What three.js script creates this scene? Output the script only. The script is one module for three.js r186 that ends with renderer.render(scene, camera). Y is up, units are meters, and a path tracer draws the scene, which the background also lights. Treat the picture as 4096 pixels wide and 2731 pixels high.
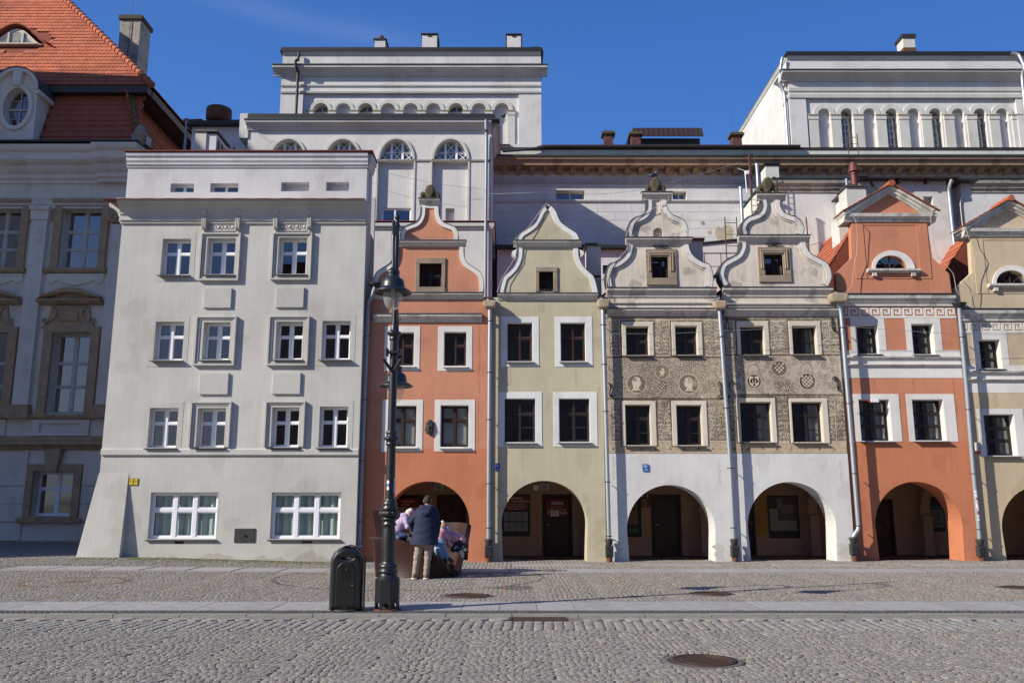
import * as THREE from 'three';
import { mergeGeometries, mergeVertices } from 'three/addons/utils/BufferGeometryUtils.js';
import { MarchingCubes } from 'three/addons/objects/MarchingCubes.js';

// ---------- camera, sky, sun, exposure ----------
const scene = new THREE.Scene();
const camera = new THREE.PerspectiveCamera(43.81, 1024 / 682, 0.1, 400);
camera.position.set(0, 1.65, 0);
camera.rotation.order = 'YXZ';
camera.rotation.x = 10.772 * Math.PI / 180;
camera.updateMatrixWorld();

const renderer = new THREE.WebGLRenderer({ antialias: true });
renderer.setSize(1024, 682);
renderer.toneMapping = THREE.LinearToneMapping;
renderer.toneMappingExposure = 1.18;
renderer.shadowMap.enabled = true;

const SUN = new THREE.Vector3(-10.16, 6.54, 4.92).normalize();
{
  const W = 1024, Hh = 512, a = new Float32Array(W * Hh * 4);
  const stops = [[0, .40, .43, .48], [.14, .25, .34, .54], [.32, .078, .215, .60], [.45, .050, .172, .525], [.58, .037, .137, .445], [1.0, .028, .10, .33], [1.58, .025, .09, .30]];
  for (let j = 0; j < Hh; j++) for (let i = 0; i < W; i++) {
    const el = ((j + .5) / Hh - .5) * Math.PI, az = ((i + .5) / W - .5) * 2 * Math.PI;
    const dx = Math.cos(el) * Math.cos(az), dy = Math.sin(el), dz = Math.cos(el) * Math.sin(az);
    let c = [.20, .19, .18];
    if (el >= 0) {
      let k = 0; while (k < stops.length - 2 && el > stops[k + 1][0]) k++;
      const s = stops[k], t = stops[k + 1], f = Math.min(1, (el - s[0]) / (t[0] - s[0]));
      c = [1, 2, 3].map(q => s[q] + (t[q] - s[q]) * f);
      const ang = Math.acos(Math.max(-1, Math.min(1, dx * SUN.x + dy * SUN.y + dz * SUN.z)));
      const gl =   .40 * Math.exp(-Math.pow(ang / .3, 2)) + .07 * Math.exp(-ang / .7);
      // a thin old contrail spread into a faint band of ice cloud
      const nrm = [-0.2078,-0.8583,-0.4693], md = [-0.2093,0.5076,-0.8358], off = Math.asin(dx * nrm[0] + dy * nrm[1] + dz * nrm[2]), al = Math.acos(Math.min(1, dx * md[0] + dy * md[1] + dz * md[2]));
      const ci = (.030 * Math.exp(-Math.pow(off / .009, 2)) + .012 * Math.exp(-Math.pow(off / .03, 2))) * Math.exp(-Math.pow(al / .2, 2)) * (.7 + .6 * Math.sin(al * 31 + off * 90) * .5);
      c = c.map(v => v * .93 + gl + ci);
    }
    a.set([c[0], c[1], c[2], 1], (j * W + i) * 4);
  }
  const t = new THREE.DataTexture(a, W, Hh, THREE.RGBAFormat, THREE.FloatType);
  t.mapping = THREE.EquirectangularReflectionMapping; t.magFilter = t.minFilter = THREE.LinearFilter; t.needsUpdate = true;
  scene.background = t; scene.environment = t; scene.backgroundIntensity = 1; scene.environmentIntensity = 1;
}
const sun = new THREE.DirectionalLight(new THREE.Color(1, .92, .79), 5);
sun.position.copy(SUN).multiplyScalar(90).add(new THREE.Vector3(0, 0, -22));
sun.target.position.set(0, 0, -22);
sun.castShadow = true; sun.shadow.mapSize.set(4096, 4096);
Object.assign(sun.shadow.camera, { left: -45, right: 45, top: 45, bottom: -45, near: 1, far: 200 });
scene.add(sun, sun.target);

// ---------- helpers ----------
function rng(s) { return () => { s = (s + 0x6D2B79F5) | 0; let t = Math.imul(s ^ (s >>> 15), 1 | s); t = (t + Math.imul(t ^ (t >>> 7), 61 | t)) ^ t; return ((t ^ (t >>> 14)) >>> 0) / 4294967296; }; }
const taken = new Map();
function numbered(n) { const k = taken.get(n) || 0; taken.set(n, k + 1); return k ? n + '_' + String(k).padStart(3, '0') : n; }
const lin = (r, g, b) => new THREE.Color().setRGB(r, g, b);
const mk = (o) => new THREE.MeshStandardMaterial({ roughness: .9, metalness: 0, ...o });

function thing(name, label, category, [x, y, z] = [0, 0, 0], group) {
  const o = new THREE.Group(); o.name = numbered(name); o.position.set(x, y, z); o.ox = x; o.oy = y; o.oz = z;
  o.userData = { label, category }; if (group) o.userData.group = group; scene.add(o); return o;
}
function struct(name) { const o = new THREE.Group(); o.name = numbered(name); o.userData = { kind: 'structure' }; o.ox = o.oy = o.oz = 0; scene.add(o); return o; }
// a part group: same frame as its parent
function part(parent, name) { const o = new THREE.Group(); o.name = name; o.ox = parent.ox; o.oy = parent.oy; o.oz = parent.oz; parent.add(o); return o; }
// uv in metres from the dominant axis of every face
function uvm(g) {
  if (g.index) g = g.toNonIndexed();
  const p = g.attributes.position, n = p.count, u = new Float32Array(n * 2);
  const a = new THREE.Vector3(), b = new THREE.Vector3(), c = new THREE.Vector3();
  for (let i = 0; i < n; i += 3) {
    a.fromBufferAttribute(p, i); b.fromBufferAttribute(p, i + 1).sub(a); c.fromBufferAttribute(p, i + 2).sub(a); b.cross(c);
    const ax = Math.abs(b.x), ay = Math.abs(b.y), az = Math.abs(b.z);
    for (let k = 0; k < 3; k++) {
      const x = p.getX(i + k), y = p.getY(i + k), z = p.getZ(i + k);
      const q = az >= ax && az >= ay ? [x, y] : ax >= ay ? [z, y] : [x, z];
      u[(i + k) * 2] = q[0]; u[(i + k) * 2 + 1] = q[1];
    }
  }
  const r = new THREE.BufferGeometry();
  r.setAttribute('position', p); if (!g.attributes.normal) g.computeVertexNormals(); r.setAttribute('normal', g.attributes.normal);
  r.setAttribute('uv', new THREE.BufferAttribute(u, 2)); return r;
}
// world coordinates in, one named mesh in the parent's frame out
function add(parent, name, geos, mat, keepUv) {
  let list = Array.isArray(geos) ? geos : [geos];
  list = list.map(g => keepUv ? (g.index ? g.toNonIndexed() : g) : uvm(g));
  for (const g of list) for (const k of Object.keys(g.attributes)) if (!['position', 'normal', 'uv'].includes(k)) g.deleteAttribute(k);
  const g = list.length > 1 ? mergeGeometries(list) : list[0].clone();
  g.translate(-(parent.ox || 0), -(parent.oy || 0), -(parent.oz || 0));
  const m = new THREE.Mesh(g, mat); m.name = name; m.castShadow = m.receiveShadow = true; m.ox = parent.ox; m.oy = parent.oy; m.oz = parent.oz;
  parent.add(m); return m;
}
function solo(name, label, category, geos, mat, pos = [0, 0, 0], group) { // a thing that is one mesh
  const h = { ox: pos[0], oy: pos[1], oz: pos[2], add() {} };
  const m = add(h, numbered(name), geos, mat); m.position.set(...pos); m.userData = { label, category }; if (group) m.userData.group = group; scene.add(m); return m;
}
const bx = (x0, x1, y0, y1, z0, z1) => new THREE.BoxGeometry(Math.abs(x1 - x0), Math.abs(y1 - y0), Math.abs(z1 - z0)).translate((x0 + x1) / 2, (y0 + y1) / 2, (z0 + z1) / 2);
const V2 = (x, y) => new THREE.Vector2(x, y), V3 = (x, y, z) => new THREE.Vector3(x, y, z);
const rectPts = ([x0, x1, y0, y1]) => [[x0, y0], [x1, y0], [x1, y1], [x0, y1]];
function archPts([x0, x1, y0, y1], n = 20, pinch = 0) { // round-headed opening
  const r = (x1 - x0) / 2, xc = (x0 + x1) / 2, ry = Math.min(r, y1 - y0), ys = y1 - ry, o = [[x0 + pinch, y0], [x1 - pinch, y0]];
  for (let i = 0; i <= n; i++) { const t = Math.PI * i / n; o.push([xc + r * Math.cos(t), ys + ry * Math.sin(t)]); }
  return o;
}
// half ring between two round-headed openings on one base line
function ringPts(o, i, n = 18) { const f = (r, k) => { const t = Math.PI * k / n; return [(r[0] + r[1]) / 2 + (r[1] - r[0]) / 2 * Math.cos(t), r[2] + (r[3] - r[2]) * Math.sin(t)]; }; return [...Array.from({ length: n + 1 }, (_, k) => f(o, k)), ...Array.from({ length: n + 1 }, (_, k) => f(i, n - k))]; }
function ell(cx, cy, rx, ry, n = 28) { return Array.from({ length: n }, (_, i) => [cx + rx * Math.cos(i / n * 2 * Math.PI), cy + ry * Math.sin(i / n * 2 * Math.PI)]); }
// flat piece in the x-y plane with openings, front face at z1, back at z0
function slabGeo(outer, holes, z0, z1, bevel = 0) {
  const s = new THREE.Shape(outer.map(p => V2(p[0], p[1])));
  for (const h of holes) s.holes.push(new THREE.Path(h.map(p => V2(p[0], p[1]))));
  const d = z1 - z0;
  const g = new THREE.ExtrudeGeometry(s, bevel ? { depth: d - 2 * bevel, bevelEnabled: true, bevelSize: bevel, bevelOffset: -bevel, bevelThickness: bevel, bevelSegments: 2, curveSegments: 8 } : { depth: d, bevelEnabled: false });
  g.translate(0, 0, z0 + bevel); return g;
}
const frameGeo = (o, i, z0, z1, b = 0) => slabGeo(rectPts(o), [rectPts(i)], z0, z1, b);
// profile of [out, height] points swept along x
function profX(p, x0, x1, zb = 0) {
  const g = new THREE.ExtrudeGeometry(new THREE.Shape(p.map(q => V2(-q[0], q[1]))), { depth: x1 - x0, bevelEnabled: false });
  g.rotateY(Math.PI / 2); g.translate(x0, 0, zb); return g;
}
// the same swept along z (for returns on side faces), sgn = direction it projects along x
function profZ(p, z0, z1, xb, sgn) {
  const g = new THREE.ExtrudeGeometry(new THREE.Shape(p.map(q => V2(q[0] * sgn, q[1]))), { depth: z1 - z0, bevelEnabled: false });
  g.translate(xb, 0, z0); return g;
}
function corniceProf(y0, y1, p, deep = .04) {
  const h = y1 - y0;
  return [[-deep, y0], [p * .22, y0], [p * .26, y0 + h * .16], [p * .34, y0 + h * .22], [p * .42, y0 + h * .38], [p * .62, y0 + h * .55], [p * .86, y0 + h * .63], [p * .9, y0 + h * .7], [p, y0 + h * .72], [p, y1], [-deep, y1]];
}
const cyl = (r0, r1, h, n = 16, x = 0, y = 0, z = 0) => new THREE.CylinderGeometry(r1, r0, h, n).translate(x, y + h / 2, z);
const tube = (pts, r, seg = 24, n = 8) => new THREE.TubeGeometry(new THREE.CatmullRomCurve3(pts.map(p => V3(...p)), false, 'catmullrom', .2), seg, r, n);
function bar(a, b, r, n = 6) { const A = V3(...a), B = V3(...b), d = B.clone().sub(A); const g = new THREE.CylinderGeometry(r, r, d.length(), n); g.applyQuaternion(new THREE.Quaternion().setFromUnitVectors(V3(0, 1, 0), d.clone().normalize())); return g.translate((A.x + B.x) / 2, (A.y + B.y) / 2, (A.z + B.z) / 2); }
const lathe = (p, x, y, z, n = 28) => new THREE.LatheGeometry(p.map(q => V2(q[0], q[1])), n).translate(x, y, z);

// ---------- textures ----------
const noiseTab = (() => { const r = rng(7), t = new Float32Array(65536); for (let i = 0; i < 65536; i++) t[i] = r(); return t; })();
function vn(x, y, per) { // tileable value noise
  const xi = Math.floor(x), yi = Math.floor(y), fx = x - xi, fy = y - yi, s = fx * fx * (3 - 2 * fx), t = fy * fy * (3 - 2 * fy);
  const h = (a, b) => noiseTab[(((a % per + per) % per) * 131 + ((b % per + per) % per) * 197 + per * 17) & 65535];
  return (h(xi, yi) * (1 - s) + h(xi + 1, yi) * s) * (1 - t) + (h(xi, yi + 1) * (1 - s) + h(xi + 1, yi + 1) * s) * t;
}
function fbm(u, v, base, oct, gain = .5) { let a = 0, w = 1, n = 0; for (let o = 0; o < oct; o++) { const p = base << o; a += w * vn(u * p, v * p, p); n += w; w *= gain; } return a / n; }
function tex(n, fn, metres, srgb) {
  const d = new Uint8Array(n * n * 4);
  for (let j = 0; j < n; j++) for (let i = 0; i < n; i++) { const c = fn(i / n, j / n); const o = (j * n + i) * 4; d[o] = Math.max(0, Math.min(255, c[0] * 255)); d[o + 1] = Math.max(0, Math.min(255, c[1] * 255)); d[o + 2] = Math.max(0, Math.min(255, c[2] * 255)); d[o + 3] = 255; }
  const t = new THREE.DataTexture(d, n, n, THREE.RGBAFormat); t.wrapS = t.wrapT = THREE.RepeatWrapping; t.magFilter = THREE.LinearFilter; t.minFilter = THREE.LinearMipmapLinearFilter; t.generateMipmaps = true;
  if (srgb) t.colorSpace = THREE.SRGBColorSpace; t.repeat.set(1 / metres, 1 / metres); t.needsUpdate = true; return t;
}
const clamp = (x, a = 0, b = 1) => Math.max(a, Math.min(b, x));
const sst = (a, b, x) => { const t = clamp((x - a) / (b - a)); return t * t * (3 - 2 * t); };
// plaster: trowel mottling, patches of repair, fine grain
const plasterTex = tex(1024, (u, v) => {
  const big = fbm(u, v, 3, 3), mid = fbm(u + .3, v + .7, 11, 4), fine = vn(u * 256, v * 256, 256), streak = vn(u * 90, v * 7, 90) ;
  let k = .93 + .20 * (big - .5) + .15 * (mid - .5) + .06 * (fine - .5) + .06 * (streak - .5);
  const w = sst(.62, .70, fbm(u + .1, v + .45, 6, 4)); k *= 1 - .085 * w;
  return [k, k * (1 - .012 * w), k * (1 - .025 * w)];
}, 5.3);
const plasterBump = tex(512, (u, v) => { const k = .5 + .5 * (fbm(u, v, 8, 4) - .5) + .22 * (vn(u * 128, v * 128, 128) - .5); return [k, k, k]; }, 1.7);
const agedTex = tex(1024, (u, v) => {
  const big = fbm(u, v, 4, 5, .6), fine = vn(u * 200, v * 200, 200), st = vn(u * 70, v * 5, 70);
  let k = .86 + .34 * (big - .5) + .10 * (fine - .5) + .16 * (st - .5);
  const g = sst(.56, .68, fbm(u + .37, v + .11, 9, 4)); k *= 1 - .34 * g;
  return [k, k * .985, k * .955];
}, 3.1);
const stoneTex = tex(512, (u, v) => { const k = .82 + .5 * (fbm(u, v, 6, 5, .6) - .5) + .22 * (vn(u * 128, v * 128, 128) - .5); const w = fbm(u + .5, v + .2, 4, 3); return [k * (1 + .1 * (w - .5)), k, k * (1 - .14 * (w - .5))]; }, 1.3);
const graniteTex = tex(512, (u, v) => { const a = vn(u * 170, v * 170, 170), b = vn(u * 90 + 3, v * 90, 90), c = fbm(u, v, 5, 4); let k = .8 + .42 * (a - .5) + .26 * (b - .5) + .35 * (c - .5); if (a > .86) k += .15; if (a < .12) k -= .22; return [k * 1.01, k, k * .985]; }, .62);
const spotTex = tex(512, (u, v) => { const a = vn(u * 120, v * 120, 120), b = vn(u * 60, v * 60, 60), c = fbm(u, v, 6, 3); let k = .7 + .3 * (c - .5) + .3 * (b - .5); if (a > .88) k += 1.1; return [k, k * .97, k * .95]; }, 1.1);
const woodTex = tex(256, (u, v) => { const k = .85 + .3 * (vn(u * 40, v * 3, 40) - .5) + .2 * (fbm(u, v, 5, 3) - .5); return [k, k * .98, k * .95]; }, .6);
const rustTex = tex(256, (u, v) => { const a = fbm(u, v, 8, 4, .6), k = .8 + .5 * (a - .5); return [k * (1 + .3 * (a - .5)), k, k * (1 - .3 * (a - .5))]; }, .5);
const canvasTex = (w, h, draw) => { const c = document.createElement('canvas'); c.width = w; c.height = h; draw(c.getContext('2d'), w, h); const t = new THREE.CanvasTexture(c); t.colorSpace = THREE.SRGBColorSpace; t.magFilter = THREE.LinearFilter; return t; };

// ---------- materials ----------
const plaster = (r, g, b, o = {}) => mk({ color: lin(r, g, b), map: plasterTex, bumpMap: plasterBump, bumpScale: .006, roughness: .93, ...o });
const M = {
  grey: plaster(.57, .565, .535), greyTrim: plaster(.545, .54, .505), greyPatch: plaster(.54, .535, .505), attic: plaster(.64, .635, .65),
  orange: plaster(.585, .26, .16), orangeLow: plaster(.58, .215, .113), trimWhite: plaster(.76, .75, .72),
  ledge: mk({ color: lin(.69, .68, .65), map: agedTex, bumpMap: plasterBump, bumpScale: .006 }),
  olive: plaster(.535, .49, .355), oliveTrim: plaster(.77, .78, .77), lime: plaster(.70, .70, .70), cream: plaster(.68, .62, .52),
  aged: mk({ color: lin(.74, .68, .61), map: agedTex, bumpMap: plasterBump, bumpScale: .012 }), agedLedge: mk({ color: lin(.66, .63, .59), map: agedTex, bumpMap: plasterBump, bumpScale: .008 }), agedSilver: mk({ color: lin(.80, .79, .78), map: agedTex, bumpMap: plasterBump, bumpScale: .006 }),
  orangeR: plaster(.58, .24, .14), beige: plaster(.60, .495, .335), pinkWhite: plaster(.70, .62, .58),
  theatre: plaster(.68, .672, .662), theatreTrim: plaster(.62, .63, .585), theatreGrey: plaster(.60, .585, .575), brownCorn: mk({ color: lin(.36, .25, .17), map: agedTex }), brownMod: mk({ color: lin(.40, .265, .16), map: agedTex }), dullCorn: mk({ color: lin(.40, .36, .32), map: agedTex }),
  ornate: plaster(.82, .735, .62), ornateStone: mk({ color: lin(.55, .385, .23), map: stoneTex, bumpMap: stoneTex, bumpScale: .006 }), sandstone: mk({ color: lin(.46, .37, .27), map: stoneTex, bumpMap: stoneTex, bumpScale: .01 }), frameStone: mk({ color: lin(.36, .285, .215), map: stoneTex, bumpMap: stoneTex, bumpScale: .01 }), mossStone: mk({ color: lin(.105, .09, .05), map: stoneTex, bumpMap: stoneTex, bumpScale: .012 }),
  tile: [[.47, .13, .06], [.44, .12, .056], [.50, .145, .068], [.42, .112, .054], [.30, .085, .05]].map(c => mk({ color: lin(...c), map: stoneTex, roughness: .85 })),
  darkTile: mk({ color: lin(.25, .06, .035), map: stoneTex }), sheet: mk({ color: lin(.022, .024, .024), roughness: .55, map: rustTex }), brownSheet: mk({ color: lin(.055, .035, .028), roughness: .5, map: rustTex }), copper: mk({ color: lin(.055, .085, .072), roughness: .6, map: rustTex }), flash: mk({ color: lin(.085, .085, .082), roughness: .55, map: rustTex }),
  zinc: mk({ color: lin(.42, .46, .50), metalness: .6, roughness: .42 }), zincPaint: mk({ color: lin(.28, .32, .36), roughness: .5, metalness: .2 }), iron: mk({ color: lin(.020, .021, .023), roughness: .5 }), ironDark: mk({ color: lin(.045, .045, .047), roughness: .6, map: rustTex }), rust: mk({ color: lin(.165, .07, .04), roughness: .85, map: rustTex, bumpMap: rustTex, bumpScale: .003 }),
  lampPaint: new THREE.MeshPhysicalMaterial({ color: lin(.012, .014, .017), roughness: .42, clearcoat: .35, clearcoatRoughness: .3 }), binPlastic: new THREE.MeshPhysicalMaterial({ color: lin(.006, .0065, .008), roughness: .3, clearcoat: .7, clearcoatRoughness: .22 }),
  pvc: mk({ color: lin(.84, .85, .88), roughness: .4 }), wood: mk({ color: lin(.036, .013, .010), roughness: .6, map: woodTex }), woodDark: mk({ color: lin(.020, .014, .012), roughness: .6, map: woodTex }), oldWhite: mk({ color: lin(.62, .60, .55), roughness: .7, map: woodTex }), whiteLine: mk({ color: lin(.55, .55, .53), roughness: .6 }),
  glass: new THREE.MeshPhysicalMaterial({ color: lin(.92, .95, .95), roughness: .01, transmission: 1, thickness: 0, ior: 2.3 }), clearGlass: new THREE.MeshPhysicalMaterial({ color: lin(.97, .98, .98), roughness: .03, transmission: 1, thickness: 0, ior: 1.5 }),
  bowlGlass: new THREE.MeshPhysicalMaterial({ color: lin(.93, .92, .9), roughness: .14, transmission: .82, thickness: 0, ior: 1.5 }),
  oldGlass: new THREE.MeshPhysicalMaterial({ color: lin(.92, .95, .95), roughness: .01, transmission: 1, thickness: 0, ior: 2.8 }),
  room: mk({ color: lin(.24, .22, .19) }), curtain: mk({ color: lin(.36, .46, .43), roughness: .95 }), blind: mk({ color: lin(.40, .41, .38) }), netCurtain: mk({ color: lin(.30, .31, .31) }),
  arcade: plaster(.46, .28, .20), arcadeFloor: mk({ color: lin(.12, .075, .055), map: stoneTex, roughness: .7 }), doorWood: mk({ color: lin(.045, .020, .014), roughness: .55, map: woodTex }),
  brick: [[.16, .06, .05], [.12, .05, .06], [.20, .08, .06]].map(c => mk({ color: lin(...c), map: stoneTex })), mortar: mk({ color: lin(.33, .30, .28), map: stoneTex }),
  slabStone: [0, 1, 2].map(i => mk({ color: lin(.38 + .02 * i, .375 + .02 * i, .37 + .022 * i), map: graniteTex, roughness: .78 })), kerbStone: mk({ color: lin(.33, .325, .315), map: graniteTex, roughness: .85 }),
  cobble: mk({ color: lin(1, 1, 1), map: graniteTex, bumpMap: graniteTex, bumpScale: .004, roughness: .86 }), sand: mk({ color: lin(.20, .185, .16), map: stoneTex }), asphaltSand: mk({ color: lin(.14, .13, .12), map: stoneTex }),
  castIron: mk({ color: lin(.085, .048, .035), roughness: .62, metalness: .3, map: rustTex, bumpMap: rustTex, bumpScale: .002 }), granite: new THREE.MeshPhysicalMaterial({ color: lin(.062, .028, .024), map: spotTex, roughness: .42, specularIntensity: .7 }),
};
const Cob = [[.34, .318, .288], [.30, .282, .257], [.37, .345, .31], [.325, .29, .255], [.275, .262, .245]];

// ---------- ground ----------
const gh = (x, d) => .17 * sst(-3, -12.5, x) * sst(19, 25, d);
const ROAD = -.03;
{
  const xs = [], ds = [];
  for (let x = -160; x < -32; x += 16) xs.push(x); for (let x = -32; x <= 32; x += .8) xs.push(x); for (let x = 48; x <= 160; x += 16) xs.push(x);
  for (let d = -160; d < -8; d += 16) ds.push(d); for (let d = -8; d <= 12.8; d += 1.3) ds.push(d); ds.push(13.28, 13.36); for (let d = 14; d <= 44; d += .8) ds.push(d); for (let d = 60; d <= 220; d += 16) ds.push(d);
  const p = [], uv = [], ix = [];
  for (const d of ds) for (const x of xs) { p.push(x, (d < 13.3 ? ROAD : 0) - .013 + gh(x, d), -d); uv.push(x, d); }
  const w = xs.length;
  for (let j = 0; j < ds.length - 1; j++) for (let i = 0; i < w - 1; i++) { const a = j * w + i; ix.push(a, a + 1, a + w, a + 1, a + w + 1, a + w); }
  const g = new THREE.BufferGeometry(); g.setAttribute('position', new THREE.Float32BufferAttribute(p, 3)); g.setAttribute('uv', new THREE.Float32BufferAttribute(uv, 2)); g.setIndex(ix); g.computeVertexNormals();
  const m = new THREE.Mesh(g, M.sand); m.name = 'ground'; m.receiveShadow = m.castShadow = true; m.userData = { kind: 'structure' }; scene.add(m);
}
function stoneGeo(seed) { // squarish sett, 1 x 1, worn top at y about 0
  const r = rng(seed), p = [], ix = [], n = 8;
  const sq = a => { const c = Math.cos(a), s = Math.sin(a), k = 1 / Math.max(Math.abs(c), Math.abs(s)); return Math.min(k, 1.19); };
  const rings = [[.50, -.05], [.518, -.005], [.492, 0]];
  const jit = Array.from({ length: n }, () => .95 + r() * .09), tilt = [(r() - .5) * .007, (r() - .5) * .007];
  for (const [s, y] of rings) for (let i = 0; i < n; i++) { const a = (i + .5) / n * 2 * Math.PI, q = s * sq(a) * jit[i]; const x = q * Math.cos(a), z = q * Math.sin(a); p.push(x, y + (y > -.04 ? x * tilt[0] + z * tilt[1] + (r() - .5) * .004 : 0), z); }
  p.push(0, .004, 0);
  for (let k = 0; k < 2; k++) for (let i = 0; i < n; i++) { const a = k * n + i, b = k * n + (i + 1) % n; ix.push(a, a + n, b, b, a + n, b + n); }
  for (let i = 0; i < n; i++) ix.push(2 * n + i, 3 * n, 2 * n + (i + 1) % n);
  const g = new THREE.BufferGeometry(); g.setAttribute('position', new THREE.Float32BufferAttribute(p, 3)); g.setIndex(ix); g.computeVertexNormals();
  const uv = []; for (let i = 0; i < p.length / 3; i++) uv.push(p[i * 3] * .16 + seed * .37, p[i * 3 + 2] * .16 + seed * .21); g.setAttribute('uv', new THREE.Float32BufferAttribute(uv, 2));
  const f = g.toNonIndexed(); f.computeVertexNormals(); return f;
}
const STONES = [11, 12, 13, 14, 15].map(stoneGeo);
const cobMats = [...Cob, [.36, .27, .18]].map(c => { const m = M.cobble.clone(); m.color = lin(...c); return m; });
// list of [x, y, d, turn, sx, sz, colour]; the nearest `loose` become parts, the rest one instanced part
function layStones(parent, name, list, loose) {
  const r = rng(list.length), D = new THREE.Object3D();
  list.sort((a, b) => Math.hypot(a[0], a[2]) - Math.hypot(b[0], b[2]));
  const vis = s => Math.abs(s[0]) < s[2] * .585 + .05 && s[2] > 8.55;
  const near = loose ? list.filter(vis).slice(0, loose) : [], ns = new Set(near);
  for (const s of near) {
    const m = new THREE.Mesh(STONES[Math.floor(r() * 5)], cobMats[Math.min(5, s[7] ?? Math.floor(r() * 5))]); m.name = name; m.castShadow = m.receiveShadow = true;
    m.position.set(s[0], s[1], -s[2]); m.rotation.set((r() - .5) * .05, s[3], (r() - .5) * .05); m.scale.set(s[4], 1, s[5]); parent.add(m);
  }
  const rest = list.filter(s => !ns.has(s));
  STONES.slice(0, 3).forEach((g, k) => {
    const mine = rest.filter((_, i) => i % 3 === k), im = new THREE.InstancedMesh(g, M.cobble, mine.length);
    im.name = name + '_field'; im.castShadow = im.receiveShadow = true; im.userData = { kind: 'stuff' };
    mine.forEach((s, i) => {
      D.position.set(s[0], s[1] + (r() - .5) * .005, -s[2]); D.rotation.set((r() - .5) * .03, s[3] + (r() - .5) * .07, (r() - .5) * .03); D.scale.set(s[4], 1, s[5]); D.updateMatrix(); im.setMatrixAt(i, D.matrix);
      const c = s[6] || Cob[Math.floor(r() * 5)], k2 = .88 + r() * .24; im.setColorAt(i, lin(c[0] * k2, c[1] * k2, c[2] * k2));
    });
    parent.add(im);
  });
}
// fan paving: columns of nested arcs
function fans(x0, x1, d0, d1, W, size, y, colour, skip, sideJit = .1) {
  const out = [], r = rng(Math.round(W * 1000 + x0 * 7)), Rr = W * .72, dphi = size / Rr, half = Math.asin(W / 2 / Rr);
  const nCol = Math.ceil((x1 - x0) / W);
  for (let c = 0; c <= nCol; c++) {
    const xc = x0 + c * W, off = (c % 2) * .0;
    for (let d = d0 - Rr; d < d1 + Rr; d += size * 1.02) {
      const nn = Math.floor(2 * half / dphi), ph0 = -half + (r() - .5) * dphi * .6;
      for (let k = 0; k <= nn; k++) {
        const ph = ph0 + k * dphi + (r() - .5) * dphi * .18; if (Math.abs(ph) > half) continue;
        const x = xc + Rr * Math.sin(ph), dd = d + off - Rr * (1 - Math.cos(ph)) + (r() - .5) * size * sideJit;
        if (x < x0 || x > x1 || dd < d0 || dd > d1 || (skip && skip(x, dd))) continue;
        const col = colour ? colour(x, dd, ph / half, Math.round((d - d0) / size), r) : null;
        out.push([x, y + gh(x, dd), dd, ph, size * (.88 + r() * .2), size * (.86 + r() * .16), col]);
      }
    }
  }
  return out;
}
const covers = [[2.08, 9.7, .36], [-.8, 15.97, .40], [3.71, 16.34, .36], [10.12, 17.5, .36], [1.01, 21.77, .36]];
const onCover = (x, d) => covers.some(c => Math.hypot(x - c[0], d - c[1]) < c[2] + .10);
const square = struct('cobbled_square');
layStones(square, 'cobblestone', fans(-10.5, 10.5, 7.2, 12.0, .95, .083, ROAD, null, onCover), 300);
{ // band of small smooth setts, gutter stones, kerb, dark strip, slab walk
  const setts = struct('sett_band'), list = [], r = rng(5);
  for (let row = 0; row < 8; row++) for (let x = -11; x < 11; x += .142) list.push([x + (r() - .5) * .01 + row * .004, ROAD + .002, 12.06 + row * .102, 0, .126, .104, [.30 + r() * .05, .29 + r() * .05, .272 + r() * .05]]);
  layStones(setts, 'sett', list, 300);
  const gut = struct('gutter');
  for (let x = -12; x < 12;) { const w = .2 + r() * .16; if (!(x + w > -.05 && x < .82)) { const m = new THREE.Mesh(STONES[Math.floor(r() * 5)], cobMats[Math.floor(r() * 5)]); m.name = 'gutter_stone'; m.position.set(x + w / 2, ROAD + (r() - .5) * .012, -(13.08 + (r() - .5) * .03)); m.scale.set(w * .96, 1.3, .33); m.rotation.y = (r() - .5) * .06; m.castShadow = m.receiveShadow = true; gut.add(m); } x += w; }
  const kerb = struct('kerb');
  for (let x = -14; x < 14; x += 1.0) { const g = uvm(bx(x + .006, x + .994, -.2, .004 + r() * .006, -13.42, -13.29)); add(kerb, 'kerb_stone', g, M.kerbStone); }
  const dark = struct('dark_sett_strip'), dl = [];
  for (let row = 0; row < 5; row++) for (let x = -15; x < 15; x += .088) dl.push([x + (row % 2) * .04, .007, 13.465 + row * .07, 0, .084, .068, [.085 + r() * .04, .085 + r() * .04, .088 + r() * .04]]);
  layStones(dark, 'dark_sett', dl, 0);
  const walk = struct('slab_walk');
  for (let x = -15.2, i = 0; x < 15.2; x += .6, i++) { const y = .004 + r() * .005; add(walk, 'paving_slab', bx(x + .005, x + .595, -.08, y, -14.99, -13.79), M.slabStone[Math.floor(r() * 3)]); }
  const strip = struct('slab_strip');
  for (let x = -12.4; x < 16; x += 1.12) { const y = .004 + r() * .004; const g = bx(x + .006, x + 1.114, -.08, y, -22.3, -21.22); g.translate(0, gh(x + .5, 21.8), 0); add(strip, 'paving_slab', g, M.slabStone[Math.floor(r() * 3)]); }
  const steps = struct('threshold_slabs');
  for (const [x0, x1] of [[.0, 2.1], [3.5, 5.6], [7.1, 9.2], [10.9, 13.0]]) for (let k = 0; k < 2; k++) for (let j = 0; j < 2; j++) add(steps, 'paving_slab', bx(x0 + k * (x1 - x0) / 2 + .008, x0 + (k + 1) * (x1 - x0) / 2 - .008, -.08, .006 + r() * .004, -(23.62 + j * .44) + .006, -(23.2 + j * .44)), M.slabStone[Math.floor(r() * 3)]);
}
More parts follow.
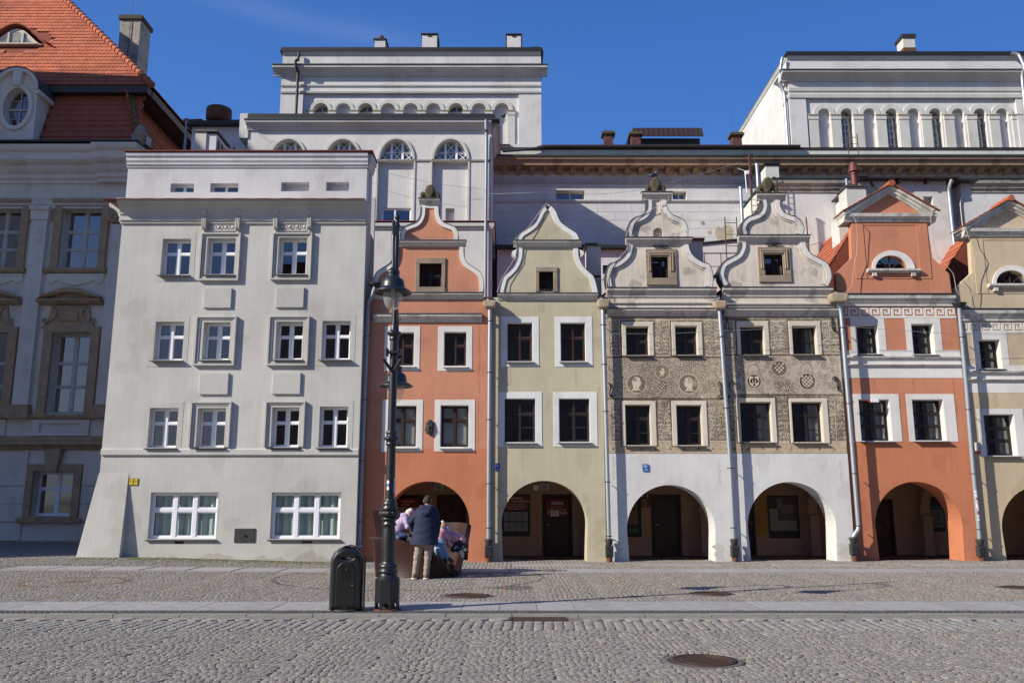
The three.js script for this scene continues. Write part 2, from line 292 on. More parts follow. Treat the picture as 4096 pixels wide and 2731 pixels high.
{ // patterned walk between the slab bands: arcs of tan stones, a red ring, a dark ring about the sculpture
  const mosaic = struct('patterned_pavement');
  const col = (x, d, t, k, r) => {
    const ring = Math.hypot(x + 2.3, d - 19.9), rr = Math.hypot(x + 9.3, (d - 18.7));
    if (Math.abs(ring - 3.0) < .055 && r() < .85) return [.15, .145, .145];
    if (Math.abs(rr - 1.06) < .09 || rr < .34) return [.27, .19, .155];
    if (Math.hypot(x - .05, d - 17.45) < .42) return r() < .6 ? [.12, .16, .15] : [.3, .14, .11];
    if (((k % 9) + 9) % 9 < 2 && r() < .5) return [.33 + r() * .05, .25 + r() * .04, .17];
    if (r() < .07) return [.33, .25, .19];
    return null;
  };
  const l1 = fans(-17, 17, 15.03, 21.18, 1.2, .092, .0, col, onCover);
  layStones(mosaic, 'mosaic_sett', l1, 300);
  const side = struct('house_front_setts'), r = rng(77), l2 = [];
  const mossy = (x, d) => x > -12 && x < -4.5 && d > 23.2 && d < 24.75;
  for (let d = 22.36; d < 33.2; d += .104) for (let x = d > 25.6 ? -25 : -25; x < (d > 25.7 ? -11.7 : 17.6); x += .107) {
    if (d > 23.16 && d < 24.1 && [[.0, 2.1], [3.5, 5.6], [7.1, 9.2], [10.9, 13.0]].some(s => x > s[0] - .02 && x < s[1] + .02)) continue;
    if (onCover(x, d)) continue;
    const c = mossy(x, d) && r() < sst(23.2, 24.3, d) * .62 ? [.13 + r() * .05, .155 + r() * .05, .05] : r() < .05 ? [.32, .2, .15] : null;
    l2.push([x + (r() - .5) * .02, gh(x, d), d + (r() - .5) * .02, (r() - .5) * .1, .098 + r() * .012, .096, c]);
  }
  layStones(side, 'sett', l2, 0);
}
// iron covers and the drain
covers.forEach(([x, d, R], i) => {
  const y = (i === 0 ? ROAD : 0);
  const t = thing('manhole_cover', ['round rusty manhole cover in the grey cobbles nearest the camera', 'round rusty manhole cover in front of the granite sculpture', 'round manhole cover crossed by the lamp post shadow', 'round manhole cover at the right edge of the patterned pavement', 'flat manhole cover in the slab strip before the olive house'][i], 'manhole cover', [x, y, -d]);
  add(t, 'ring', lathe([[R - .05, -.05], [R - .05, .006], [R - .045, .010], [R, .010], [R + .005, -.05]], x, y, -d, 40), M.castIron);
  add(t, 'collar', lathe([[R + .004, -.05], [R + .004, .001], [R + .075, -.003], [R + .08, -.05]], x, y, -d, 40), M.asphaltSand);
  const lid = [cyl(R - .056, R - .056, .05, 36, x, y - .046, -d), lathe([[R * .62, .002], [R * .62, .009], [R * .68, .009], [R * .68, .002]], x, y, -d, 32)];
  for (let a = -4; a <= 4; a++) for (let b = -4; b <= 4; b++) if (Math.hypot(a, b) < 4.2) lid.push(bx(x + a * R * .13 - .013, x + a * R * .13 + .013, y + .003, y + .010, -d + b * R * .13 - .013, -d + b * R * .13 + .013));
  add(t, 'lid', lid, M.castIron);
});
{
  const t = thing('drain_grate', 'rusty slotted iron drain grate in the gutter', 'drain grate', [.385, ROAD, -13.08]);
  add(t, 'frame', [bx(-.04, .81, ROAD - .05, ROAD + .004, -12.94, -12.90), bx(-.04, .81, ROAD - .05, ROAD + .004, -13.26, -13.22), bx(-.04, .0, ROAD - .05, ROAD + .004, -13.22, -12.94), bx(.77, .81, ROAD - .05, ROAD + .004, -13.22, -12.94)], M.castIron);
  for (let k = 0; k < 11; k++) { const g = bx(-.012, .022, -.045, .001, -.14, .14); g.rotateY(.35); g.translate(.04 + k * .069, ROAD, -13.08); add(t, 'bar', g, M.castIron); }
}

// ---------- measured sizes in metres (x, height) on each front ----------
const Q={grey:{att:[[-10.47,-9.75,10.99,11.27],[-9.25,-8.39,10.99,11.28],[-7.08,-6.22,11.02,11.31],[-5.7,-5.0,11.03,11.32]],br:[[-9.4,-9.24,9.76,10.42],[-8.38,-8.22,9.76,10.43],[-7.23,-7.08,9.77,10.43],[-6.21,-6.06,9.79,10.44]],med:[[-9.1,9.86],[-8.9,9.86],[-8.68,9.86],[-8.47,9.86],[-6.95,9.88],[-6.74,9.88],[-6.52,9.88],[-6.3,9.88]],plain:[[-10.57,-9.71,8.37,9.5],[-10.58,-9.73,5.78,6.94],[-5.63,-4.79,5.8,6.96],[-10.55,-9.72,3.22,4.37],[-5.6,-4.77,3.23,4.41]],mo:[[-9.4,-8.19,8.18,9.66],[-7.24,-6.03,8.2,9.66],[-9.38,-8.16,5.61,7.09],[-7.22,-6.0,5.61,7.1],[-9.35,-8.16,3.2,4.55],[-7.18,-6.01,3.21,4.56]],mi:[[-9.19,-8.35,8.38,9.51],[-7.04,-6.19,8.39,9.53],[-9.13,-8.34,5.79,6.91],[-6.98,-6.19,5.8,6.93],[-9.13,-8.32,3.23,4.36],[-6.97,-6.18,3.24,4.38]],pan:[[-9.19,-8.37,7.35,7.95],[-7.04,-6.21,7.36,7.98],[-9.14,-8.3,4.76,5.39],[-7.01,-6.19,4.77,5.4]],gw:[[-10.33,-8.4,0.65,1.95],[-6.87,-4.89,0.65,1.95]],hatch:[[-7.87,-7.29,0.56,0.94]],vent:[[-9.56,-9.29,0.51,0.6],[-5.94,-5.66,0.54,0.62]],sign:[[-10.98,-10.72,2.15,2.34]],string:[[-7.99,3.2],[-7.98,3.0]]},
or:{ledge:[[-4.17,-0.86,7.7,7.89],[-3.5,-1.41,9.36,9.53],[-2.87,-2.22,10.7,10.88]],corn:[[-4.16,-0.91,6.99,7.23]],c1:[[-0.87,7.89],[-0.86,8.09],[-0.88,8.31],[-0.95,8.51],[-1.1,8.64],[-1.26,8.74],[-1.39,8.85],[-1.46,9.0],[-1.48,9.2],[-1.48,9.36]],c2:[[-1.66,9.54],[-1.65,9.69],[-1.68,9.84],[-1.78,9.98],[-1.96,10.06],[-2.12,10.13],[-2.21,10.24],[-2.26,10.39],[-2.27,10.63]],fl:[[-2.86,-2.24,10.89,11.39]],gwo:[[-2.94,-2.03,7.91,9.0]],gwi:[[-2.81,-2.14,8.09,8.82]],niche:[[-2.6,-2.36,9.53,9.74]],so:[[-3.82,-2.76,5.51,6.87],[-2.22,-1.19,5.51,6.87],[-3.83,-2.63,3.12,4.65],[-2.28,-1.09,3.13,4.65]],si:[[-3.64,-2.93,5.67,6.69],[-2.04,-1.36,5.66,6.7],[-3.64,-2.81,3.27,4.48],[-2.11,-1.27,3.26,4.49]],tone:[[-1.71,3.22]],emb:[[-2.55,-2.3,3.6,4.07]],arch:[[-3.49,-1.22,-0.0,2.27]],edge:[[-4.51,7.53],[-4.42,0.49],[-0.66,7.53],[-0.6,0.49]],back:[[-3.75,-2.88,0.95,1.9],[-2.44,-1.47,-0.03,1.92],[-2.57,-2.2,1.99,2.3]]},
ol:{ledge:[[-0.43,2.6,7.7,7.89],[0.04,2.13,9.37,9.55]],c1:[[2.61,7.91],[2.57,8.14],[2.48,8.43],[2.32,8.59],[2.17,8.76],[2.09,8.92],[2.04,9.09],[2.03,9.38]],c2:[[2.07,9.55],[2.04,9.68],[1.96,9.82],[1.8,9.93],[1.63,10.05],[1.5,10.17],[1.42,10.32],[1.36,10.49],[1.25,10.65],[1.12,10.75]],gwo:[[0.72,1.39,7.94,8.73]],gwi:[[0.83,1.26,7.96,8.58]],so:[[-0.33,0.81,5.65,7.18],[1.29,2.42,5.65,7.18],[-0.4,0.89,3.27,4.89],[1.22,2.52,3.27,4.89]],si:[[-0.15,0.62,5.81,7.0],[1.46,2.22,5.81,7.0],[-0.23,0.7,3.4,4.7],[1.39,2.31,3.41,4.7]],arch:[[-0.31,2.19,-0.05,2.29]],edge:[[-0.62,5.26],[-0.61,0.87],[2.73,5.77],[2.7,0.87]],plate:[[-0.51,-0.36,2.58,2.79]],chim:[[2.31,2.78,7.72,9.5]],back:[[-0.33,0.59,0.6,1.93],[0.98,1.96,-0.03,1.93],[0.88,1.24,2.02,2.3],[0.69,0.87,2.06,2.23],[1.11,1.82,1.22,1.79]]},
sl:{ledge:[[2.89,6.22,7.81,8.08],[3.5,5.54,9.46,9.67],[4.03,4.97,10.9,11.14],[2.86,6.26,7.21,7.43]],c1:[[6.1,8.11],[6.14,8.39],[6.11,8.64],[6.02,8.82],[5.78,8.92],[5.58,9.07],[5.47,9.24],[5.43,9.46]],c2:[[5.41,9.69],[5.43,9.93],[5.37,10.14],[5.22,10.3],[5.01,10.39],[4.88,10.5],[4.81,10.65],[4.8,10.9]],fl:[[4.18,4.82,11.16,11.69]],gwo:[[4.11,5.05,8.18,9.32]],gwi:[[4.29,4.79,8.41,9.07]],niche:[[4.37,4.67,9.71,10.02]],so:[[3.33,4.27,6.0,7.02],[4.83,5.74,6.01,7.01],[3.27,4.27,3.3,4.62],[4.75,5.78,3.3,4.62]],si:[[3.44,4.14,6.01,6.9],[4.93,5.61,6.02,6.91],[3.36,4.12,3.32,4.52],[4.88,5.64,3.32,4.51]],sg:[[2.81,6.38,3.08,7.21]],arch:[[3.33,5.89,-0.05,2.17]],edge:[[2.79,2.98],[2.78,0.31]],plate:[[3.83,4.0,2.56,2.77]],back:[[3.74,4.2,0.57,1.89],[4.52,5.5,-0.01,1.93],[4.2,4.52,1.51,1.93],[4.38,4.7,2.0,2.23]]},
sr:{ledge:[[6.44,9.81,7.85,8.13],[7.01,9.22,9.57,9.79],[7.65,8.56,10.94,11.16],[6.46,9.94,7.24,7.48]],c1:[[9.69,8.17],[9.81,8.43],[9.79,8.71],[9.67,8.93],[9.44,9.07],[9.21,9.21],[9.1,9.43],[9.09,9.57]],c2:[[9.02,9.81],[9.07,10.01],[9.0,10.23],[8.83,10.39],[8.63,10.46],[8.46,10.55],[8.37,10.74],[8.38,10.94]],fl:[[7.73,8.39,11.21,11.75]],gwo:[[7.6,8.6,8.31,9.43]],gwi:[[7.8,8.36,8.53,9.19]],so:[[6.84,7.8,6.05,7.07],[8.42,9.38,6.05,7.07],[6.72,7.87,3.41,4.72],[8.29,9.43,3.39,4.71]],si:[[6.93,7.67,6.05,6.94],[8.51,9.26,6.06,6.94],[6.81,7.75,3.43,4.62],[8.35,9.27,3.42,4.62]],sg:[[6.43,10.03,3.09,7.24]],arch:[[6.87,9.45,-0.06,2.26]],edge:[[6.38,2.99],[6.38,0.3],[9.92,2.99],[9.8,0.3]],back:[[8.36,9.37,0.53,1.89],[7.68,7.94,-0.02,2.01]]},
pr:{up:[[10.64,13.03,9.12,10.28]],low:[[9.89,13.51,7.98,8.65]],ped:[[10.4,13.28,10.3,10.58]],apex:[[11.93,11.46],[11.92,10.96]],tym:[[11.12,10.58],[12.59,10.59]],lun:[[11.17,12.51,8.77,9.37],[11.28,12.28,8.77,9.21]],sill:[[11.0,12.63,8.64,8.76]],led:[[10.18,13.58,7.59,7.96]],me:[[10.18,13.64,7.27,7.56]],so:[[10.37,11.42,6.09,7.22],[12.05,13.13,6.09,7.22],[10.27,11.66,3.45,4.88],[11.88,13.33,3.45,4.88]],si:[[10.54,11.21,6.11,7.02],[12.23,12.91,6.09,7.05],[10.44,11.38,3.47,4.72],[12.05,13.0,3.48,4.72]],b:[[10.11,13.59,5.94,6.04],[10.14,13.56,5.71,5.78],[10.1,13.63,5.37,6.22]],tone:[[11.84,3.45]],arch:[[10.66,13.22,-0.06,2.27]],edge:[[10.03,6.94],[10.04,3.68],[13.6,6.94],[13.65,3.36]]},
be:{so:[[14.12,15.38,5.77,6.87],[14.1,15.36,3.15,4.51]],si:[[14.26,15.1,5.79,6.79],[14.25,15.06,3.18,4.32]],me:[[13.89,15.78,6.91,7.12]],b:[[13.87,15.64,5.66,5.76],[13.88,15.61,5.41,5.48],[13.83,15.59,5.13,5.39]],apex:[[15.75,11.01]],ped:[[13.88,16.1,9.86,10.14]],up:[[14.29,16.04,9.24,9.86]],lun:[[14.94,15.97,8.32,8.95]],led:[[13.8,15.82,7.14,7.56]],arch:[[14.38,15.1,-0.1,2.08]],low:[[13.95,15.89,7.63,8.77]]},
ab:{w:[[-10.29,-0.73,12.07,16.5]],roof:[[-10.33,-0.71,16.24,16.51]],corn:[[-10.39,-0.52,15.92,16.24]],c:[[-8.7,14.72],[-6.58,14.72],[-4.5,14.72],[-2.39,14.72]],r:[-5.22,-3.79,14.72,15.63],pan:[[-5.19,-3.81,12.07,14.66],[-3.09,-1.71,12.07,14.66]],win:[[-5.03,-3.89,12.22,12.81],[-2.56,-2.22,12.19,12.8]],st:[[-5.82,-0.92,14.65,14.73]],st2:[[-5.59,-0.96,11.89,12.17]]},
lt:{w:[[-11.17,1.41,18.3,23.2]],roof:[[-11.09,1.5,23.2,23.41]],corn:[[-11.53,1.72,21.93,22.33]],green:[[-11.18,1.42,22.33,22.53]],st:[[-11.16,1.41,21.41,21.5],[-11.15,1.41,21.06,21.16]],c:[[-9.21,20.21],[-8.13,20.21],[-7.05,20.21],[-5.97,20.21],[-4.88,20.21],[-3.78,20.21],[-2.69,20.21],[-1.58,20.21],[-0.48,20.21]],pan:[[-10.05,0.32,18.44,21.1]],top:[[-9.23,20.76]],ch:[[-6.79,-6.19,23.42,24.09],[-4.46,-3.65,23.24,24.33],[-0.29,0.48,23.42,24.31],[0.98,1.32,23.28,23.56]]},
wi:{gut:[[1.27,10.57,16.65,16.79]],band:[[-0.5,10.55,16.16,16.61]],dk:[[-0.53,10.53,16.03,16.16]],corn:[[-0.53,10.31,15.72,16.03],[-0.53,10.3,15.49,15.72]],mod:[[-0.27,15.6],[0.31,15.6],[9.93,15.54]],dent:[[-0.66,9.96,15.11,15.28]],win:[[1.87,3.11,14.38,14.81],[6.87,7.47,14.38,14.75],[2.07,2.41,13.13,13.37]],st:[[-0.66,9.85,14.98,15.05],[-0.65,9.71,14.21,14.37]],cour:[14.16,13.8,13.43,13.08,12.89,12.54,12.27],mon:[[5.77,9.61,19.22,20.2]],ch:[[4.29,4.71,17.89,18.63],[5.55,5.99,17.89,18.6],[10.25,10.7,17.87,18.57]],lowroof:[[-0.55,4.69,11.74,11.86]]},
rt:{w:[[12.66,23.32,16.7,21.99]],roof:[[12.55,23.62,21.85,22.04]],green:[[12.53,23.45,20.97,21.19]],corn:[[12.42,23.49,20.62,21.0]],st:[[12.59,23.42,20.14,20.29],[12.57,23.38,19.81,19.98],[12.69,23.07,17.03,17.18]],c:[[14.24,19.03],[15.27,19.03],[16.3,19.03],[17.31,19.03],[18.31,19.03],[19.31,19.03],[20.34,19.03],[21.34,19.03],[22.35,19.03]],pan:[[13.42,23.0,17.4,19.87]],top:[[14.35,19.54]],cap:[[14.53,14.97,18.75,19.03]],ch:[[19.99,20.67,24.24,25.24]]},
rb:{corn:[[10.09,19.59,13.29,13.75]],roof:[[10.26,19.63,13.75,14.03]],pil:[[9.76,10.26,13.84,14.52]]},
an:{w:[[12.37,15.37,9.9,12.92]],roof:[[12.37,15.67,12.83,12.95]],ch:[[11.52,12.18,11.19,12.43]],flue:[[11.85,12.18,12.47,13.23]],win:[[14.54,14.87,11.93,12.29]],right:[[15.39,16.25,10.3,12.89]],pipe:[[14.5,14.6,9.84,12.28]]},
on:{corn:[15.99,15.79,15.57,15.29,15.04,14.84,14.62,14.51,13.85],xr:[[-15.83,15.29],[-15.48,16.04],[-15.59,18.75],[-15.41,19.12]],uw:[[-18.3,-16.67,10.92,13.49],[-18.62,-16.36,10.68,13.83],[-18.68,-16.34,10.68,10.92],[-18.85,-16.33,9.41,10.03],[-18.6,-16.37,8.5,9.32],[-18.14,-16.64,5.59,8.27],[-18.55,-16.26,5.59,8.5]],gy:[5.08,5.03,4.85,4.19,4.01,3.79,3.65,2.91,2.29,1.59,0.0],lw:[[-18.38,-16.85,5.08,9.67],[-18.35,-16.81,1.16,2.84],[-18.6,-16.5,1.14,3.13],[-18.77,-16.47,0.9,1.11],[-18.64,-16.41,4.19,4.85],[-18.33,-16.76,4.35,4.68],[-17.94,-17.3,2.87,3.65]],pil:[[-19.45,-18.34,5.98,13.4],[-16.18,-15.7,5.98,13.4]],off:3.2601988207084247,roofy:[16.04,18.75,19.09,22.82],hip:[[-16.34,20.18],[-20.34,24.1]],dorm:[[-21.33,-19.65,16.06,19.28],[-21.17,-19.78,16.7,18.65],[-20.8,-19.91,16.84,18.42]],eye:[[-24.01,-21.89,21.95,22.62]],chim:[[-20.3,-19.48,23.85,26.36],[-19.48,-19.16,23.85,26.36]],urn:[[-15.12,-14.58,15.36,16.12]],cowl:[[-12.95,-11.94,17.34,18.11],[-12.72,-12.16,17.17,17.54]],sm:[[-11.6,-10.79,14.08,15.07]],anx:[[-13.29,-11.18,15.79,17.11]]}};

// ---------- windows ----------
const wr = rng(99);
function pane(parent, x0, x1, y0, y1, z, mat = M.glass) {
  const g = new THREE.PlaneGeometry(x1 - x0, y1 - y0); g.rotateX((wr() - .5) * .006); g.rotateY((wr() - .5) * .008); g.translate((x0 + x1) / 2, (y0 + y1) / 2, z);
  return add(parent, 'pane', g, mat);
}
// r = opening, z = front plane of the wall; cols/rows = pane fractions from left / from the bottom
function win(house, r, zw, o = {}) {
  const { rec = .17, fw = .05, cols = [.5], rows = [.66], mat = M.wood, glass = M.glass, mull = .05, tran = .055, sash = .028, bars = [], sill, sillMat = M.flash, sillOut = .10, sillOver = .05, curtain, blind, barMat, name = 'window', dark = true } = o;
  const [x0, x1, y0, y1] = r, z = zw - rec, w = part(house, name), fr = [], d = .06;
  const X = [x0, ...cols.map(c => x0 + fw + (x1 - x0 - 2 * fw) * c), x1], Y = [y0, ...rows.map(c => y0 + fw + (y1 - y0 - 2 * fw) * c), y1];
  fr.push(frameGeo(r, [x0 + fw, x1 - fw, y0 + fw, y1 - fw], z - d, z, .008));
  for (let i = 1; i < X.length - 1; i++) fr.push(bx(X[i] - mull / 2, X[i] + mull / 2, y0 + fw, y1 - fw, z - d + .006, z + .008));
  for (let j = 1; j < Y.length - 1; j++) fr.push(bx(x0 + fw, x1 - fw, Y[j] - tran / 2, Y[j] + tran / 2, z - d + .009, z + .004));
  const cells = [];
  for (let i = 0; i < X.length - 1; i++) for (let j = 0; j < Y.length - 1; j++) cells.push([X[i] + (i ? mull / 2 : fw), X[i + 1] - (i < X.length - 2 ? mull / 2 : fw), Y[j] + (j ? tran / 2 : fw), Y[j + 1] - (j < Y.length - 2 ? tran / 2 : fw), i, j]);
  const sg = [];
  for (const [a, b, c, e, i, j] of cells) {
    if (sash) sg.push(frameGeo([a, b, c, e], [a + sash, b - sash, c + sash, e - sash], z - d + .012, z - .012));
    const ys = [c + sash, ...(bars[j] || []).map(f => c + (e - c) * f), e - sash];
    for (let k = 0; k < ys.length - 1; k++) { pane(w, a + sash, b - sash, ys[k], ys[k + 1], z - .035, glass); if (k) sg.push(bx(a + sash, b - sash, ys[k] - .014, ys[k] + .014, z - .05, z - .014)); }
  }
  add(w, 'frame', fr, mat); if (sg.length) add(w, 'sash', sg, barMat || mat);
  if (sill) add(w, 'sill', profX([[-rec, y0 - .005], [sillOut, y0 - .03], [sillOut + .004, y0 - .055], [sillOut - .012, y0 - .055], [sillOut - .012, y0 - .035], [-rec, y0 - .02]], x0 - sillOver, x1 + sillOver, zw), sillMat);
  if (curtain) for (const [a, b, full] of curtain) {
    const n = Math.max(10, Math.round((b - a) * (x1 - x0) / .02)), p = [], ix = [], xa = x0 + (x1 - x0) * a, xb = x0 + (x1 - x0) * b;
    for (let k = 0; k <= n; k++) { const t = k / n, zz = z - .16 + .035 * Math.sin(t * n * .55 + a * 20) + .012 * Math.sin(t * n * 1.3), x = xa + (xb - xa) * t; p.push(x, y0 + .03, zz + .006 * Math.sin(k * 2.1), x, y1 - .03, zz); if (k) { const q = k * 2; ix.push(q - 2, q, q - 1, q - 1, q, q + 1); } }
    const g = new THREE.BufferGeometry(); g.setAttribute('position', new THREE.Float32BufferAttribute(p, 3)); g.setIndex(ix); g.computeVertexNormals(); add(w, 'curtain', g, full || M.curtain);
  }
  if (o.reveal) add(w, 'reveal', frameGeo(r, [x0 + .012, x1 - .012, y0 + .006, y1 - .012], z + .002, zw + .003), o.reveal);
  if (blind) add(w, 'blind', bx(x0 + fw, x1 - fw, y0 + fw, y1 - fw, z - .12, z - .10), M.blind);
  return w;
}
// dark rooms behind a front: open box
function rooms(house, x0, x1, y0, y1, z0, z1) {
  add(house, 'room_shell', [bx(x0, x0 + .1, y0, y1, z0, z1), bx(x1 - .1, x1, y0, y1, z0, z1), bx(x0 + .1, x1 - .1, y0, y1, z0, z0 + .1), bx(x0 + .1, x1 - .1, y1 - .1, y1, z0 + .1, z1), bx(x0 + .1, x1 - .1, y0, y0 + .1, z0 + .1, z1)], M.room);
}
const spl = (p, n = 26) => new THREE.SplineCurve(p.map(q => V2(q[0], q[1]))).getPoints(n).map(v => [v.x, v.y]);
const mir = (p, xc) => p.map(q => [2 * xc - q[0], q[1]]);
// strip of width w beside a rising line of points (side = 1: towards -x)
function stripGeo(p, w, side, z0, z1) {
  const inn = p.map((q, i) => { const a = p[Math.max(0, i - 1)], b = p[Math.min(p.length - 1, i + 1)], dx = b[0] - a[0], dy = b[1] - a[1], l = Math.hypot(dx, dy); return [q[0] - side * dy / l * w, q[1] + side * dx / l * w]; });
  const pts = [...p, ...inn.reverse()]; if (THREE.ShapeUtils.area(pts.map(q => V2(q[0], q[1]))) < 0) pts.reverse();
  return slabGeo(pts, [], z0, z1);
}
function spikes(house, x0, x1, y, z) { // bird spikes along a ledge
  const r = rng(Math.round((x0 + 50) * 100 + y * 10)), g = [];
  for (let x = x0; x < x1; x += .028) g.push(bar([x, y, z], [x + (r() - .5) * .05, y + .09 + r() * .05, z + (r() - .5) * .1], .0018, 3));
  add(house, 'bird_spikes', g, M.zincPaint).userData.kind = 'stuff';
}
function ledge(house, r, z, proj, mat, name = 'ledge', flash = M.flash) {
  const m = add(house, name, profX(corniceProf(r[2], r[3] - .015, proj), r[0], r[1], z), mat);
  add(house, 'flashing', bx(r[0] - .02, r[1] + .02, r[3] - .015, r[3] + .006, z - .06, z + proj + .025), flash); return m;
}
function fleur(house, r, z, mat = M.mossStone) {
  const [x0, x1, y0, y1] = r, xc = (x0 + x1) / 2, w = (x1 - x0) / 2, h = y1 - y0;
  const q = (a, b) => [xc + a * w, y0 + b * h];
  const bud = spl([q(-.26, 0), q(-.34, .2), q(-.50, .42), q(-.5, .66), q(-.3, .9), q(0, 1), q(.3, .9), q(.5, .66), q(.50, .42), q(.34, .2), q(.26, 0)], 30);
  const o = part(house, 'finial');
  add(o, 'bud', slabGeo(bud, [], z - .28, z + .02, .07), mat);
  for (const s of [-1, 1]) add(o, 'curl', slabGeo(spl([q(.24 * s, .02), q(.40 * s, .12), q(.48 * s, .26), q(.62 * s, .24), q(.74 * s, .05), q(.92 * s, .08), q(1.0 * s, .34), q(.82 * s, .54), q(.58 * s, .5), q(.36 * s, .3), q(.24 * s, .15)], 34).sort(() => 0), [], z - .24, z - .02, .04), mat);
}
function stoneWin(house, o, i, z, opt = {}) { // sandstone surround in separate blocks
  const b = .012, p = .035, y0 = Math.min(o[2], i[2]);
  const s = part(house, 'stone_surround');
  add(s, 'lintel', slabGeo(rectPts([o[0], o[1], i[3], o[3]]), [], z - .2, z + p, b), M.frameStone);
  add(s, 'jamb', slabGeo(rectPts([o[0], i[0], i[2], i[3] - .004]), [], z - .2, z + p - .004, b), M.frameStone);
  add(s, 'jamb', slabGeo(rectPts([i[1], o[1], i[2], i[3] - .004]), [], z - .2, z + p - .004, b), M.frameStone);
  if (i[2] - o[2] > .06) add(s, 'sill_block', slabGeo(rectPts([o[0], o[1], o[2], i[2] - .004]), [], z - .2, z + p, b), M.frameStone);
  win(house, i, z, { rec: .2, cols: [.72], rows: [.55], mat: M.woodDark, fw: .04, ...opt });
}
const gRect = (r, e) => [r[0] - e, r[1] + e, r[2] - e, r[3] + e];
const WT = .85; // depth of the arcade piers
// front wall of an arcade house: arch below, window openings above
function arcadeFront(house, e, yt, arch, holes, matUp, matLow, ySplit, zc) {
  const [x0, x1] = e, a = archPts([arch[0], arch[1], -.12, arch[3]], 22, .05);
  // lower wall with the arch cut out of its foot
  const ys = arch[3] - Math.min((arch[1] - arch[0]) / 2, arch[3]), r = (arch[1] - arch[0]) / 2, xc = (arch[0] + arch[1]) / 2, ry = arch[3] - ys;
  const out = [[x0, -.12], [arch[0] + .05, -.12], [arch[0] + .02, ys * .6]];
  for (let i = 0; i <= 24; i++) { const t = Math.PI * (1 - i / 24); out.push([xc + r * Math.cos(t), ys + ry * Math.sin(t)]); }
  out.push([arch[1] - .02, ys * .6], [arch[1] - .05, -.12], [x1, -.12], [x1, ySplit], [x0, ySplit]);
  add(house, 'arcade_wall', slabGeo(out, [], zc - WT, zc), matLow);
  add(house, 'wall', slabGeo([[x0, ySplit], [x1, ySplit], [x1, yt], [x0, yt]], holes.map(rectPts), zc - .4, zc), matUp);
}
// covered walk behind the arch
function arcadeWalk(house, x0, x1, z, ceil, holes = [], crossArch = true) {
  const zb = z - 3.0, c = M.arcade;
  add(house, 'arcade_back_wall', slabGeo(rectPts([x0, x1, -.1, ceil]), holes.map(rectPts), zb - .2, zb), c);
  add(house, 'arcade_ceiling', bx(x0, x1, ceil, ceil + .15, zb - .2, z - .4), c);
  add(house, 'arcade_floor', bx(x0, x1, -.1, -.012, zb, z - .02), M.arcadeFloor);
  if (crossArch) { // transverse arch over the walk, on the right party line
    const g = slabGeo([[-zb - .001, -.1], [-zb - .3, -.1], [-zb - .3, 1.25], ...Array.from({ length: 13 }, (_, i) => { const t = Math.PI * i / 12; return [(-zb + -z + WT) / 2 + ((-zb - .3 - (-z + WT)) / 2) * Math.cos(t), 1.25 + .95 * Math.sin(t)]; }), [-z + WT, ceil], [-zb - .001, ceil]], [], 0, .3);
    g.rotateY(Math.PI / 2); g.translate(x1 - .3, 0, 0); add(house, 'cross_arch', g, c);
  }
}
function planks(house, r, z, mat) { // panelled door
  const [x0, x1, y0, y1] = r, dgrp = part(house, 'door'), w = x1 - x0, h = y1 - y0;
  add(dgrp, 'frame', [bx(x0, x0 + .06, y0, y1, z - .12, z + .01), bx(x1 - .06, x1, y0, y1, z - .12, z + .01), bx(x0 + .06, x1 - .06, y1 - .06, y1, z - .12, z + .01)], M.doorWood);
  add(dgrp, 'leaf', bx(x0 + .06, x1 - .06, y0, y1 - .06, z - .12, z - .07), M.doorWood);
  for (const a of [.1, .54]) for (const [b0, b1] of [[.06, .3], [.35, .62], [.67, .93]]) add(dgrp, 'panel', slabGeo(rectPts([x0 + w * a, x0 + w * (a + .36), y0 + h * b0, y0 + h * b1]), [], z - .075, z - .05, .008), M.doorWood);
  add(dgrp, 'handle', [bar([x0 + .14, y0 + h * .5, z - .07], [x0 + .14, y0 + h * .5, z - .01], .012), bar([x0 + .13, y0 + h * .5, z - .01], [x0 + .25, y0 + h * .5, z - .01], .011)], M.zinc);
}
function printed(w, h, draw, x0, x1, y0, y1) { // flat print: plane mapped 0..1
  return [new THREE.PlaneGeometry(x1 - x0, y1 - y0), mk({ map: canvasTex(w, h, draw), roughness: .6 })];
}
function plate(name, label, category, r, z, w, h, draw, back = .012, group) { // a thin sign with a printed face
  const [x0, x1, y0, y1] = r, t = thing(name, label, category, [(x0 + x1) / 2, y0, z], group);
  add(t, 'backing', bx(x0, x1, y0, y1, z - back - .004, z), M.ironDark);
  const g = new THREE.PlaneGeometry(x1 - x0 - .004, y1 - y0 - .004).translate((x0 + x1) / 2, (y0 + y1) / 2, z + .002);
  add(t, 'printed_face', g, mk({ map: canvasTex(w, h, draw), roughness: .55 }), true); return t;
}

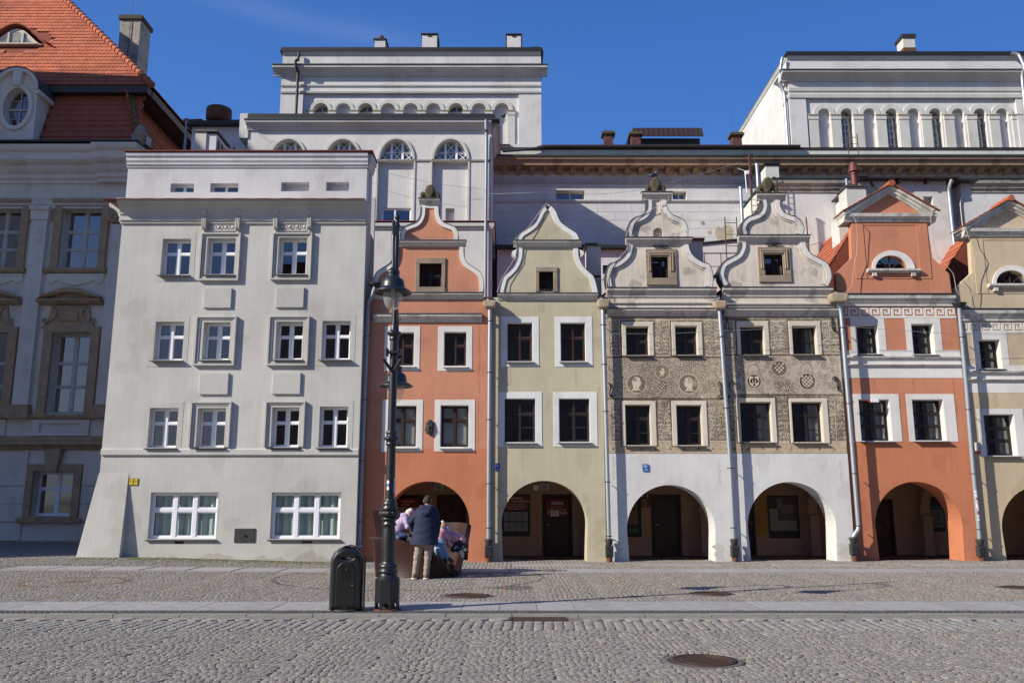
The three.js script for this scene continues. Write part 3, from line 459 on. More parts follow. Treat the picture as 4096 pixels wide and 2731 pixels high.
// ---------- grey town house on the left ----------
{
  const q = Q.grey, d = 24.65, z = -d, X0 = -11.85, X1 = -4.43;
  const h = thing('grey_house', 'pale grey rendered house with white windows beside the ornate facade', 'house', [-8.14, 0, z]);
  const all = [...q.plain, ...q.mi], holes = [...all, ...q.gw, ...q.vent];
  add(h, 'wall', slabGeo([[X0, -.15], [X1, -.15], [X1, 10.72], [X0, 10.72]], holes.map(rectPts), z - .45, z), M.grey);
  add(h, 'attic_wall', slabGeo([[X0 + .03, 10.722], [X1 - .03, 10.722], [X1 - .03, 11.78], [X0 + .03, 11.78]], q.att.map(rectPts), z - .45, z - .01), M.attic);
  add(h, 'side_wall', [bx(X0, X0 + .3, -.15, 12, z - 3.4, z - .45), bx(X1 - .3, X1, 7.0, 12, z - .8, z - .45), bx(X1 - .3, X1, -.15, 7.0, z - 3.4, z - .45), bx(X0 + .3, X1 - .3, -.15, 12, z - 3.4, z - 3.2)], M.grey);
  rooms(h, X0 + .3, X1 - .31, .05, 10.5, z - 3.15, z - .46); rooms(h, X0 + .4, -8.2, 10.75, 11.6, z - 1.2, z - .46);
  for (const y of [2.9, 5.5, 8.05]) add(h, 'floor_slab', bx(X0 + .4, X1 - .4, y, y + .2, z - 3.1, z - .46), M.room);
  for (const x of [-9.6, -7.65, -5.9]) add(h, 'partition', bx(x, x + .1, .16, 10.3, z - 3.04, z - .47), M.room);
  // crowning cornice
  const cp = [[-.05, 11.78], [.03, 11.78], [.04, 11.84], [.075, 11.86], [.075, 11.90], [.09, 11.95], [.11, 11.97], [.11, 12.08], [.15, 12.11], [.16, 12.16], [.16, 12.22], [-.05, 12.24]];
  add(h, 'crown_cornice', [profX(cp, X0, X1, z - .01), profZ(cp, z - .8, z - .01, X1 - .03, 1)], M.attic);
  add(h, 'crown_tiles', bx(X0 - .06, X1 + .16, 12.245, 12.275, z - .8, z + .2), M.darkTile);
  // main cornice with its row of eaves tiles
  const mp = [[-.05, 9.97], [.05, 9.97], [.06, 10.02], [.10, 10.06], [.10, 10.20], [.14, 10.24], [.15, 10.30], [.19, 10.36], [.27, 10.44], [.38, 10.50], [.44, 10.53], [.45, 10.64], [-.05, 10.68]];
  add(h, 'main_cornice', [profX(mp, X0 - .02, X1, z), profZ(mp, z - 1.2, z, X0, -1)], M.greyTrim);
  for (let x = X0 - .45; x < X1 - .05; x += .105) { const g = bx(0, .1, 0, .018, 0, .62); g.rotateX(.16); g.translate(x, 10.785 - .10 + .006 * Math.sin(x * 9), z - .12); add(h, 'eaves_tile', g, M.darkTile); }
  // consoles and roundels above two of the windows
  for (const r of q.br) {
    const c = part(h, 'console'), w = r[1] - r[0];
    add(c, 'block', slabGeo(rectPts([r[0] + .01, r[1] - .01, r[2] + .02, r[3]]), [], z, z + .12, .02), M.greyTrim);
    add(c, 'scroll', profX([[-.01, r[3] - .22], [.14, r[3] - .2], [.22, r[3] - .12], [.22, r[3]], [-.01, r[3]]], r[0], r[1], z), M.greyTrim);
    for (let k = 0; k < 3; k++) add(c, 'reed', new THREE.CylinderGeometry(.02, .02, .36, 8).translate(r[0] + w * (.22 + .28 * k), r[2] + .24, z + .12), M.greyTrim);
    add(c, 'drop', new THREE.ConeGeometry(.05, .13, 10).translate((r[0] + r[1]) / 2, r[2] - .04, z + .05), M.greyTrim);
  }
  for (const [a, b] of [[-9.24, -8.38], [-7.08, -6.21]]) add(h, 'frieze_panel', frameGeo([a, b, 9.74, 9.99], [a + .03, b - .03, 9.77, 9.96], z, z + .03), M.greyTrim);
  for (const [x, y] of q.med) { add(h, 'roundel', [new THREE.TorusGeometry(.093, .018, 8, 24).translate(x, y, z + .012), new THREE.SphereGeometry(.062, 16, 10).scale(1, 1, .7).translate(x, y, z + .006)], M.greyTrim); }
  // window surrounds
  for (const r of q.plain) add(h, 'paint_surround', frameGeo([r[0] - .17, r[1] + .15, Math.max(r[2] - .2, 3.19), r[3] + .17], r, z - .004, z + .006), M.greyPatch);
  q.mo.forEach((o, k) => {
    const i = q.mi[k], s = part(h, 'moulded_surround'), bot = k > 3 ? i[2] : null, y0 = bot ?? o[2];
    const st = (a, b) => [i[0] - a * (i[0] - o[0]), i[1] + a * (o[1] - i[1]), i[2] - (bot ? 0 : a * (i[2] - o[2])), i[3] + a * (o[3] - i[3])];
    const fr = (a, b, zz) => bot ? slabGeo([[st(a)[0], y0], [st(b)[0], y0], [st(b)[0], st(b)[3]], [st(b)[1], st(b)[3]], [st(b)[1], y0], [st(a)[1], y0], [st(a)[1], st(a)[3]], [st(a)[0], st(a)[3]]], [], z - .004, z + zz, .006) : frameGeo(st(a), st(b), z - .004, z + zz, .006);
    add(s, 'moulding', fr(1, .72, .10), M.greyTrim); add(s, 'moulding', fr(.70, .40, .065), M.greyTrim); add(s, 'moulding', fr(.38, 0, .045), M.greyTrim);
  });
  for (const r of all) win(h, r, z, { mat: M.pvc, fw: .055, mull: .10, tran: .07, sash: .018, rows: [.635], rec: .2, sill: true, sillOut: .12, sillOver: .06, sillMat: M.woodDark });
  q.att.slice(0, 2).forEach(r => win(h, [r[0], r[1], r[2], r[3]], z - .01, { mat: M.pvc, fw: .04, mull: .06, sash: .012, rows: [], rec: .2 }));
  q.att.slice(2).forEach(r => add(h, 'blind_opening_back', bx(r[0], r[1], r[2], r[3], z - .3, z - .22), M.attic));
  for (const r of q.pan) add(h, 'raised_panel', slabGeo(rectPts(r), [], z - .004, z + .06, .01), M.greyPatch);
  for (const r of q.gw) win(h, r, z, { mat: M.pvc, fw: .06, cols: [.345, .66], rows: [.63], mull: .11, tran: .085, sash: .035, rec: .12, sill: true, sillOut: .06, sillMat: M.woodDark, curtain: [[.04, .97, M.curtain]], glass: M.clearGlass });
  add(h, 'string_course', profX([[-.02, 3.0], [.05, 3.0], [.06, 3.02], [.06, 3.16], [.0, 3.2], [-.02, 3.2]], X0, X1, z), M.grey);
  // corner buttress, leaning
  { const p = [[X0 - .02, 2.5, .0], [-11.01, 2.52, .0], [-10.98, .0, .26], [X0 - .36, .0, .26], [X0 - .02, 2.5, -.6], [-11.01, 2.52, -.1], [-10.98, .0, -.1], [X0 - .36, .0, -.6]];
    const f = [[0, 3, 2], [0, 2, 1], [1, 2, 6], [1, 6, 5], [4, 7, 3], [4, 3, 0]], g = new THREE.BufferGeometry();
    g.setAttribute('position', new THREE.Float32BufferAttribute(f.flat().flatMap(k => [p[k][0], p[k][1], z + p[k][2]]), 3)); g.computeVertexNormals(); add(h, 'buttress', g, M.grey); }
  { const r2 = rng(61), damp = plaster(.47, .445, .40); // damp, flaking patches along the foot of the wall
    for (const [x, w, hh] of [[-10.2, .9, .22], [-9.0, 1.3, .28], [-7.4, 1.1, .20], [-6.2, 1.0, .34], [-5.2, .7, .42]]) { const p = [[x, 0]]; p.push([x + w, 0]); for (let k = 9; k >= 0; k--) p.push([x + w * k / 9, .02 + hh * Math.sin(Math.PI * (k + .5) / 10) * (.45 + r2() * .7)]); add(h, 'damp_patch', slabGeo(p, [], z - .004, z + .003), damp); } }
  for (const r of q.vent) add(h, 'vent', bx(r[0], r[1], r[2], r[3], z - .2, z - .05), M.rust);
  { const r = q.hatch[0], c = part(h, 'hatch'); add(c, 'door', slabGeo(rectPts(r), [], z - .01, z + .03, .008), M.ironDark);
    add(c, 'ribs', [bar([r[0] + .04, r[2] + .04, z + .03], [r[1] - .04, r[3] - .04, z + .03], .006), bar([r[0] + .04, r[3] - .04, z + .03], [r[1] - .04, r[2] + .04, z + .03], .006)], M.iron);
    add(c, 'knob', new THREE.CylinderGeometry(.035, .035, .03, 12).rotateX(Math.PI / 2).translate((r[0] + r[1]) / 2, (r[2] + r[3]) / 2, z + .045), M.iron);
    for (const a of [.1, .5, .9]) for (const b of [.12, .88]) add(c, 'bolt', new THREE.SphereGeometry(.012, 6, 5).translate(r[0] + (r[1] - r[0]) * a, r[2] + (r[3] - r[2]) * b, z + .03), M.iron); }
  { const g = slabGeo([[-3.4, 10.2], [-.5, 11.9], [-.5, 12.2], [-3.4, 10.4]].map(p => [-p[0], p[1]]), [], 0, X1 - X0 - .5); g.rotateY(Math.PI / 2); g.translate(X0 + .1, 0, z); add(h, 'roof', g, M.sheet); }
  { const r = q.sign[0];
    for (let k = 0; k < 2; k++) { const a = r[0] + k * .132; plate('utility_marker', k ? 'right one of two small yellow utility plates on the grey house' : 'left one of two small yellow utility plates on the grey house', 'sign', [a, a + .124, r[2], r[3]], z + .02, 64, 96, (c, W, H) => { c.fillStyle = '#d8b800'; c.fillRect(0, 0, W, H); c.strokeStyle = c.fillStyle = '#222'; c.lineWidth = 4; c.strokeRect(2, 2, W - 4, H - 4); c.font = 'bold 26px sans-serif'; c.fillText('W', 6, 44); c.fillRect(34, 34, 22, 5); c.font = 'bold 12px sans-serif'; c.fillText('100', 14, 18); c.fillRect(14, 52, 36, 4); c.fillRect(30, 52, 4, 22); c.fillText('1,2', 22, 90); }); } }
}

// ---------- narrow arcade houses ----------
// curved gable: c1, c2 = right-hand outlines from bottom to top, mirrored about xc
function curvedGable(h, z, xc, c1, c2, led, opts) {
  const { mat, trim, trimW = .13, proud = .05, hole, niche, apex } = opts;
  const R1 = spl(c1), R2 = spl(c2), L1 = mir(R1, xc), L2 = mir(R2, xc);
  const o1 = [...L1.slice().reverse(), ...R1].reverse(); // closed outline
  const y1 = c1[c1.length - 1][1], ring1 = [...R1, ...L1.slice().reverse()], ring2 = [...R2, ...L2.slice().reverse()];
  add(h, 'gable', slabGeo(ring1, hole ? [rectPts(hole)] : [], z - .32, z - .012), mat);
  add(h, 'gable_top', slabGeo(ring2, niche ? [archPts(niche)] : [], z - .32, z - .014), mat);
  if (niche) add(h, 'niche_back', bx(niche[0] - .02, niche[1] + .02, niche[2] - .02, niche[3] + .02, z - .3, z - .16), opts.nicheMat || trim);
  for (const [R, L] of [[R1, L1], [R2, L2]]) for (const [p, s] of [[R, 1], [L, -1]]) {
    const o = part(h, 'volute'); add(o, 'band', stripGeo(p, trimW, s, z - .326, z + proud), trim);
    if (opts.inner) add(o, 'inner_moulding', stripGeo(p.map((q, i) => { const a = p[Math.max(0, i - 1)], b = p[Math.min(p.length - 1, i + 1)], dx = b[0] - a[0], dy = b[1] - a[1], l = Math.hypot(dx, dy); return [q[0] - s * dy / l * (trimW + .01), q[1] + s * dx / l * (trimW + .01)]; }), .05, s, z - .1, z + .018), opts.inner);
    // sheet metal cap on the edge
    const P = p.map(q => [q[0] + s * .012, q[1] + .012]); add(o, 'cap_sheet', stripGeo(P, .016, s, z - .35, z + proud + .02), M.flash);
  }
  led.forEach(r => ledge(h, r, z, .15, opts.ledgeMat || M.ledge));
}
// pitched tiled roof behind a gable, ridge running away from the street
function backRoof(h, x0, x1, yE, yR, z0, z1) {
  const xc = (x0 + x1) / 2;
  for (const s of [-1, 1]) {
    const w = (x1 - x0) / 2 + .05, L = Math.hypot(w, yR - yE), n = Math.round(L / .26), sl = part(h, 'roof_slope');
    for (let k = 0; k < n; k++) {
      const t0 = k / n, t1 = (k + 1.25) / n, a = [xc + s * w * (1 - t0), yE + (yR - yE) * t0], b = [xc + s * w * (1 - Math.min(1, t1)), yE + (yR - yE) * Math.min(1, t1)];
      const nx = s * (yR - yE) / L * .03, ny = w / L * .03, pts = [[a[0], a[1]], [a[0] + nx, a[1] + ny], [b[0] + nx * .35, b[1] + ny * .35], [b[0], b[1]]];
      if (THREE.ShapeUtils.area(pts.map(q => V2(...q))) < 0) pts.reverse();
      add(sl, 'tile_course', slabGeo(pts, [], z1, z0), M.tile[(k * 7 + (s > 0 ? 1 : 0)) % 4]);
    }
  }
  add(h, 'roof_core', slabGeo([[x0, yE - .3], [x1, yE - .3], [x1, yE - .01], [xc, yR - .02], [x0, yE - .01]], [], z1, z0), M.darkTile);
  for (let zz = z0; zz > z1; zz -= .34) add(h, 'ridge_tile', new THREE.CylinderGeometry(.09, .1, .36, 8).rotateX(Math.PI / 2).translate(xc, yR, zz - .17), M.tile[Math.abs(Math.round(zz * 3)) % 4]);
}
// rain stain: a ragged thin film running down the plaster
function stain(h, x, y1, y0, w, z, mat, seed) {
  const r = rng(seed), L = [], R = [], n = 14; for (let k = 0; k <= n; k++) { const y = y1 + (y0 - y1) * k / n, ww = w * (.3 + .7 * r()) * (k === n ? .15 : k === 0 ? .5 : 1), cx = x + Math.sin(k * .9 + seed) * w * .12; L.push([cx - ww / 2, y]); R.push([cx + ww / 2, y]); }
  const p = [...R.reverse(), ...L]; if (THREE.ShapeUtils.area(p.map(q => V2(...q))) < 0) p.reverse(); add(h, 'rain_stain', slabGeo(p, [], z - .002, z + .0016), mat);
}
const stainOrange = plaster(.53, .205, .115), stainPale = plaster(.60, .26, .155), stainOlive = plaster(.49, .445, .32), stainWhite = plaster(.62, .60, .565), stainBeige = plaster(.54, .44, .29), stainGrey = plaster(.50, .49, .455);
const signFace = (n) => (c, W, H) => { c.fillStyle = '#b9b3a6'; c.fillRect(0, 0, W, H); c.strokeStyle = '#222'; c.lineWidth = 5; c.strokeRect(5, 5, W - 10, H - 10); c.fillStyle = '#111'; c.textAlign = 'center'; c.font = 'bold 72px serif'; c.fillText(n, W / 2, H * .66); c.font = 'bold 22px serif'; c.fillText('PGKiM', W / 2, 30); c.fillText('RYNEK', W / 2, H - 14); };

{ // orange house, number 24
  const q = Q.or, d = 25.0, z = -d, X0 = -4.41, X1 = -.63, xc = -2.54;
  const h = thing('gabled_house', 'narrow orange house with curved gable behind the black lamp post', 'house', [xc, 0, z]);
  arcadeFront(h, [X0, X1], 7.78, [-3.66, -1.22, 0, 2.27], q.si, M.orange, M.orangeLow, 3.22, z);
  arcadeWalk(h, X0, X1, z, 2.7, [[-3.75, -2.88, .95, 1.9], [-2.44, -1.47, -.05, 1.92]]);
  rooms(h, X0 + .05, X1 - .05, 2.86, 7.7, z - 5.5, z - .4);
  add(h, 'floor_slab', bx(X0 + .2, X1 - .2, 4.95, 5.15, z - 5.35, z - .41), M.room);
  curvedGable(h, z, xc, q.c1, q.c2, q.ledge, { mat: M.orange, trim: M.trimWhite, hole: q.gwi[0], niche: q.niche[0], nicheMat: M.ledge });
  add(h, 'cap_neck', bx(-2.80, -2.29, 10.6, 10.7, z - .3, z + .02), M.trimWhite);
  fleur(h, q.fl[0], z); spikes(h, X0 + .3, X1 - .3, 7.89, z + .1); spikes(h, -3.4, -1.5, 9.53, z + .1); spikes(h, -4.1, -.95, 7.23, z + .1);
  ledge(h, q.corn[0], z, .17, M.ledge, 'window_cornice');
  q.so.forEach((o, k) => { add(h, 'window_surround', frameGeo(o, q.si[k], z - .004, z + .012, .004), M.trimWhite); win(h, q.si[k], z, { rows: [k < 2 ? .62 : .66], blind: k > 1, rec: .15, sill: true, sillOut: .09, sillMat: M.ledge, reveal: M.trimWhite }); });
  stoneWin(h, q.gwo[0], q.gwi[0], z, { cols: [.45] });
  rooms(h, -3.2, -1.9, 7.95, 9.0, z - 1.6, z - .33);
  backRoof(h, X0 + .1, X1, 7.9, 9.3, z - 1.65, z - 6);
  for (const [x, a, b, w, m] of [[-.98, 6.9, 4.8, .07, stainOrange], [-1.0, 4.6, 3.3, .06, stainOrange], [-.86, 6.95, 5.6, .16, stainPale], [-2.5, 5.5, 4.75, .3, stainPale], [-3.9, 6.95, 6.3, .12, stainPale], [-1.6, 7.68, 7.28, .25, stainPale], [-3.2, 7.68, 7.3, .2, stainPale]]) stain(h, x, a, b, w, z, m, Math.round(x * 90 + 900));
  // notice case and door under the arch
  planks(h, [-2.44, -1.47, -.05, 1.92], z - 3.0);
  const zb = z - 3;
  plate('notice_case', 'dark framed red poster case under the arch of the orange house', 'notice case', [-3.75, -2.88, .95, 1.9], zb + .05, 256, 280, (c, W, H) => { c.fillStyle = '#1d1210'; c.fillRect(0, 0, W, H); c.fillStyle = '#b8a89a'; c.fillRect(26, 40, 180, 230); c.fillStyle = '#8d1a18'; c.fillRect(26, 30, 190, 84); c.fillStyle = '#d9c9bd'; c.font = 'italic bold 22px sans-serif'; c.fillText('LEGNICKIE', 46, 66); c.fillText('ŚWIĘTO', 46, 96); c.fillStyle = '#444'; for (let i = 0; i < 9; i++) c.fillRect(44, 130 + i * 14, 90 + (i * 37) % 60, 4); c.fillStyle = '#8d1a18'; c.fillRect(150, 136, 40, 10); });
  plate('house_number', 'enamel number plate under the arch of the orange house behind the lamp', 'sign', q.back[2], zb + .02, 192, 160, signFace('24'));
  // bronze emblem with its flag holder
  { const r = q.emb[0], e = thing('wall_emblem', 'small dark bronze emblem with flag bracket on the orange wall', 'emblem', [(r[0] + r[1]) / 2, r[2], z]), cx = (r[0] + r[1]) / 2, cy = (r[2] + r[3]) / 2, g = [], rr = rng(4);
    for (let k = 0; k < 26; k++) { const a = k * 2.4, t = Math.sqrt(k / 26); g.push(new THREE.SphereGeometry(.035 + rr() * .02, 7, 5).scale(1, 1.2, .7).translate(cx + Math.cos(a) * t * .1, cy + Math.sin(a) * t * .2, z + .05 + .03 * (1 - t))); }
    add(e, 'wreath', g, M.ironDark); add(e, 'shield', new THREE.SphereGeometry(.055, 12, 8).scale(.8, 1, .5).translate(cx, cy, z + .09), M.castIron);
    add(e, 'bracket', bar([cx, cy, z + .05], [cx + .02, cy + .1, z + .62], .012), M.iron); }
}
{ // olive house, number 25
  const q = Q.ol, d = 25.07, z = -d, X0 = -.60, X1 = 2.71, xc = 1.10;
  const h = thing('gabled_house', 'narrow olive beige house with pointed curved gable and number 25', 'house', [xc, 0, z]);
  arcadeFront(h, [X0, X1], 7.78, q.arch[0], q.si, M.olive, M.olive, 3.1, z);
  arcadeWalk(h, X0, X1, z, 2.7, [q.back[0], q.back[1]]);
  rooms(h, X0 + .05, X1 - .05, 2.86, 7.7, z - 5.5, z - .4); add(h, 'floor_slab', bx(X0 + .2, X1 - .2, 5.2, 5.4, z - 5.35, z - .41), M.room);
  curvedGable(h, z, xc, q.c1, q.c2, q.ledge, { mat: M.olive, trim: M.oliveTrim, trimW: .15, proud: .02, hole: q.gwi[0] });
  for (const s of [-1, 1]) add(h, 'gable_hook', slabGeo(spl([[xc + s * .93, 9.30], [xc + s * 1.08, 9.24], [xc + s * 1.10, 9.14], [xc + s * .97, 9.02], [xc + s * 1.0, 9.12]], 14), [], z - .3, z + .02), M.oliveTrim);
  spikes(h, X0 + .3, X1 - .4, 7.89, z + .1); spikes(h, .15, 2.0, 9.55, z + .1);
  q.so.forEach((o, k) => { add(h, 'window_surround', frameGeo(o, q.si[k], z - .004, z + .012, .004), M.oliveTrim); win(h, q.si[k], z, { rows: [k < 2 ? .63 : .66], bars: k > 1 ? [[.52]] : [], rec: .15, reveal: M.oliveTrim, sill: true, sillOut: .09, mat: k < 2 ? M.wood : M.woodDark, barMat: k > 1 && wr() < 2 ? M.woodDark : null }); });
  stoneWin(h, q.gwo[0], q.gwi[0], z); rooms(h, .5, 1.7, 7.92, 8.8, z - 1.6, z - .33);
  backRoof(h, X0, X1, 7.9, 9.2, z - 1.65, z - 6);
  for (const [x, a, b, w] of [[2.5, 7.6, 6.4, .22], [2.56, 5.2, 3.6, .12], [-.05, 5.62, 5.1, .08], [.9, 7.68, 7.3, .3], [1.9, 5.62, 5.0, .08], [.3, 3.24, 2.6, .1], [2.45, .9, .1, .4]]) stain(h, x, a, b, w, z, stainOlive, Math.round(x * 90 + 700));
  planks(h, q.back[1], z - 3);
  const zb = z - 3;
  plate('house_number', 'enamel number plate above the door with the red KSERO sign', 'sign', q.back[2], zb + .02, 192, 160, signFace('25'));
  solo('junction_box', 'small white electric box beside the number 25 plate', 'box', bx(q.back[3][0], q.back[3][1], q.back[3][2], q.back[3][3], zb, zb + .07), M.pvc, [q.back[3][0], q.back[3][2], zb]);
  plate('copy_shop_sign', 'red KSERO sign with opening hours on the dark arcade door', 'sign', q.back[4], zb + .0, 384, 300, (c, W, H) => { c.fillStyle = '#741512'; c.fillRect(0, 0, W, H); c.fillStyle = '#d8cfc8'; c.textAlign = 'center'; c.font = 'italic bold 68px sans-serif'; c.fillText('KSERO', W / 2, 100); c.font = 'italic bold 20px sans-serif'; c.fillText('GODZINY OTWARCIA:', W / 2, 148); c.font = 'italic bold 28px sans-serif'; c.fillText('PONIEDZIAŁEK - PIĄTEK', W / 2, 196); c.font = 'italic bold 54px sans-serif'; c.textAlign = 'left'; c.fillText('9', 12, 258); c.fillText('15:00', W - 160, 258); c.fillRect(72, 206, 150, 90); c.fillStyle = '#555'; for (let i = 0; i < 4; i++) c.fillRect(90, 222 + i * 14, 112, 4); });
  plate('travel_notice_board', 'dark glazed board of travel offers under the olive house arch', 'notice board', q.back[0], zb + .03, 384, 540, (c, W, H) => { c.fillStyle = '#161212'; c.fillRect(0, 0, W, H); c.fillStyle = '#741512'; c.fillRect(20, 16, W - 40, 190); c.fillStyle = '#d8cfc8'; c.textAlign = 'center'; c.font = 'italic bold 46px serif'; c.fillText('Weltur', W / 2, 66); c.font = 'bold 34px serif'; c.fillText('BIURO TURYSTYCZNE', W / 2, 106); c.font = 'italic bold 26px serif'; c.fillText('wycieczki z pasją...', W / 2, 138); c.font = 'bold 24px serif'; c.fillText('tel. 608 371 855, 784 630 717', W / 2, 168); c.fillText('www.weltur.com.pl', W / 2, 196); for (let i = 0; i < 4; i++) for (let j = 0; j < 2; j++) { c.fillStyle = '#8b8b93'; c.fillRect(28 + i * 84, 228 + j * 132, 74, 118); c.fillStyle = '#5d5d66'; for (let k = 0; k < 6; k++) c.fillRect(36 + i * 84, 244 + j * 132 + k * 15, 56, 4); } c.strokeStyle = '#777'; c.lineWidth = 3; for (let i = 0; i < 9; i++) { c.beginPath(); c.moveTo(30 + i * 40, 480); c.lineTo(30 + i * 40, 530); c.stroke(); } });
}
// drawn sgraffito: light lines and ornaments scratched through a dark coat
function sgraffito(W, H, r, holes, kind) {
  return canvasTex(W, H, (c) => {
    const rr = rng(kind * 91 + 3), sx = W / (r[1] - r[0]), sy = H / (r[3] - r[2]), X = x => (x - r[0]) * sx, Y = y => (r[3] - y) * sy;
    const light = '#cdbfab', dark = '#5f5347', mid = '#a39583';
    c.fillStyle = kind ? '#bcae9b' : '#ae9f8b'; c.fillRect(0, 0, W, H);
    for (let i = 0; i < 5000; i++) { c.globalAlpha = .10 + rr() * .16; c.fillStyle = rr() < .5 ? '#cdbfa9' : '#6d5b4b'; const s = 2 + rr() * 16; c.fillRect(rr() * W, rr() * H, s, s * .7); }
    c.globalAlpha = 1; c.lineCap = 'round';
    const curl = (x, y, s, a, dir, col) => { c.strokeStyle = col; c.beginPath(); for (let t = 0; t < 5.4; t += .3) { const q = s * (1 - t / 6.2), px = x + Math.cos(a + dir * t) * q, py = y + Math.sin(a + dir * t) * q; if (t) c.lineTo(px, py); else c.moveTo(px, py); } c.stroke(); };
    const field = (x0, x1, y0, y1, n, s0, s1) => { for (let i = 0; i < n; i++) { const x = x0 + rr() * (x1 - x0), y = y0 + rr() * (y1 - y0), s = s0 + rr() * (s1 - s0), a = rr() * 7, dr = rr() < .5 ? 1 : -1; c.lineWidth = 10 + s * sx * .25; curl(X(x), Y(y), s * sx, a, dr, dark); c.lineWidth = 4 + s * sx * .1; curl(X(x), Y(y), s * sx, a, dr, light); if (rr() < .5) { c.fillStyle = light; c.beginPath(); c.ellipse(X(x) + Math.cos(a) * s * sx * 1.2, Y(y) + Math.sin(a) * s * sx * 1.2, s * sx * .42, s * sx * .2, a, 0, 7); c.fill(); c.lineWidth = 1.2; c.strokeStyle = dark; c.stroke(); } } };
    const box = (x0, x1, y0, y1, f, lw = 3) => { if (f) { c.fillStyle = f; c.fillRect(X(x0), Y(y1), (x1 - x0) * sx, (y1 - y0) * sy); } c.lineWidth = lw; c.strokeStyle = '#433529'; c.strokeRect(X(x0), Y(y1), (x1 - x0) * sx, (y1 - y0) * sy); };
    const [b0, b1] = kind ? [4.85, 6.02] : [4.72, 5.93];
    // pilasters and ornament columns between the windows
    const cols = kind ? [[r[0] + .05, r[0] + .30], [7.84, 8.35], [9.42, 9.62], [9.66, 9.98]] : [[2.95, 3.22], [4.30, 4.50], [4.53, 4.73], [5.80, 6.02], [6.05, 6.36]];
    for (const [a, b] of cols) for (const [y0, y1] of [[3.42, b0 - .1], [b1 + .05, 7.1]]) {
      box(a, b, y0, y1, '#7d7062', 2); field(a + .05, b - .05, y0 + .1, y1 - .1, 16, .05, .09);
      c.fillStyle = light; c.fillRect(X(a), Y(y1), (b - a) * sx, 7); c.fillRect(X(a), Y(y0) - 9, (b - a) * sx, 8); c.fillRect(X(a), Y(y0 + (y1 - y0) * .42), (b - a) * sx, 4);
      c.strokeStyle = light; c.lineWidth = 3; for (let k = 0; k < 9; k++) { const y = y0 + .1 + (y1 - y0 - .2) * k / 8; c.beginPath(); c.moveTo(X(a + .02), Y(y)); c.quadraticCurveTo(X((a + b) / 2), Y(y + .09), X(b - .02), Y(y)); c.stroke(); }
    }
    // middle frieze
    box(r[0] + .06, r[1] - .1, b0, b1, kind ? '#b3a698' : mid, 3); if (!kind) field(r[0] + .15, r[1] - .2, b0 + .08, b1 - .06, 60, .08, .15); if (!kind) field(r[0] + .15, r[1] - .2, b0 + .08, b1 - .06, 260, .025, .06); else { field(r[0] + .15, r[1] - .2, b1 - .22, b1 - .06, 34, .06, .12); field(r[0] + .15, 7.1, b0 + .1, b1 - .2, 18, .06, .13); field(7.9, 8.5, b0 + .05, b0 + .35, 16, .06, .13); field(9.2, 9.8, b0 + .1, b1 - .2, 14, .06, .13); }
    field(r[0] + .1, r[1] - .15, b0 - .14, b0 - .06, 44, .04, .07);
    const disc = (x, y, R, f) => { for (let k = 0; k < 18; k++) { const a = k / 18 * 6.283; c.lineWidth = 9; curl(X(x) + Math.cos(a) * R * 1.3 * sx, Y(y) + Math.sin(a) * R * 1.3 * sx, R * .26 * sx, a, k % 2 ? 1 : -1, dark); c.lineWidth = 4; curl(X(x) + Math.cos(a) * R * 1.3 * sx, Y(y) + Math.sin(a) * R * 1.3 * sx, R * .26 * sx, a, k % 2 ? 1 : -1, light); } c.beginPath(); c.arc(X(x), Y(y), R * 1.1 * sx, 0, 7); c.fillStyle = light; c.fill(); c.beginPath(); c.arc(X(x), Y(y), R * sx, 0, 7); c.fillStyle = f; c.fill(); c.lineWidth = 2; c.strokeStyle = '#3c3027'; c.stroke(); };
    const shield = (x, y, s) => { c.beginPath(); c.moveTo(X(x - s), Y(y + s)); c.lineTo(X(x + s), Y(y + s)); c.lineTo(X(x + s), Y(y - s * .3)); c.quadraticCurveTo(X(x + s * .8), Y(y - s), X(x), Y(y - s * 1.2)); c.quadraticCurveTo(X(x - s * .8), Y(y - s), X(x - s), Y(y - s * .3)); c.closePath(); c.fillStyle = light; c.fill(); c.lineWidth = 2; c.strokeStyle = '#3c3027'; c.stroke(); };
    const check = (x, y, s, n) => { c.save(); shield(x, y, s); c.clip(); c.fillStyle = '#4c3e33'; for (let i = 0; i < n; i++) for (let j = 0; j < n + 1; j++) if ((i + j) % 2) c.fillRect(X(x - s + i * 2 * s / n), Y(y + s) + j * 2 * s / n * sy, 2 * s / n * sx, 2 * s / n * sy); c.restore(); };
    const head = (x, y, s, f) => { c.fillStyle = light; c.strokeStyle = '#3c3027'; c.lineWidth = 2.5; c.beginPath(); const P = [[-.1, .95], [.45, .8], [.52, .35], [.78, .1], [.56, .02], [.6, -.25], [.35, -.4], [.3, -.6], [.75, -.95], [-.75, -.95], [-.45, -.55], [-.6, .2], [-.5, .7]]; P.forEach(([a, b], i) => i ? c.lineTo(X(x + f * a * s), Y(y + b * s)) : c.moveTo(X(x + f * a * s), Y(y + b * s))); c.closePath(); c.fill(); c.stroke(); for (let k = 0; k < 10; k++) { c.lineWidth = 2; curl(X(x - f * s * .2 + (rr() - .5) * s * .5), Y(y + s * .5 + (rr() - .5) * s * .5), s * .16 * sx, rr() * 6, 1, '#5a4a3c'); } c.fillStyle = '#3c3027'; c.fillRect(X(x + f * s * .38) - 3, Y(y + s * .28), 7, 4); for (let k = 0; k < 5; k++) { c.beginPath(); c.moveTo(X(x - s * .6 + k * s * .26), Y(y - s * .6)); c.lineTo(X(x - s * .7 + k * s * .3), Y(y - s * .92)); c.stroke(); } };
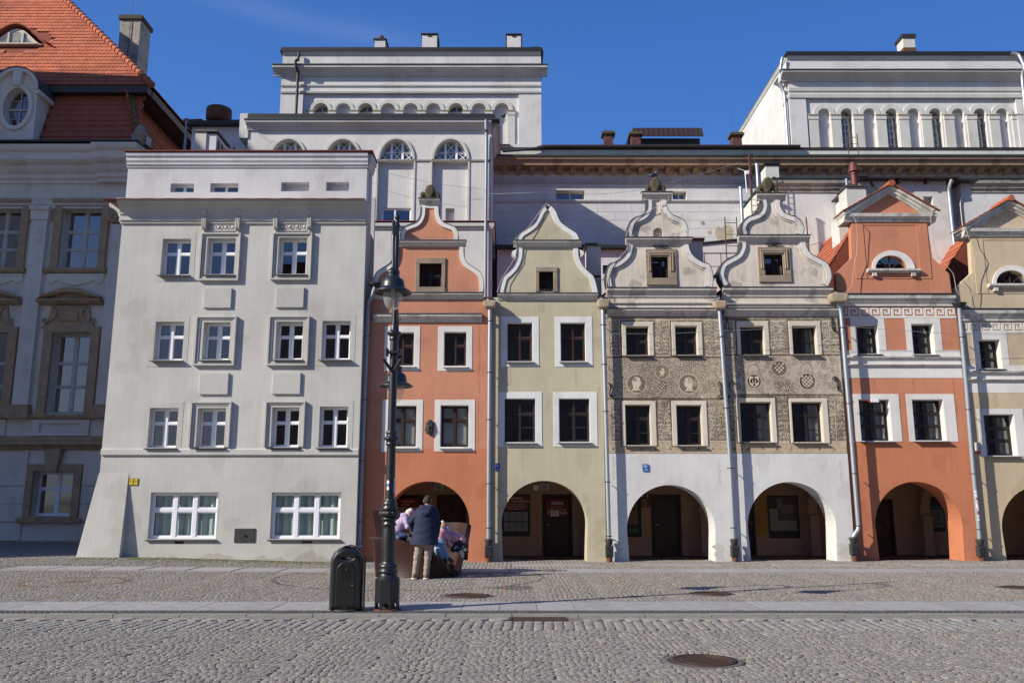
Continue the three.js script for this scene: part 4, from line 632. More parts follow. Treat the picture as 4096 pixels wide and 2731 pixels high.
    if (!kind) { disc(3.72, 5.15, .27, '#76675a'); head(3.72, 5.15, .23, 1); disc(5.28, 5.14, .28, '#76675a'); head(5.28, 5.14, .23, -1); c.save(); c.translate(0, 0); disc(4.50, 5.52, .2, '#857361'); head(4.5, 5.5, .14, 1); c.restore(); disc(4.5, 5.1, .14, '#857361'); check(4.5, 5.1, .1, 4); }
    else {
      disc(7.28, 5.24, .2, '#4c3e33'); shield(7.28, 5.24, .15); c.fillStyle = '#3c3027'; c.beginPath(); c.ellipse(X(7.28), Y(5.26), .03 * sx, .10 * sy, 0, 0, 7); c.fill(); c.beginPath(); c.arc(X(7.28), Y(5.36), .028 * sx, 0, 7); c.fill(); for (const s of [-1, 1]) for (let k = 0; k < 5; k++) { c.lineWidth = 6; c.strokeStyle = '#3c3027'; c.beginPath(); c.moveTo(X(7.28), Y(5.3)); c.quadraticCurveTo(X(7.28 + s * .1), Y(5.36 - k * .012), X(7.28 + s * (.12 - k * .018)), Y(5.22 - k * .012)); c.stroke(); } c.beginPath(); c.moveTo(X(7.28), Y(5.18)); c.lineTo(X(7.22), Y(5.1)); c.lineTo(X(7.34), Y(5.1)); c.fill();
      disc(8.06, 5.64, .22, '#6f5e50'); check(8.06, 5.65, .15, 5); disc(8.88, 5.24, .23, '#4c3e33'); check(8.88, 5.25, .17, 6);
      for (const [x, y] of [[7.28, 5.58], [8.88, 5.62]]) { c.lineWidth = 6; c.strokeStyle = dark; c.beginPath(); c.arc(X(x), Y(y), .17 * sx, Math.PI, 2 * Math.PI); c.stroke(); c.lineWidth = 3; c.strokeStyle = light; c.beginPath(); c.arc(X(x), Y(y), .14 * sx, Math.PI, 2 * Math.PI); c.stroke(); }
    }
    // bands, top and bottom
    for (const [y0, y1] of [[r[2], r[2] + .28], [r[3] - .1, r[3]], [b0 - .05, b0], [b1, b1 + .05]]) { box(r[0], r[1], y0, y1, y1 - y0 > .2 ? '#b9a68c' : mid, 2); c.strokeStyle = '#4f4136'; c.lineWidth = 2.5; for (let k = 1; k < 5; k++) { c.beginPath(); c.moveTo(X(r[0]), Y(y0 + (y1 - y0) * k / 5)); c.lineTo(X(r[1]), Y(y0 + (y1 - y0) * k / 5)); c.stroke(); } for (let x = r[0] + .2; x < r[1]; x += .42) if (y1 - y0 > .2) { c.fillStyle = dark; c.beginPath(); c.moveTo(X(x - .05), Y(y0 + .1)); c.lineTo(X(x + .05), Y(y0 + .1)); c.lineTo(X(x), Y(y0 + .2)); c.fill(); } }
    for (const o of holes) { box(o[0] - .05, o[1] + .05, o[2] - .02, o[3] + .06, dark, 2); box(o[0] - .02, o[1] + .02, o[2], o[3] + .03, light, 2); }
    // weathering: pale washed patches and sooty ones, with ragged edges
    for (let i = 0; i < 5200; i++) { const u = rr(), v = rr(), n = fbm(u, v, 5, 4); if (n > .57) { c.globalAlpha = .13; c.fillStyle = '#d8cdbb'; } else if (n < .42) { c.globalAlpha = .10; c.fillStyle = '#3a3028'; } else continue; c.beginPath(); c.ellipse(u * W, v * H, 4 + rr() * 18, 3 + rr() * 12, rr() * 3, 0, 7); c.fill(); }
    c.globalAlpha = 1;
  });
}
function sgraffitoHouse(q, d, X0, X1, xc, kind, label, backs) {
  const z = -d, h = thing('sgraffito_house', label, 'house', [xc, 0, z]), sg = q.sg[0];
  arcadeFront(h, [X0, X1], 7.3, q.arch[0], q.si, M.aged, M.lime, sg[2], z);
  arcadeWalk(h, X0, X1, z, 2.7, backs);
  rooms(h, X0 + .05, X1 - .05, 2.86, 7.2, z - 5.5, z - .4); add(h, 'floor_slab', bx(X0 + .2, X1 - .2, 5.1, 5.3, z - 5.35, z - .41), M.room);
  // the scratched plaster coat, a few millimetres proud, pierced by the windows
  { const R = [X0 + .01, X1 - .01, sg[2] + .004, 7.22], g = slabGeo(rectPts(R), q.si.map(rectPts), z, z + .008), p = g.attributes.position, uv = new Float32Array(p.count * 2);
    for (let i = 0; i < p.count; i++) { uv[i * 2] = (p.getX(i) - R[0]) / (R[1] - R[0]); uv[i * 2 + 1] = (p.getY(i) - R[2]) / (R[3] - R[2]); } g.setAttribute('uv', new THREE.BufferAttribute(uv, 2));
    add(h, 'sgraffito_coat', g, mk({ map: sgraffito(1024, 1200, R, q.so, kind), bumpMap: plasterBump, bumpScale: .004 }), true); }
  q.so.forEach((o, k) => { const i = q.si[k]; add(h, 'window_surround', slabGeo([[o[0], o[2]], [i[0], o[2]], [i[0], i[3]], [i[1], i[3]], [i[1], o[2]], [o[1], o[2]], [o[1], o[3]], [o[0], o[3]]], [], z, z + .022, .005), M.cream);
    win(h, i, z, { mat: M.woodDark, reveal: M.cream, rec: .2, rows: [k < 2 ? .5 : .68], mull: .09, bars: k > 1 ? [[.46]] : [], sill: true, sillOut: .10, sillMat: M.flash, curtain: kind && k !== 0 ? [[.52, .95, M.netCurtain]] : null }); });
  for (const r of [q.ledge[3]]) ledge(h, r, z, .17, M.agedLedge, 'lower_cornice');
  add(h, 'cornice_zone', bx(X0 + .04, X1 - .04, 7.44, 7.86, z - .4, z + .0), M.aged);
  add(h, 'cornice_moulding', profX([[-.01, 7.60], [.04, 7.60], [.05, 7.64], [-.01, 7.66]], X0 + .06, X1 - .06, z), M.agedLedge);
  curvedGable(h, z, xc, q.c1, q.c2, q.ledge.slice(0, 3), { mat: M.aged, trim: M.agedSilver, trimW: .15, proud: .06, hole: q.gwi[0], niche: q.niche && q.niche[0], nicheMat: M.aged, inner: M.agedLedge, ledgeMat: M.agedLedge });
  fleur(h, q.fl[0], z);
  for (const [x, a, b, w] of [[.3, .55, .04, .3], [3.2, .5, .04, .35], [.2, 3.0, 2.3, .12], [3.3, 2.9, 2.2, .1]]) stain(h, X0 + x, a, b, w, z, stainWhite, Math.round(x * 50 + kind * 13));
  stoneWin(h, q.gwo[0], q.gwi[0], z, { cols: [.62] }); rooms(h, xc - .7, xc + .7, 8.2, 9.4, z - 1.6, z - .33);
  { const o = q.gwo[0], i = q.gwi[0]; for (const [a, b] of [[.62, .10], [.36, .06]]) { const k = (s) => [i[0] - s * (i[0] - o[0]), i[1] + s * (o[1] - i[1]), i[3] + s * (o[3] - i[3])]; const A = k(a), B = k(a - .16); add(h, 'window_moulding', slabGeo([[A[0], i[2] + .2], [B[0], i[2] + .2], [B[0], B[2]], [B[1], B[2]], [B[1], i[2] + .2], [A[1], i[2] + .2], [A[1], A[2]], [A[0], A[2]]], [], z + .03, z + .065, .008), M.sandstone); } }
  add(h, 'light_bar', [bx((q.gwo[0][0] + q.gwo[0][1]) / 2 - .24, (q.gwo[0][0] + q.gwo[0][1]) / 2 + .24, q.ledge[1][2] - .07, q.ledge[1][2] - .035, z + .02, z + .07), bx((q.gwo[0][0] + q.gwo[0][1]) / 2 - .03, (q.gwo[0][0] + q.gwo[0][1]) / 2 + .04, q.ledge[1][2] - .085, q.ledge[1][2] - .02, z, z + .09)], M.iron);
  backRoof(h, X0, X1, 8.1, 9.5, z - 1.65, z - 6);
  return h;
}
{
  const backs = [Q.sl.back[0], Q.sl.back[1]], h = sgraffitoHouse(Q.sl, 25.14, 2.77, 6.37, 4.50, 0, 'sgraffito house with two portrait medallions and a pigeon on its gable', backs), zb = -28.14;
  planks(h, backs[1], zb);
  plate('shop_window_poster', 'dim green poster window at the left under the first white arch', 'poster', Q.sl.back[0], zb + .02, 128, 256, (c, W, H) => { c.fillStyle = '#15120f'; c.fillRect(0, 0, W, H); c.fillStyle = '#40552a'; c.fillRect(10, 20, W - 40, 60); c.fillStyle = '#6b5a4c'; c.fillRect(10, 90, W - 40, 90); c.fillStyle = '#8d3a22'; c.fillRect(10, 84, W - 40, 12); c.fillStyle = '#2f5a4a'; c.fillRect(10, 200, W - 40, 30); });
  plate('brown_notice', 'brown wooden notice left of the dark door in the first white arch', 'sign', Q.sl.back[2], zb + .02, 96, 128, (c, W, H) => { c.fillStyle = '#5b3a22'; c.fillRect(0, 0, W, H); c.fillStyle = '#141414'; c.fillRect(2, 2, W - 4, 34); c.fillStyle = '#c8c0b4'; c.fillRect(14, 10, 14, 16); c.fillRect(54, 8, 22, 20); c.fillStyle = '#c79a6a'; for (let i = 0; i < 7; i++) c.fillRect(12, 46 + i * 11, 60 - (i * 13) % 20, 3); });
  plate('house_number', 'number plate partly hidden by the crown of the first white arch', 'sign', [4.30, 4.66, 2.0, 2.28], zb + .02, 192, 160, signFace('26'));
}
{
  const backs = [Q.sr.back[0], [7.62, 7.94, -.05, 2.01]], h = sgraffitoHouse(Q.sr, 25.28, 6.39, 9.93, 8.09, 1, 'sgraffito house with eagle and chequered shield medallions', backs), zb = -28.28;
  planks(h, backs[1], zb);
  add(h, 'yellow_wall_coat', bx(7.98, 8.34, .62, 2.4, zb + .002, zb + .008), plaster(.42, .24, .06));
  plate('shop_window_display', 'dim shop window with pale sheets under the second white arch', 'shop window', Q.sr.back[0], zb + .02, 192, 256, (c, W, H) => { c.fillStyle = '#1a1614'; c.fillRect(0, 0, W, H); c.fillStyle = '#4d443e'; c.fillRect(10, 8, W - 20, H - 50); c.fillStyle = '#2a2421'; c.fillRect(14, 12, 44, 70); c.fillStyle = '#6e6660'; c.fillRect(56, 20, 34, 60); c.fillRect(80, 54, 76, 56); c.strokeStyle = '#77706a'; c.lineWidth = 2; for (let i = 0; i < 8; i++) { c.beginPath(); c.moveTo(60 + i * 12, 100); c.lineTo(80 + i * 12, 150); c.stroke(); } c.fillStyle = '#8a827a'; c.fillRect(12, 80, 50, 130); c.fillRect(64, 150, 112, 60); });
  plate('green_sign', 'small green sign high at the left of the second white arch', 'sign', [7.72, 7.95, 1.98, 2.2], zb + .05, 96, 96, (c, W, H) => { c.fillStyle = '#1f5a2c'; c.fillRect(0, 0, W, H); c.fillStyle = '#c8d8c8'; c.font = 'bold 22px sans-serif'; c.fillText('28', 10, 50); c.fillRect(10, 66, 70, 6); });
}
for (const [r, z, l] of [[Q.ol.plate[0], -25.07, 'blue utility plate on the shaded edge of the olive house'], [Q.sl.plate[0], -25.14, 'blue utility plate on the white wall above the first white arch']])
  plate('blue_plate', l, 'sign', r, z + .03, 80, 108, (c, W, H) => { c.fillStyle = '#1f5fae'; c.fillRect(0, 0, W, H); c.fillStyle = '#dfe8f2'; c.font = 'bold 26px sans-serif'; c.fillText('Zaw', 14, 32); c.fillRect(10, 40, 60, 4); c.fillRect(38, 44, 4, 30); c.fillText('1 51', 22, 98); });

// ---------- pedimented houses on the right ----------
function pedimentHouse(q, d, dx, dy, X0, X1, mat, label, full) {
  const z = -d, s = r => [r[0] + dx, r[1] + dx, r[2] + dy, r[3] + dy], xc = 11.83 + dx;
  const h = thing('pedimented_house', label, 'house', [xc, 0, z]);
  const si = q.si.map(s), so = q.so.map(s), arch = [q.arch[0][0] + dx, q.arch[0][1] + dx, 0, q.arch[0][3] + (full ? 0 : -.12)];
  arcadeFront(h, [X0, X1], 7.62 + dy, arch, si, mat, full ? plaster(.57, .205, .105) : mat, 3.45 + dy, z);
  arcadeWalk(h, X0, X1, z, 2.7, full ? [[11.85, 12.55, -.05, 1.78]] : []);
  rooms(h, X0 + .05, X1 - .05, 2.86, 7.5 + dy, z - 5.5, z - .4); add(h, 'floor_slab', bx(X0 + .2, X1 - .2, 5.2 + dy, 5.4 + dy, z - 5.35, z - .41), M.room);
  // white zone round the upper windows
  const b = q.b.map(s), wz = [X0 + .004, X1 - .004, b[2][2], b[2][3]];
  add(h, 'white_band', slabGeo(rectPts(wz), [[si[0][0], si[0][1], si[0][2], wz[3]], [si[1][0], si[1][1], si[1][2], wz[3]]].map(rectPts), z, z + .006), M.trimWhite);
  so.slice(0, 2).forEach((o, k) => add(h, 'window_surround', slabGeo([[o[0], wz[3]], [si[k][0], wz[3]], [si[k][0], si[k][3]], [si[k][1], si[k][3]], [si[k][1], wz[3]], [o[1], wz[3]], [o[1], o[3]], [o[0], o[3]]], [], z, z + .008), M.trimWhite));
  so.slice(2).forEach((o, k) => add(h, 'window_surround', frameGeo(o, [si[k + 2][0], si[k + 2][1], Math.max(si[k + 2][2], o[2] + .004), si[k + 2][3]], z, z + .01), M.trimWhite));
  for (const r of b.slice(0, 2)) add(h, 'band_moulding', profX([[0, r[2]], [.05, r[2] + .02], [.085, r[2] + .05], [.085, r[3]], [0, r[3] + .02]], X0 + .02, X1 - .02, z), M.ledge);
  si.forEach((r, k) => win(h, r, z, { mat: M.woodDark, reveal: M.trimWhite, rec: .26, rows: [k < 2 ? .33 : .36, .68], cols: [.5], mull: .10, sill: true, sillOut: .11, curtain: k !== 0 ? [[.08, .30, M.netCurtain], [.55, .93, M.netCurtain]] : [[.6, .93, M.netCurtain]] }));
  // meander band
  { const m = s(q.me[0]), n = 11, w = (X1 - X0 - .06) / n, H = m[3] - m[2], e = part(h, 'meander_band');
    const t = H * .17;
    add(e, 'base_line', bx(X0 + .02, X1 - .02, m[2] - .05, m[2] + .02, z, z + .012), M.trimWhite);
    for (let k = 0; k < n; k++) { const x = X0 + .05 + k * w, y0 = m[2] + .022, y1 = m[3] - .01, P = (a, c) => [x + a * w, y0 + c * (y1 - y0)];
      add(e, 'key', slabGeo([P(0, 0), P(.22, 0), P(.22, .78), P(.72, .78), P(.72, .38), P(.52, .38), P(.52, .60), P(.36, .60), P(.36, .16), P(.90, .16), P(.90, 1), P(0, 1)], [], z, z + .012), M.trimWhite); } }
  // cornice below the gable
  const L = s(q.led[0]), cx0 = X0 + .12, cx1 = X1 - .05;
  add(h, 'cornice', [profX([[-.05, L[2]], [.05, L[2]], [.06, L[2] + .08], [.10, L[2] + .12], [.10, L[2] + .15], [.17, L[2] + .22], [.19, L[2] + .33], [-.05, L[2] + .35]], cx0, cx1, z)], M.ledge);
  add(h, 'flashing', bx(cx0 - .03, cx1 + .03, L[2] + .35, L[2] + .37, z - .1, z + .22), M.flash);
  // gable body
  const u = s(q.up[0]), lo = s(q.low[0]), ln = s(q.lun[1]), lo2 = s(q.lun[0]);
  const yb = L[2] + .372, ring = [[X0 + .08, yb], [X1 - .08, yb], [X1 - .1, lo[3] - .02], [u[1] + .06, u[2] + .02], [u[1], u[3] + .1], [u[0], u[3] + .1], [u[0] - .06, u[2] + .02], [X0 + .1, lo[3] - .02]];
  add(h, 'gable', slabGeo(ring, [ringPts(ln, [ln[0], ln[1], ln[2], ln[2]]).slice(0, 19)], z - .22, z - .004), mat);
  add(h, 'gable_panel', frameGeo([u[0] + .02, u[1] - .02, ln[2] - .3, u[3]], [u[0] + .36, u[1] - .36, ln[2] - .29, u[3] - .08], z - .006, z + .012), mat);
  const lw = part(h, 'lunette'); add(lw, 'arch_band', slabGeo(ringPts(lo2, ln), [], z - .02, z + .03), M.trimWhite);
  { const g = new THREE.CircleGeometry((ln[1] - ln[0]) / 2, 18, 0, Math.PI); g.scale(1, (ln[3] - ln[2]) / ((ln[1] - ln[0]) / 2), 1); g.translate((ln[0] + ln[1]) / 2, ln[2], z - .1); add(lw, 'pane', g, M.glass);
    const c = [(ln[0] + ln[1]) / 2, ln[2]], r = (ln[1] - ln[0]) / 2; add(lw, 'glazing_bars', [Math.PI / 4, Math.PI / 2, Math.PI * .75].map(a => bar([c[0], c[1], z - .09], [c[0] + r * Math.cos(a), c[1] + (ln[3] - ln[2]) * Math.sin(a), z - .09], .02)), M.woodDark); }
  rooms(h, ln[0] - .15, ln[1] + .15, ln[2] - .1, ln[3] + .15, z - 1.8, z - .23);
  const S = s(q.sill[0]); add(h, 'lunette_sill', profX([[-.02, S[2]], [.1, S[2] + .02], [.14, S[2] + .06], [.14, S[3]], [-.02, S[3] + .01]], S[0], S[1], z), M.ledge);
  for (const x of [S[0] + .14, S[1] - .28]) add(h, 'sill_bracket', slabGeo(rectPts([x, x + .15, S[2] - .11, S[2]]), [], z - .01, z + .1, .015), M.ledge);
  // pediment
  const P = s(q.ped[0]), ax = q.apex[0][0] + dx - .02, ay = q.apex[0][1] + dy;
  add(h, 'pediment_cornice', profX([[-.5, P[2]], [.05, P[2]], [.08, P[2] + .08], [.15, P[2] + .14], [.17, P[2] + .24], [-.5, P[2] + .26]], P[0], P[1], z), M.ledge);
  add(h, 'tympanum', slabGeo([[P[0] + .3, P[2] + .26], [P[1] - .3, P[2] + .26], [ax, ay - .2]], [], z - .4, z - .02), mat);
  for (const sg of [-1, 1]) {
    const xe = sg < 0 ? P[0] - .06 : P[1] + .06, dirx = ax - xe, diry = ay - (P[2] + .27), l = Math.hypot(dirx, diry), nx = -diry / l, ny = Math.abs(dirx) / l, k = sg < 0 ? 1 : -1;
    const strip = (o0, o1, z0, z1) => { const A = [xe, P[2] + .27]; const pt = (t, o) => [A[0] + dirx * t + (sg < 0 ? nx : -nx) * o, A[1] + diry * t + ny * o]; const p = [pt(0, o0), pt(1, o0), pt(1, o1), pt(0, o1)]; const c = p.map(q => [sg < 0 ? Math.min(q[0], ax) : Math.max(q[0], ax), q[1]]); if (THREE.ShapeUtils.area(c.map(q => V2(...q))) < 0) c.reverse(); return slabGeo(c, [], z0, z1); };
    const rk = part(h, 'raking_cornice'); add(rk, 'fascia', strip(-.10, .0, z - .5, z + .20), M.ledge); add(rk, 'bed_mould', strip(-.20, -.102, z - .45, z + .12), M.ledge); add(rk, 'lower_mould', strip(-.27, -.203, z - .4, z + .06), M.ledge);
    const nT = 9; for (let i = 0; i < nT; i++) { const g = strip(.003 + .012, .045, z - .6, z + .24), t0 = i / nT; const A = [xe + dirx * (t0 - .01), P[2] + .27 + diry * (t0 - .01)]; const tg = bx(0, l / nT * 1.16, 0, .03, -.6, .25); tg.rotateZ(.06); tg.rotateZ(Math.atan2(diry, Math.abs(dirx)) - .1); if (sg > 0) tg.scale(-1, 1, 1); tg.translate(A[0], A[1] + .03, z); if (sg > 0) { const ix = tg.index.array; for (let j = 0; j < ix.length; j += 3) { const q2 = ix[j]; ix[j] = ix[j + 1]; ix[j + 1] = q2; } tg.computeVertexNormals(); } add(rk, 'tile', tg, M.tile[(i * 3 + (sg > 0 ? 1 : 0)) % 4]); }
  }
  for (let k = 0; k < 3; k++) add(h, 'ridge_tile', new THREE.CylinderGeometry(.1, .11, .36, 10).rotateX(Math.PI / 2).translate(ax, ay + .04, z + .1 - k * .33), M.tile[k]);
  backRoof(h, X0 - .02, X1 + .02, 8.4 + dy, 11.2 + dy, z - 1.85, z - 8);
  spikes(h, X0 + .3, X1 - .3, yb, z + .08);
  for (const [x, a, b, w] of [[3.4, 5.35, 4.1, .12], [1.0, 5.35, 4.9, .2], [2.2, 5.36, 4.95, .1], [3.1, 3.4, 2.4, .14], [.5, 3.4, 2.7, .1], [3.45, 1.0, .05, .35], [.3, .8, .05, .3]]) stain(h, X0 + x, a + dy * (a > 1.5 ? 1 : 0), b + dy * (b > 1.5 ? 1 : 0), w, z, full ? stainOrange : stainBeige, Math.round(x * 77 + X0 * 9));
  return h;
}
{
  const h = pedimentHouse(Q.pr, 25.45, 0, 0, 9.95, 13.66, M.orangeR, 'orange house with triangular pediment and white meander band', true), zb = -28.45;
  planks(h, [11.85, 12.55, -.05, 1.78], zb);
  plate('price_board', 'dim grey notice board deep in the right orange arch', 'notice board', [13.78, 14.28, .72, 1.85], -28.58, 96, 160, (c, W, H) => { c.fillStyle = '#1b1a1a'; c.fillRect(0, 0, W, H); c.fillStyle = '#6e6e6e'; c.fillRect(6, 60, W - 12, 80); c.fillStyle = '#222'; for (let i = 0; i < 6; i++) c.fillRect(14, 70 + i * 11, 60, 3); c.fillStyle = '#33485c'; c.fillRect(6, 40, W - 12, 14); });
  pedimentHouse(Q.pr, 25.62, 3.80, -.43, 13.68, 17.5, M.beige, 'beige house with triangular pediment cut by the right edge of the photo', false);
  { const e = scene.children[scene.children.length - 1]; add(e, 'arcade_end_wall', bx(17.3, 17.5, -.1, 2.7, -28.6, -25.66), M.arcade); }
}

// ---------- white theatre behind the houses ----------
function arcadeTower(h, z, q, rIn, rOut, glazed, x1, side) {
  const w = q.w[0], pan = q.pan[0], yTop = q.roof[0][2], ySp = q.c[0][1], yB = pan[2];
  const arch = q.c.map(c => [c[0] - rIn, c[0] + rIn, yB, ySp + rIn]);
  add(h, 'panel_wall', slabGeo(rectPts(pan), arch.map(a => archPts(a, 14)), z - .5, z - .10), M.theatre);
  add(h, 'front_wall', slabGeo([[w[0], 8], [x1, 8], [x1, yTop], [w[0], yTop]], [rectPts(pan)], z - .6, z), M.theatre);
  arch.forEach((a, k) => {
    if (glazed.includes(k)) {
      const g = part(h, 'arched_window'), xm = (a[0] + a[1]) / 2, rows = 5, yS = ySp;
      add(g, 'frame', [bx(xm - .02, xm + .02, yB, ySp + rIn, z - .44, z - .38), bx(a[0], a[1], yS - .04, yS + .06, z - .46, z - .36), ...Array.from({ length: rows - 1 }, (_, i) => bx(a[0], a[1], yB + (yS - yB) * (i + 1) / rows - .012, yB + (yS - yB) * (i + 1) / rows + .012, z - .43, z - .39))], M.oldWhite);
      for (let i = 0; i < rows; i++) for (const s of [0, 1]) pane(g, s ? xm : a[0], s ? a[1] : xm, yB + (yS - yB) * i / rows, yB + (yS - yB) * (i + 1) / rows, z - .41);
      const f = new THREE.CircleGeometry(rIn, 14, 0, Math.PI).translate(xm, yS, z - .41); add(g, 'fanlight', f, M.glass);
      add(h, 'window_room', [bx(a[0] - .15, a[0] - .1, yB - .1, a[3] + .2, z - 1.4, z - .51), bx(a[1] + .1, a[1] + .15, yB - .1, a[3] + .2, z - 1.4, z - .51), bx(a[0] - .1, a[1] + .1, yB - .1, a[3] + .2, z - 1.4, z - 1.35), bx(a[0] - .1, a[1] + .1, a[3] + .15, a[3] + .2, z - 1.35, z - .51)], M.room);
    } else add(h, 'blind_arch', bx(a[0] - .02, a[1] + .02, yB, a[3] + .02, z - .45, z - .28), M.theatre);
    const ring = [...Array.from({ length: 17 }, (_, i) => { const t = Math.PI * i / 16; return [(a[0] + a[1]) / 2 + rOut * Math.cos(t), ySp + rOut * Math.sin(t)]; }), ...Array.from({ length: 17 }, (_, i) => { const t = Math.PI * (1 - i / 16); return [(a[0] + a[1]) / 2 + rIn * Math.cos(t), ySp + rIn * Math.sin(t)]; })];
    add(h, 'arch_band', slabGeo(ring.map(p => [clamp(p[0], (a[0] + a[1]) / 2 - rOut + .01, (a[0] + a[1]) / 2 + rOut - .01), p[1]]), [], z - .11, z - .03, .008), M.theatreTrim);
    add(h, 'arch_sill', profX([[-.4, yB + .03], [.10, yB - .02], [.10, yB - .05], [-.4, yB - .0]], a[0] - .03, a[1] + .03, z), M.darkTile);
  });
  const sp = q.c[1][0] - q.c[0][0];
  for (let k = 0; k <= q.c.length; k++) {
    const xm = q.c[0][0] - sp / 2 + sp * k, hw = sp / 2 - rIn - .01, col = part(h, 'pilaster');
    add(col, 'shaft', bx(xm - hw, xm + hw, yB, ySp - .2, z - .12, z - .04), M.theatreTrim);
    add(col, 'necking', bx(xm - hw - .02, xm + hw + .02, ySp - .24, ySp - .05, z - .12, z - .015), M.theatreTrim);
    add(col, 'capital', bx(xm - hw - .035, xm + hw + .035, ySp - .05, ySp, z - .12, z + .015), M.sandstone);
  }
  for (const s of q.st.slice(0, 2)) { const p = [[-.02, s[2]], [.05, s[2]], [.07, s[3] - .03], [.07, s[3]], [-.02, s[3] + .02]]; add(h, 'string_course', [profX(p, w[0] - .0, x1, z), ...(side ? [profZ(p, z - .8, z, w[0], -1)] : [])], M.theatreTrim); }
  const c = q.corn[0], cp = corniceProf(c[2], c[3], .42); add(h, 'main_cornice', [profX(cp, w[0] - .36, x1 + (side ? 0 : .3), z), ...(side ? [profZ(cp, z - .8, z, w[0], -1)] : [])], M.theatreGrey);
  const gr = q.green[0]; add(h, 'cornice_sheet', profX([[-.02, gr[2] + .004], [.46, gr[2] + .004], [.46, gr[2] + .05], [.05, gr[3]], [-.02, gr[3]]], w[0] - .38, x1 + (side ? 0 : .32), z), M.copper);
  const tp = [[-.02, yTop - .16], [.04, yTop - .14], [.08, yTop - .05], [.12, yTop], [-.02, yTop]]; add(h, 'eaves_mould', [profX(tp, w[0], x1, z), ...(side ? [profZ(tp, z - 12, z, w[0], -1)] : [])], M.theatreTrim);
  add(h, 'roof', slabGeo([[w[0] - .12, yTop + .002], [x1 + .12, yTop + .002], [x1 + .05, yTop + .2], [w[0] - .02, yTop + .2]], [], z - 12, z + .16), M.sheet);
}
{
  const q = Q.lt, z = -38, h = thing('stage_tower', 'tall white stage tower with blind arcade behind the grey house', 'tower', [-4.9, 0, z]);
  arcadeTower(h, z, q, .36, .535, [0, 2, 6], 1.41, false);
  add(h, 'body', bx(-11.17, 1.41, 8, 23.1, z - 12, z - 1.5), M.theatre);
  add(h, 'roof_seams', Array.from({ length: 22 }, (_, i) => bx(-11 + i * .58, -10.97 + i * .58, 23.4, 23.45, z - 3, z + .1)), M.sheet);
  q.ch.slice(0, 3).forEach((r, k) => { const c = part(h, 'chimney'); add(c, 'stack', bx(r[0] + .04, r[1] - .04, r[2] - .1, r[3] - .08, z - .95, z - .2), M.theatre);
    if (k) { add(c, 'cap', [bx(r[0] - .02, r[1] + .02, r[3] - .04, r[3], z - 1.0, z - .14), bx(r[0] - .02, r[0] + .05, r[3] - .32, r[3] - .04, z - 1.0, z - .6), bx(r[1] - .03, r[1] + .02, r[3] - .32, r[3] - .04, z - 1.0, z - .14)], M.brownSheet); add(c, 'flue_opening', bx((r[0] + r[1]) / 2 - .09, (r[0] + r[1]) / 2 + .09, r[3] - .16, r[3] - .05, z - .22, z - .17), M.iron); }
    else { add(c, 'cap', bx(r[0] - .03, r[1] + .03, r[3] - .08, r[3] - .03, z - 1.0, z - .14), M.brownSheet); add(c, 'pot', new THREE.CylinderGeometry(.12, .19, .3, 14).translate((r[0] + r[1]) / 2, r[3] + .12, z - .5), M.rust); add(c, 'base_sheet', bx(r[0] + .03, r[1] - .03, r[2] - .1, r[2] + .12, z - .96, z - .18), M.brownSheet); } });
  add(h, 'roof_hatch', bx(q.ch[3][0], q.ch[3][1], 23.3, 23.58, z - .7, z - .1), M.sheet);
  add(h, 'downpipe', tube([[-10.35, 23.1, z + .18], [-10.35, 22.7, z + .2], [-10.38, 22.5, z + .55], [-10.38, 22.2, z + .5], [-10.33, 21.9, z + .2], [-10.33, 15, z + .2]], .07, 40, 8), M.ironDark);
}
{
  const q = Q.rt, z = -36, h = thing('arcade_tower', 'tall white tower block with arched windows at the upper right', 'tower', [18, 0, z]);
  arcadeTower(h, z, q, .285, .50, [1, 3, 5, 7], 25.5, true);
  add(h, 'side_wall', bx(12.66, 13.2, 8, q.roof[0][2], z - 12, z - .6), M.theatre);
  add(h, 'body', bx(13.2, 25.5, 8, 21.7, z - 12, z - 1.5), M.theatre);
  add(h, 'plinth_band', profX([[-.02, 17.03], [.05, 17.05], [.08, 17.12], [.08, 17.18], [-.02, 17.2]], 12.6, 25.5, z), M.theatreTrim);
  const ch = part(h, 'chimney'); add(ch, 'stack', bx(20.03, 20.63, 22, 25.05, z - 4.5, z - 3.8), M.theatreTrim); add(ch, 'cap', bx(19.97, 20.69, 25.05, 25.24, z - 4.6, z - 3.74), M.brownSheet); add(ch, 'base_sheet', bx(20.0, 20.66, 22, 24.5, z - 4.55, z - 3.77), M.rust);
  add(h, 'downpipe', tube([[12.45, 21.75, z + .1], [12.38, 21.5, z + .1], [12.3, 20.6, z - .1], [12.5, 20.0, z - .12], [12.52, 16.2, z - .12]], .075, 40, 8), M.zinc);
  add(h, 'downpipe', tube([[22.9, 21.9, z + .25], [23.2, 21.8, z + .3], [23.25, 21.0, z + .55], [23.2, 20.6, z + .35], [23.2, 16, z + .2]], .075, 40, 8), M.zinc);
}
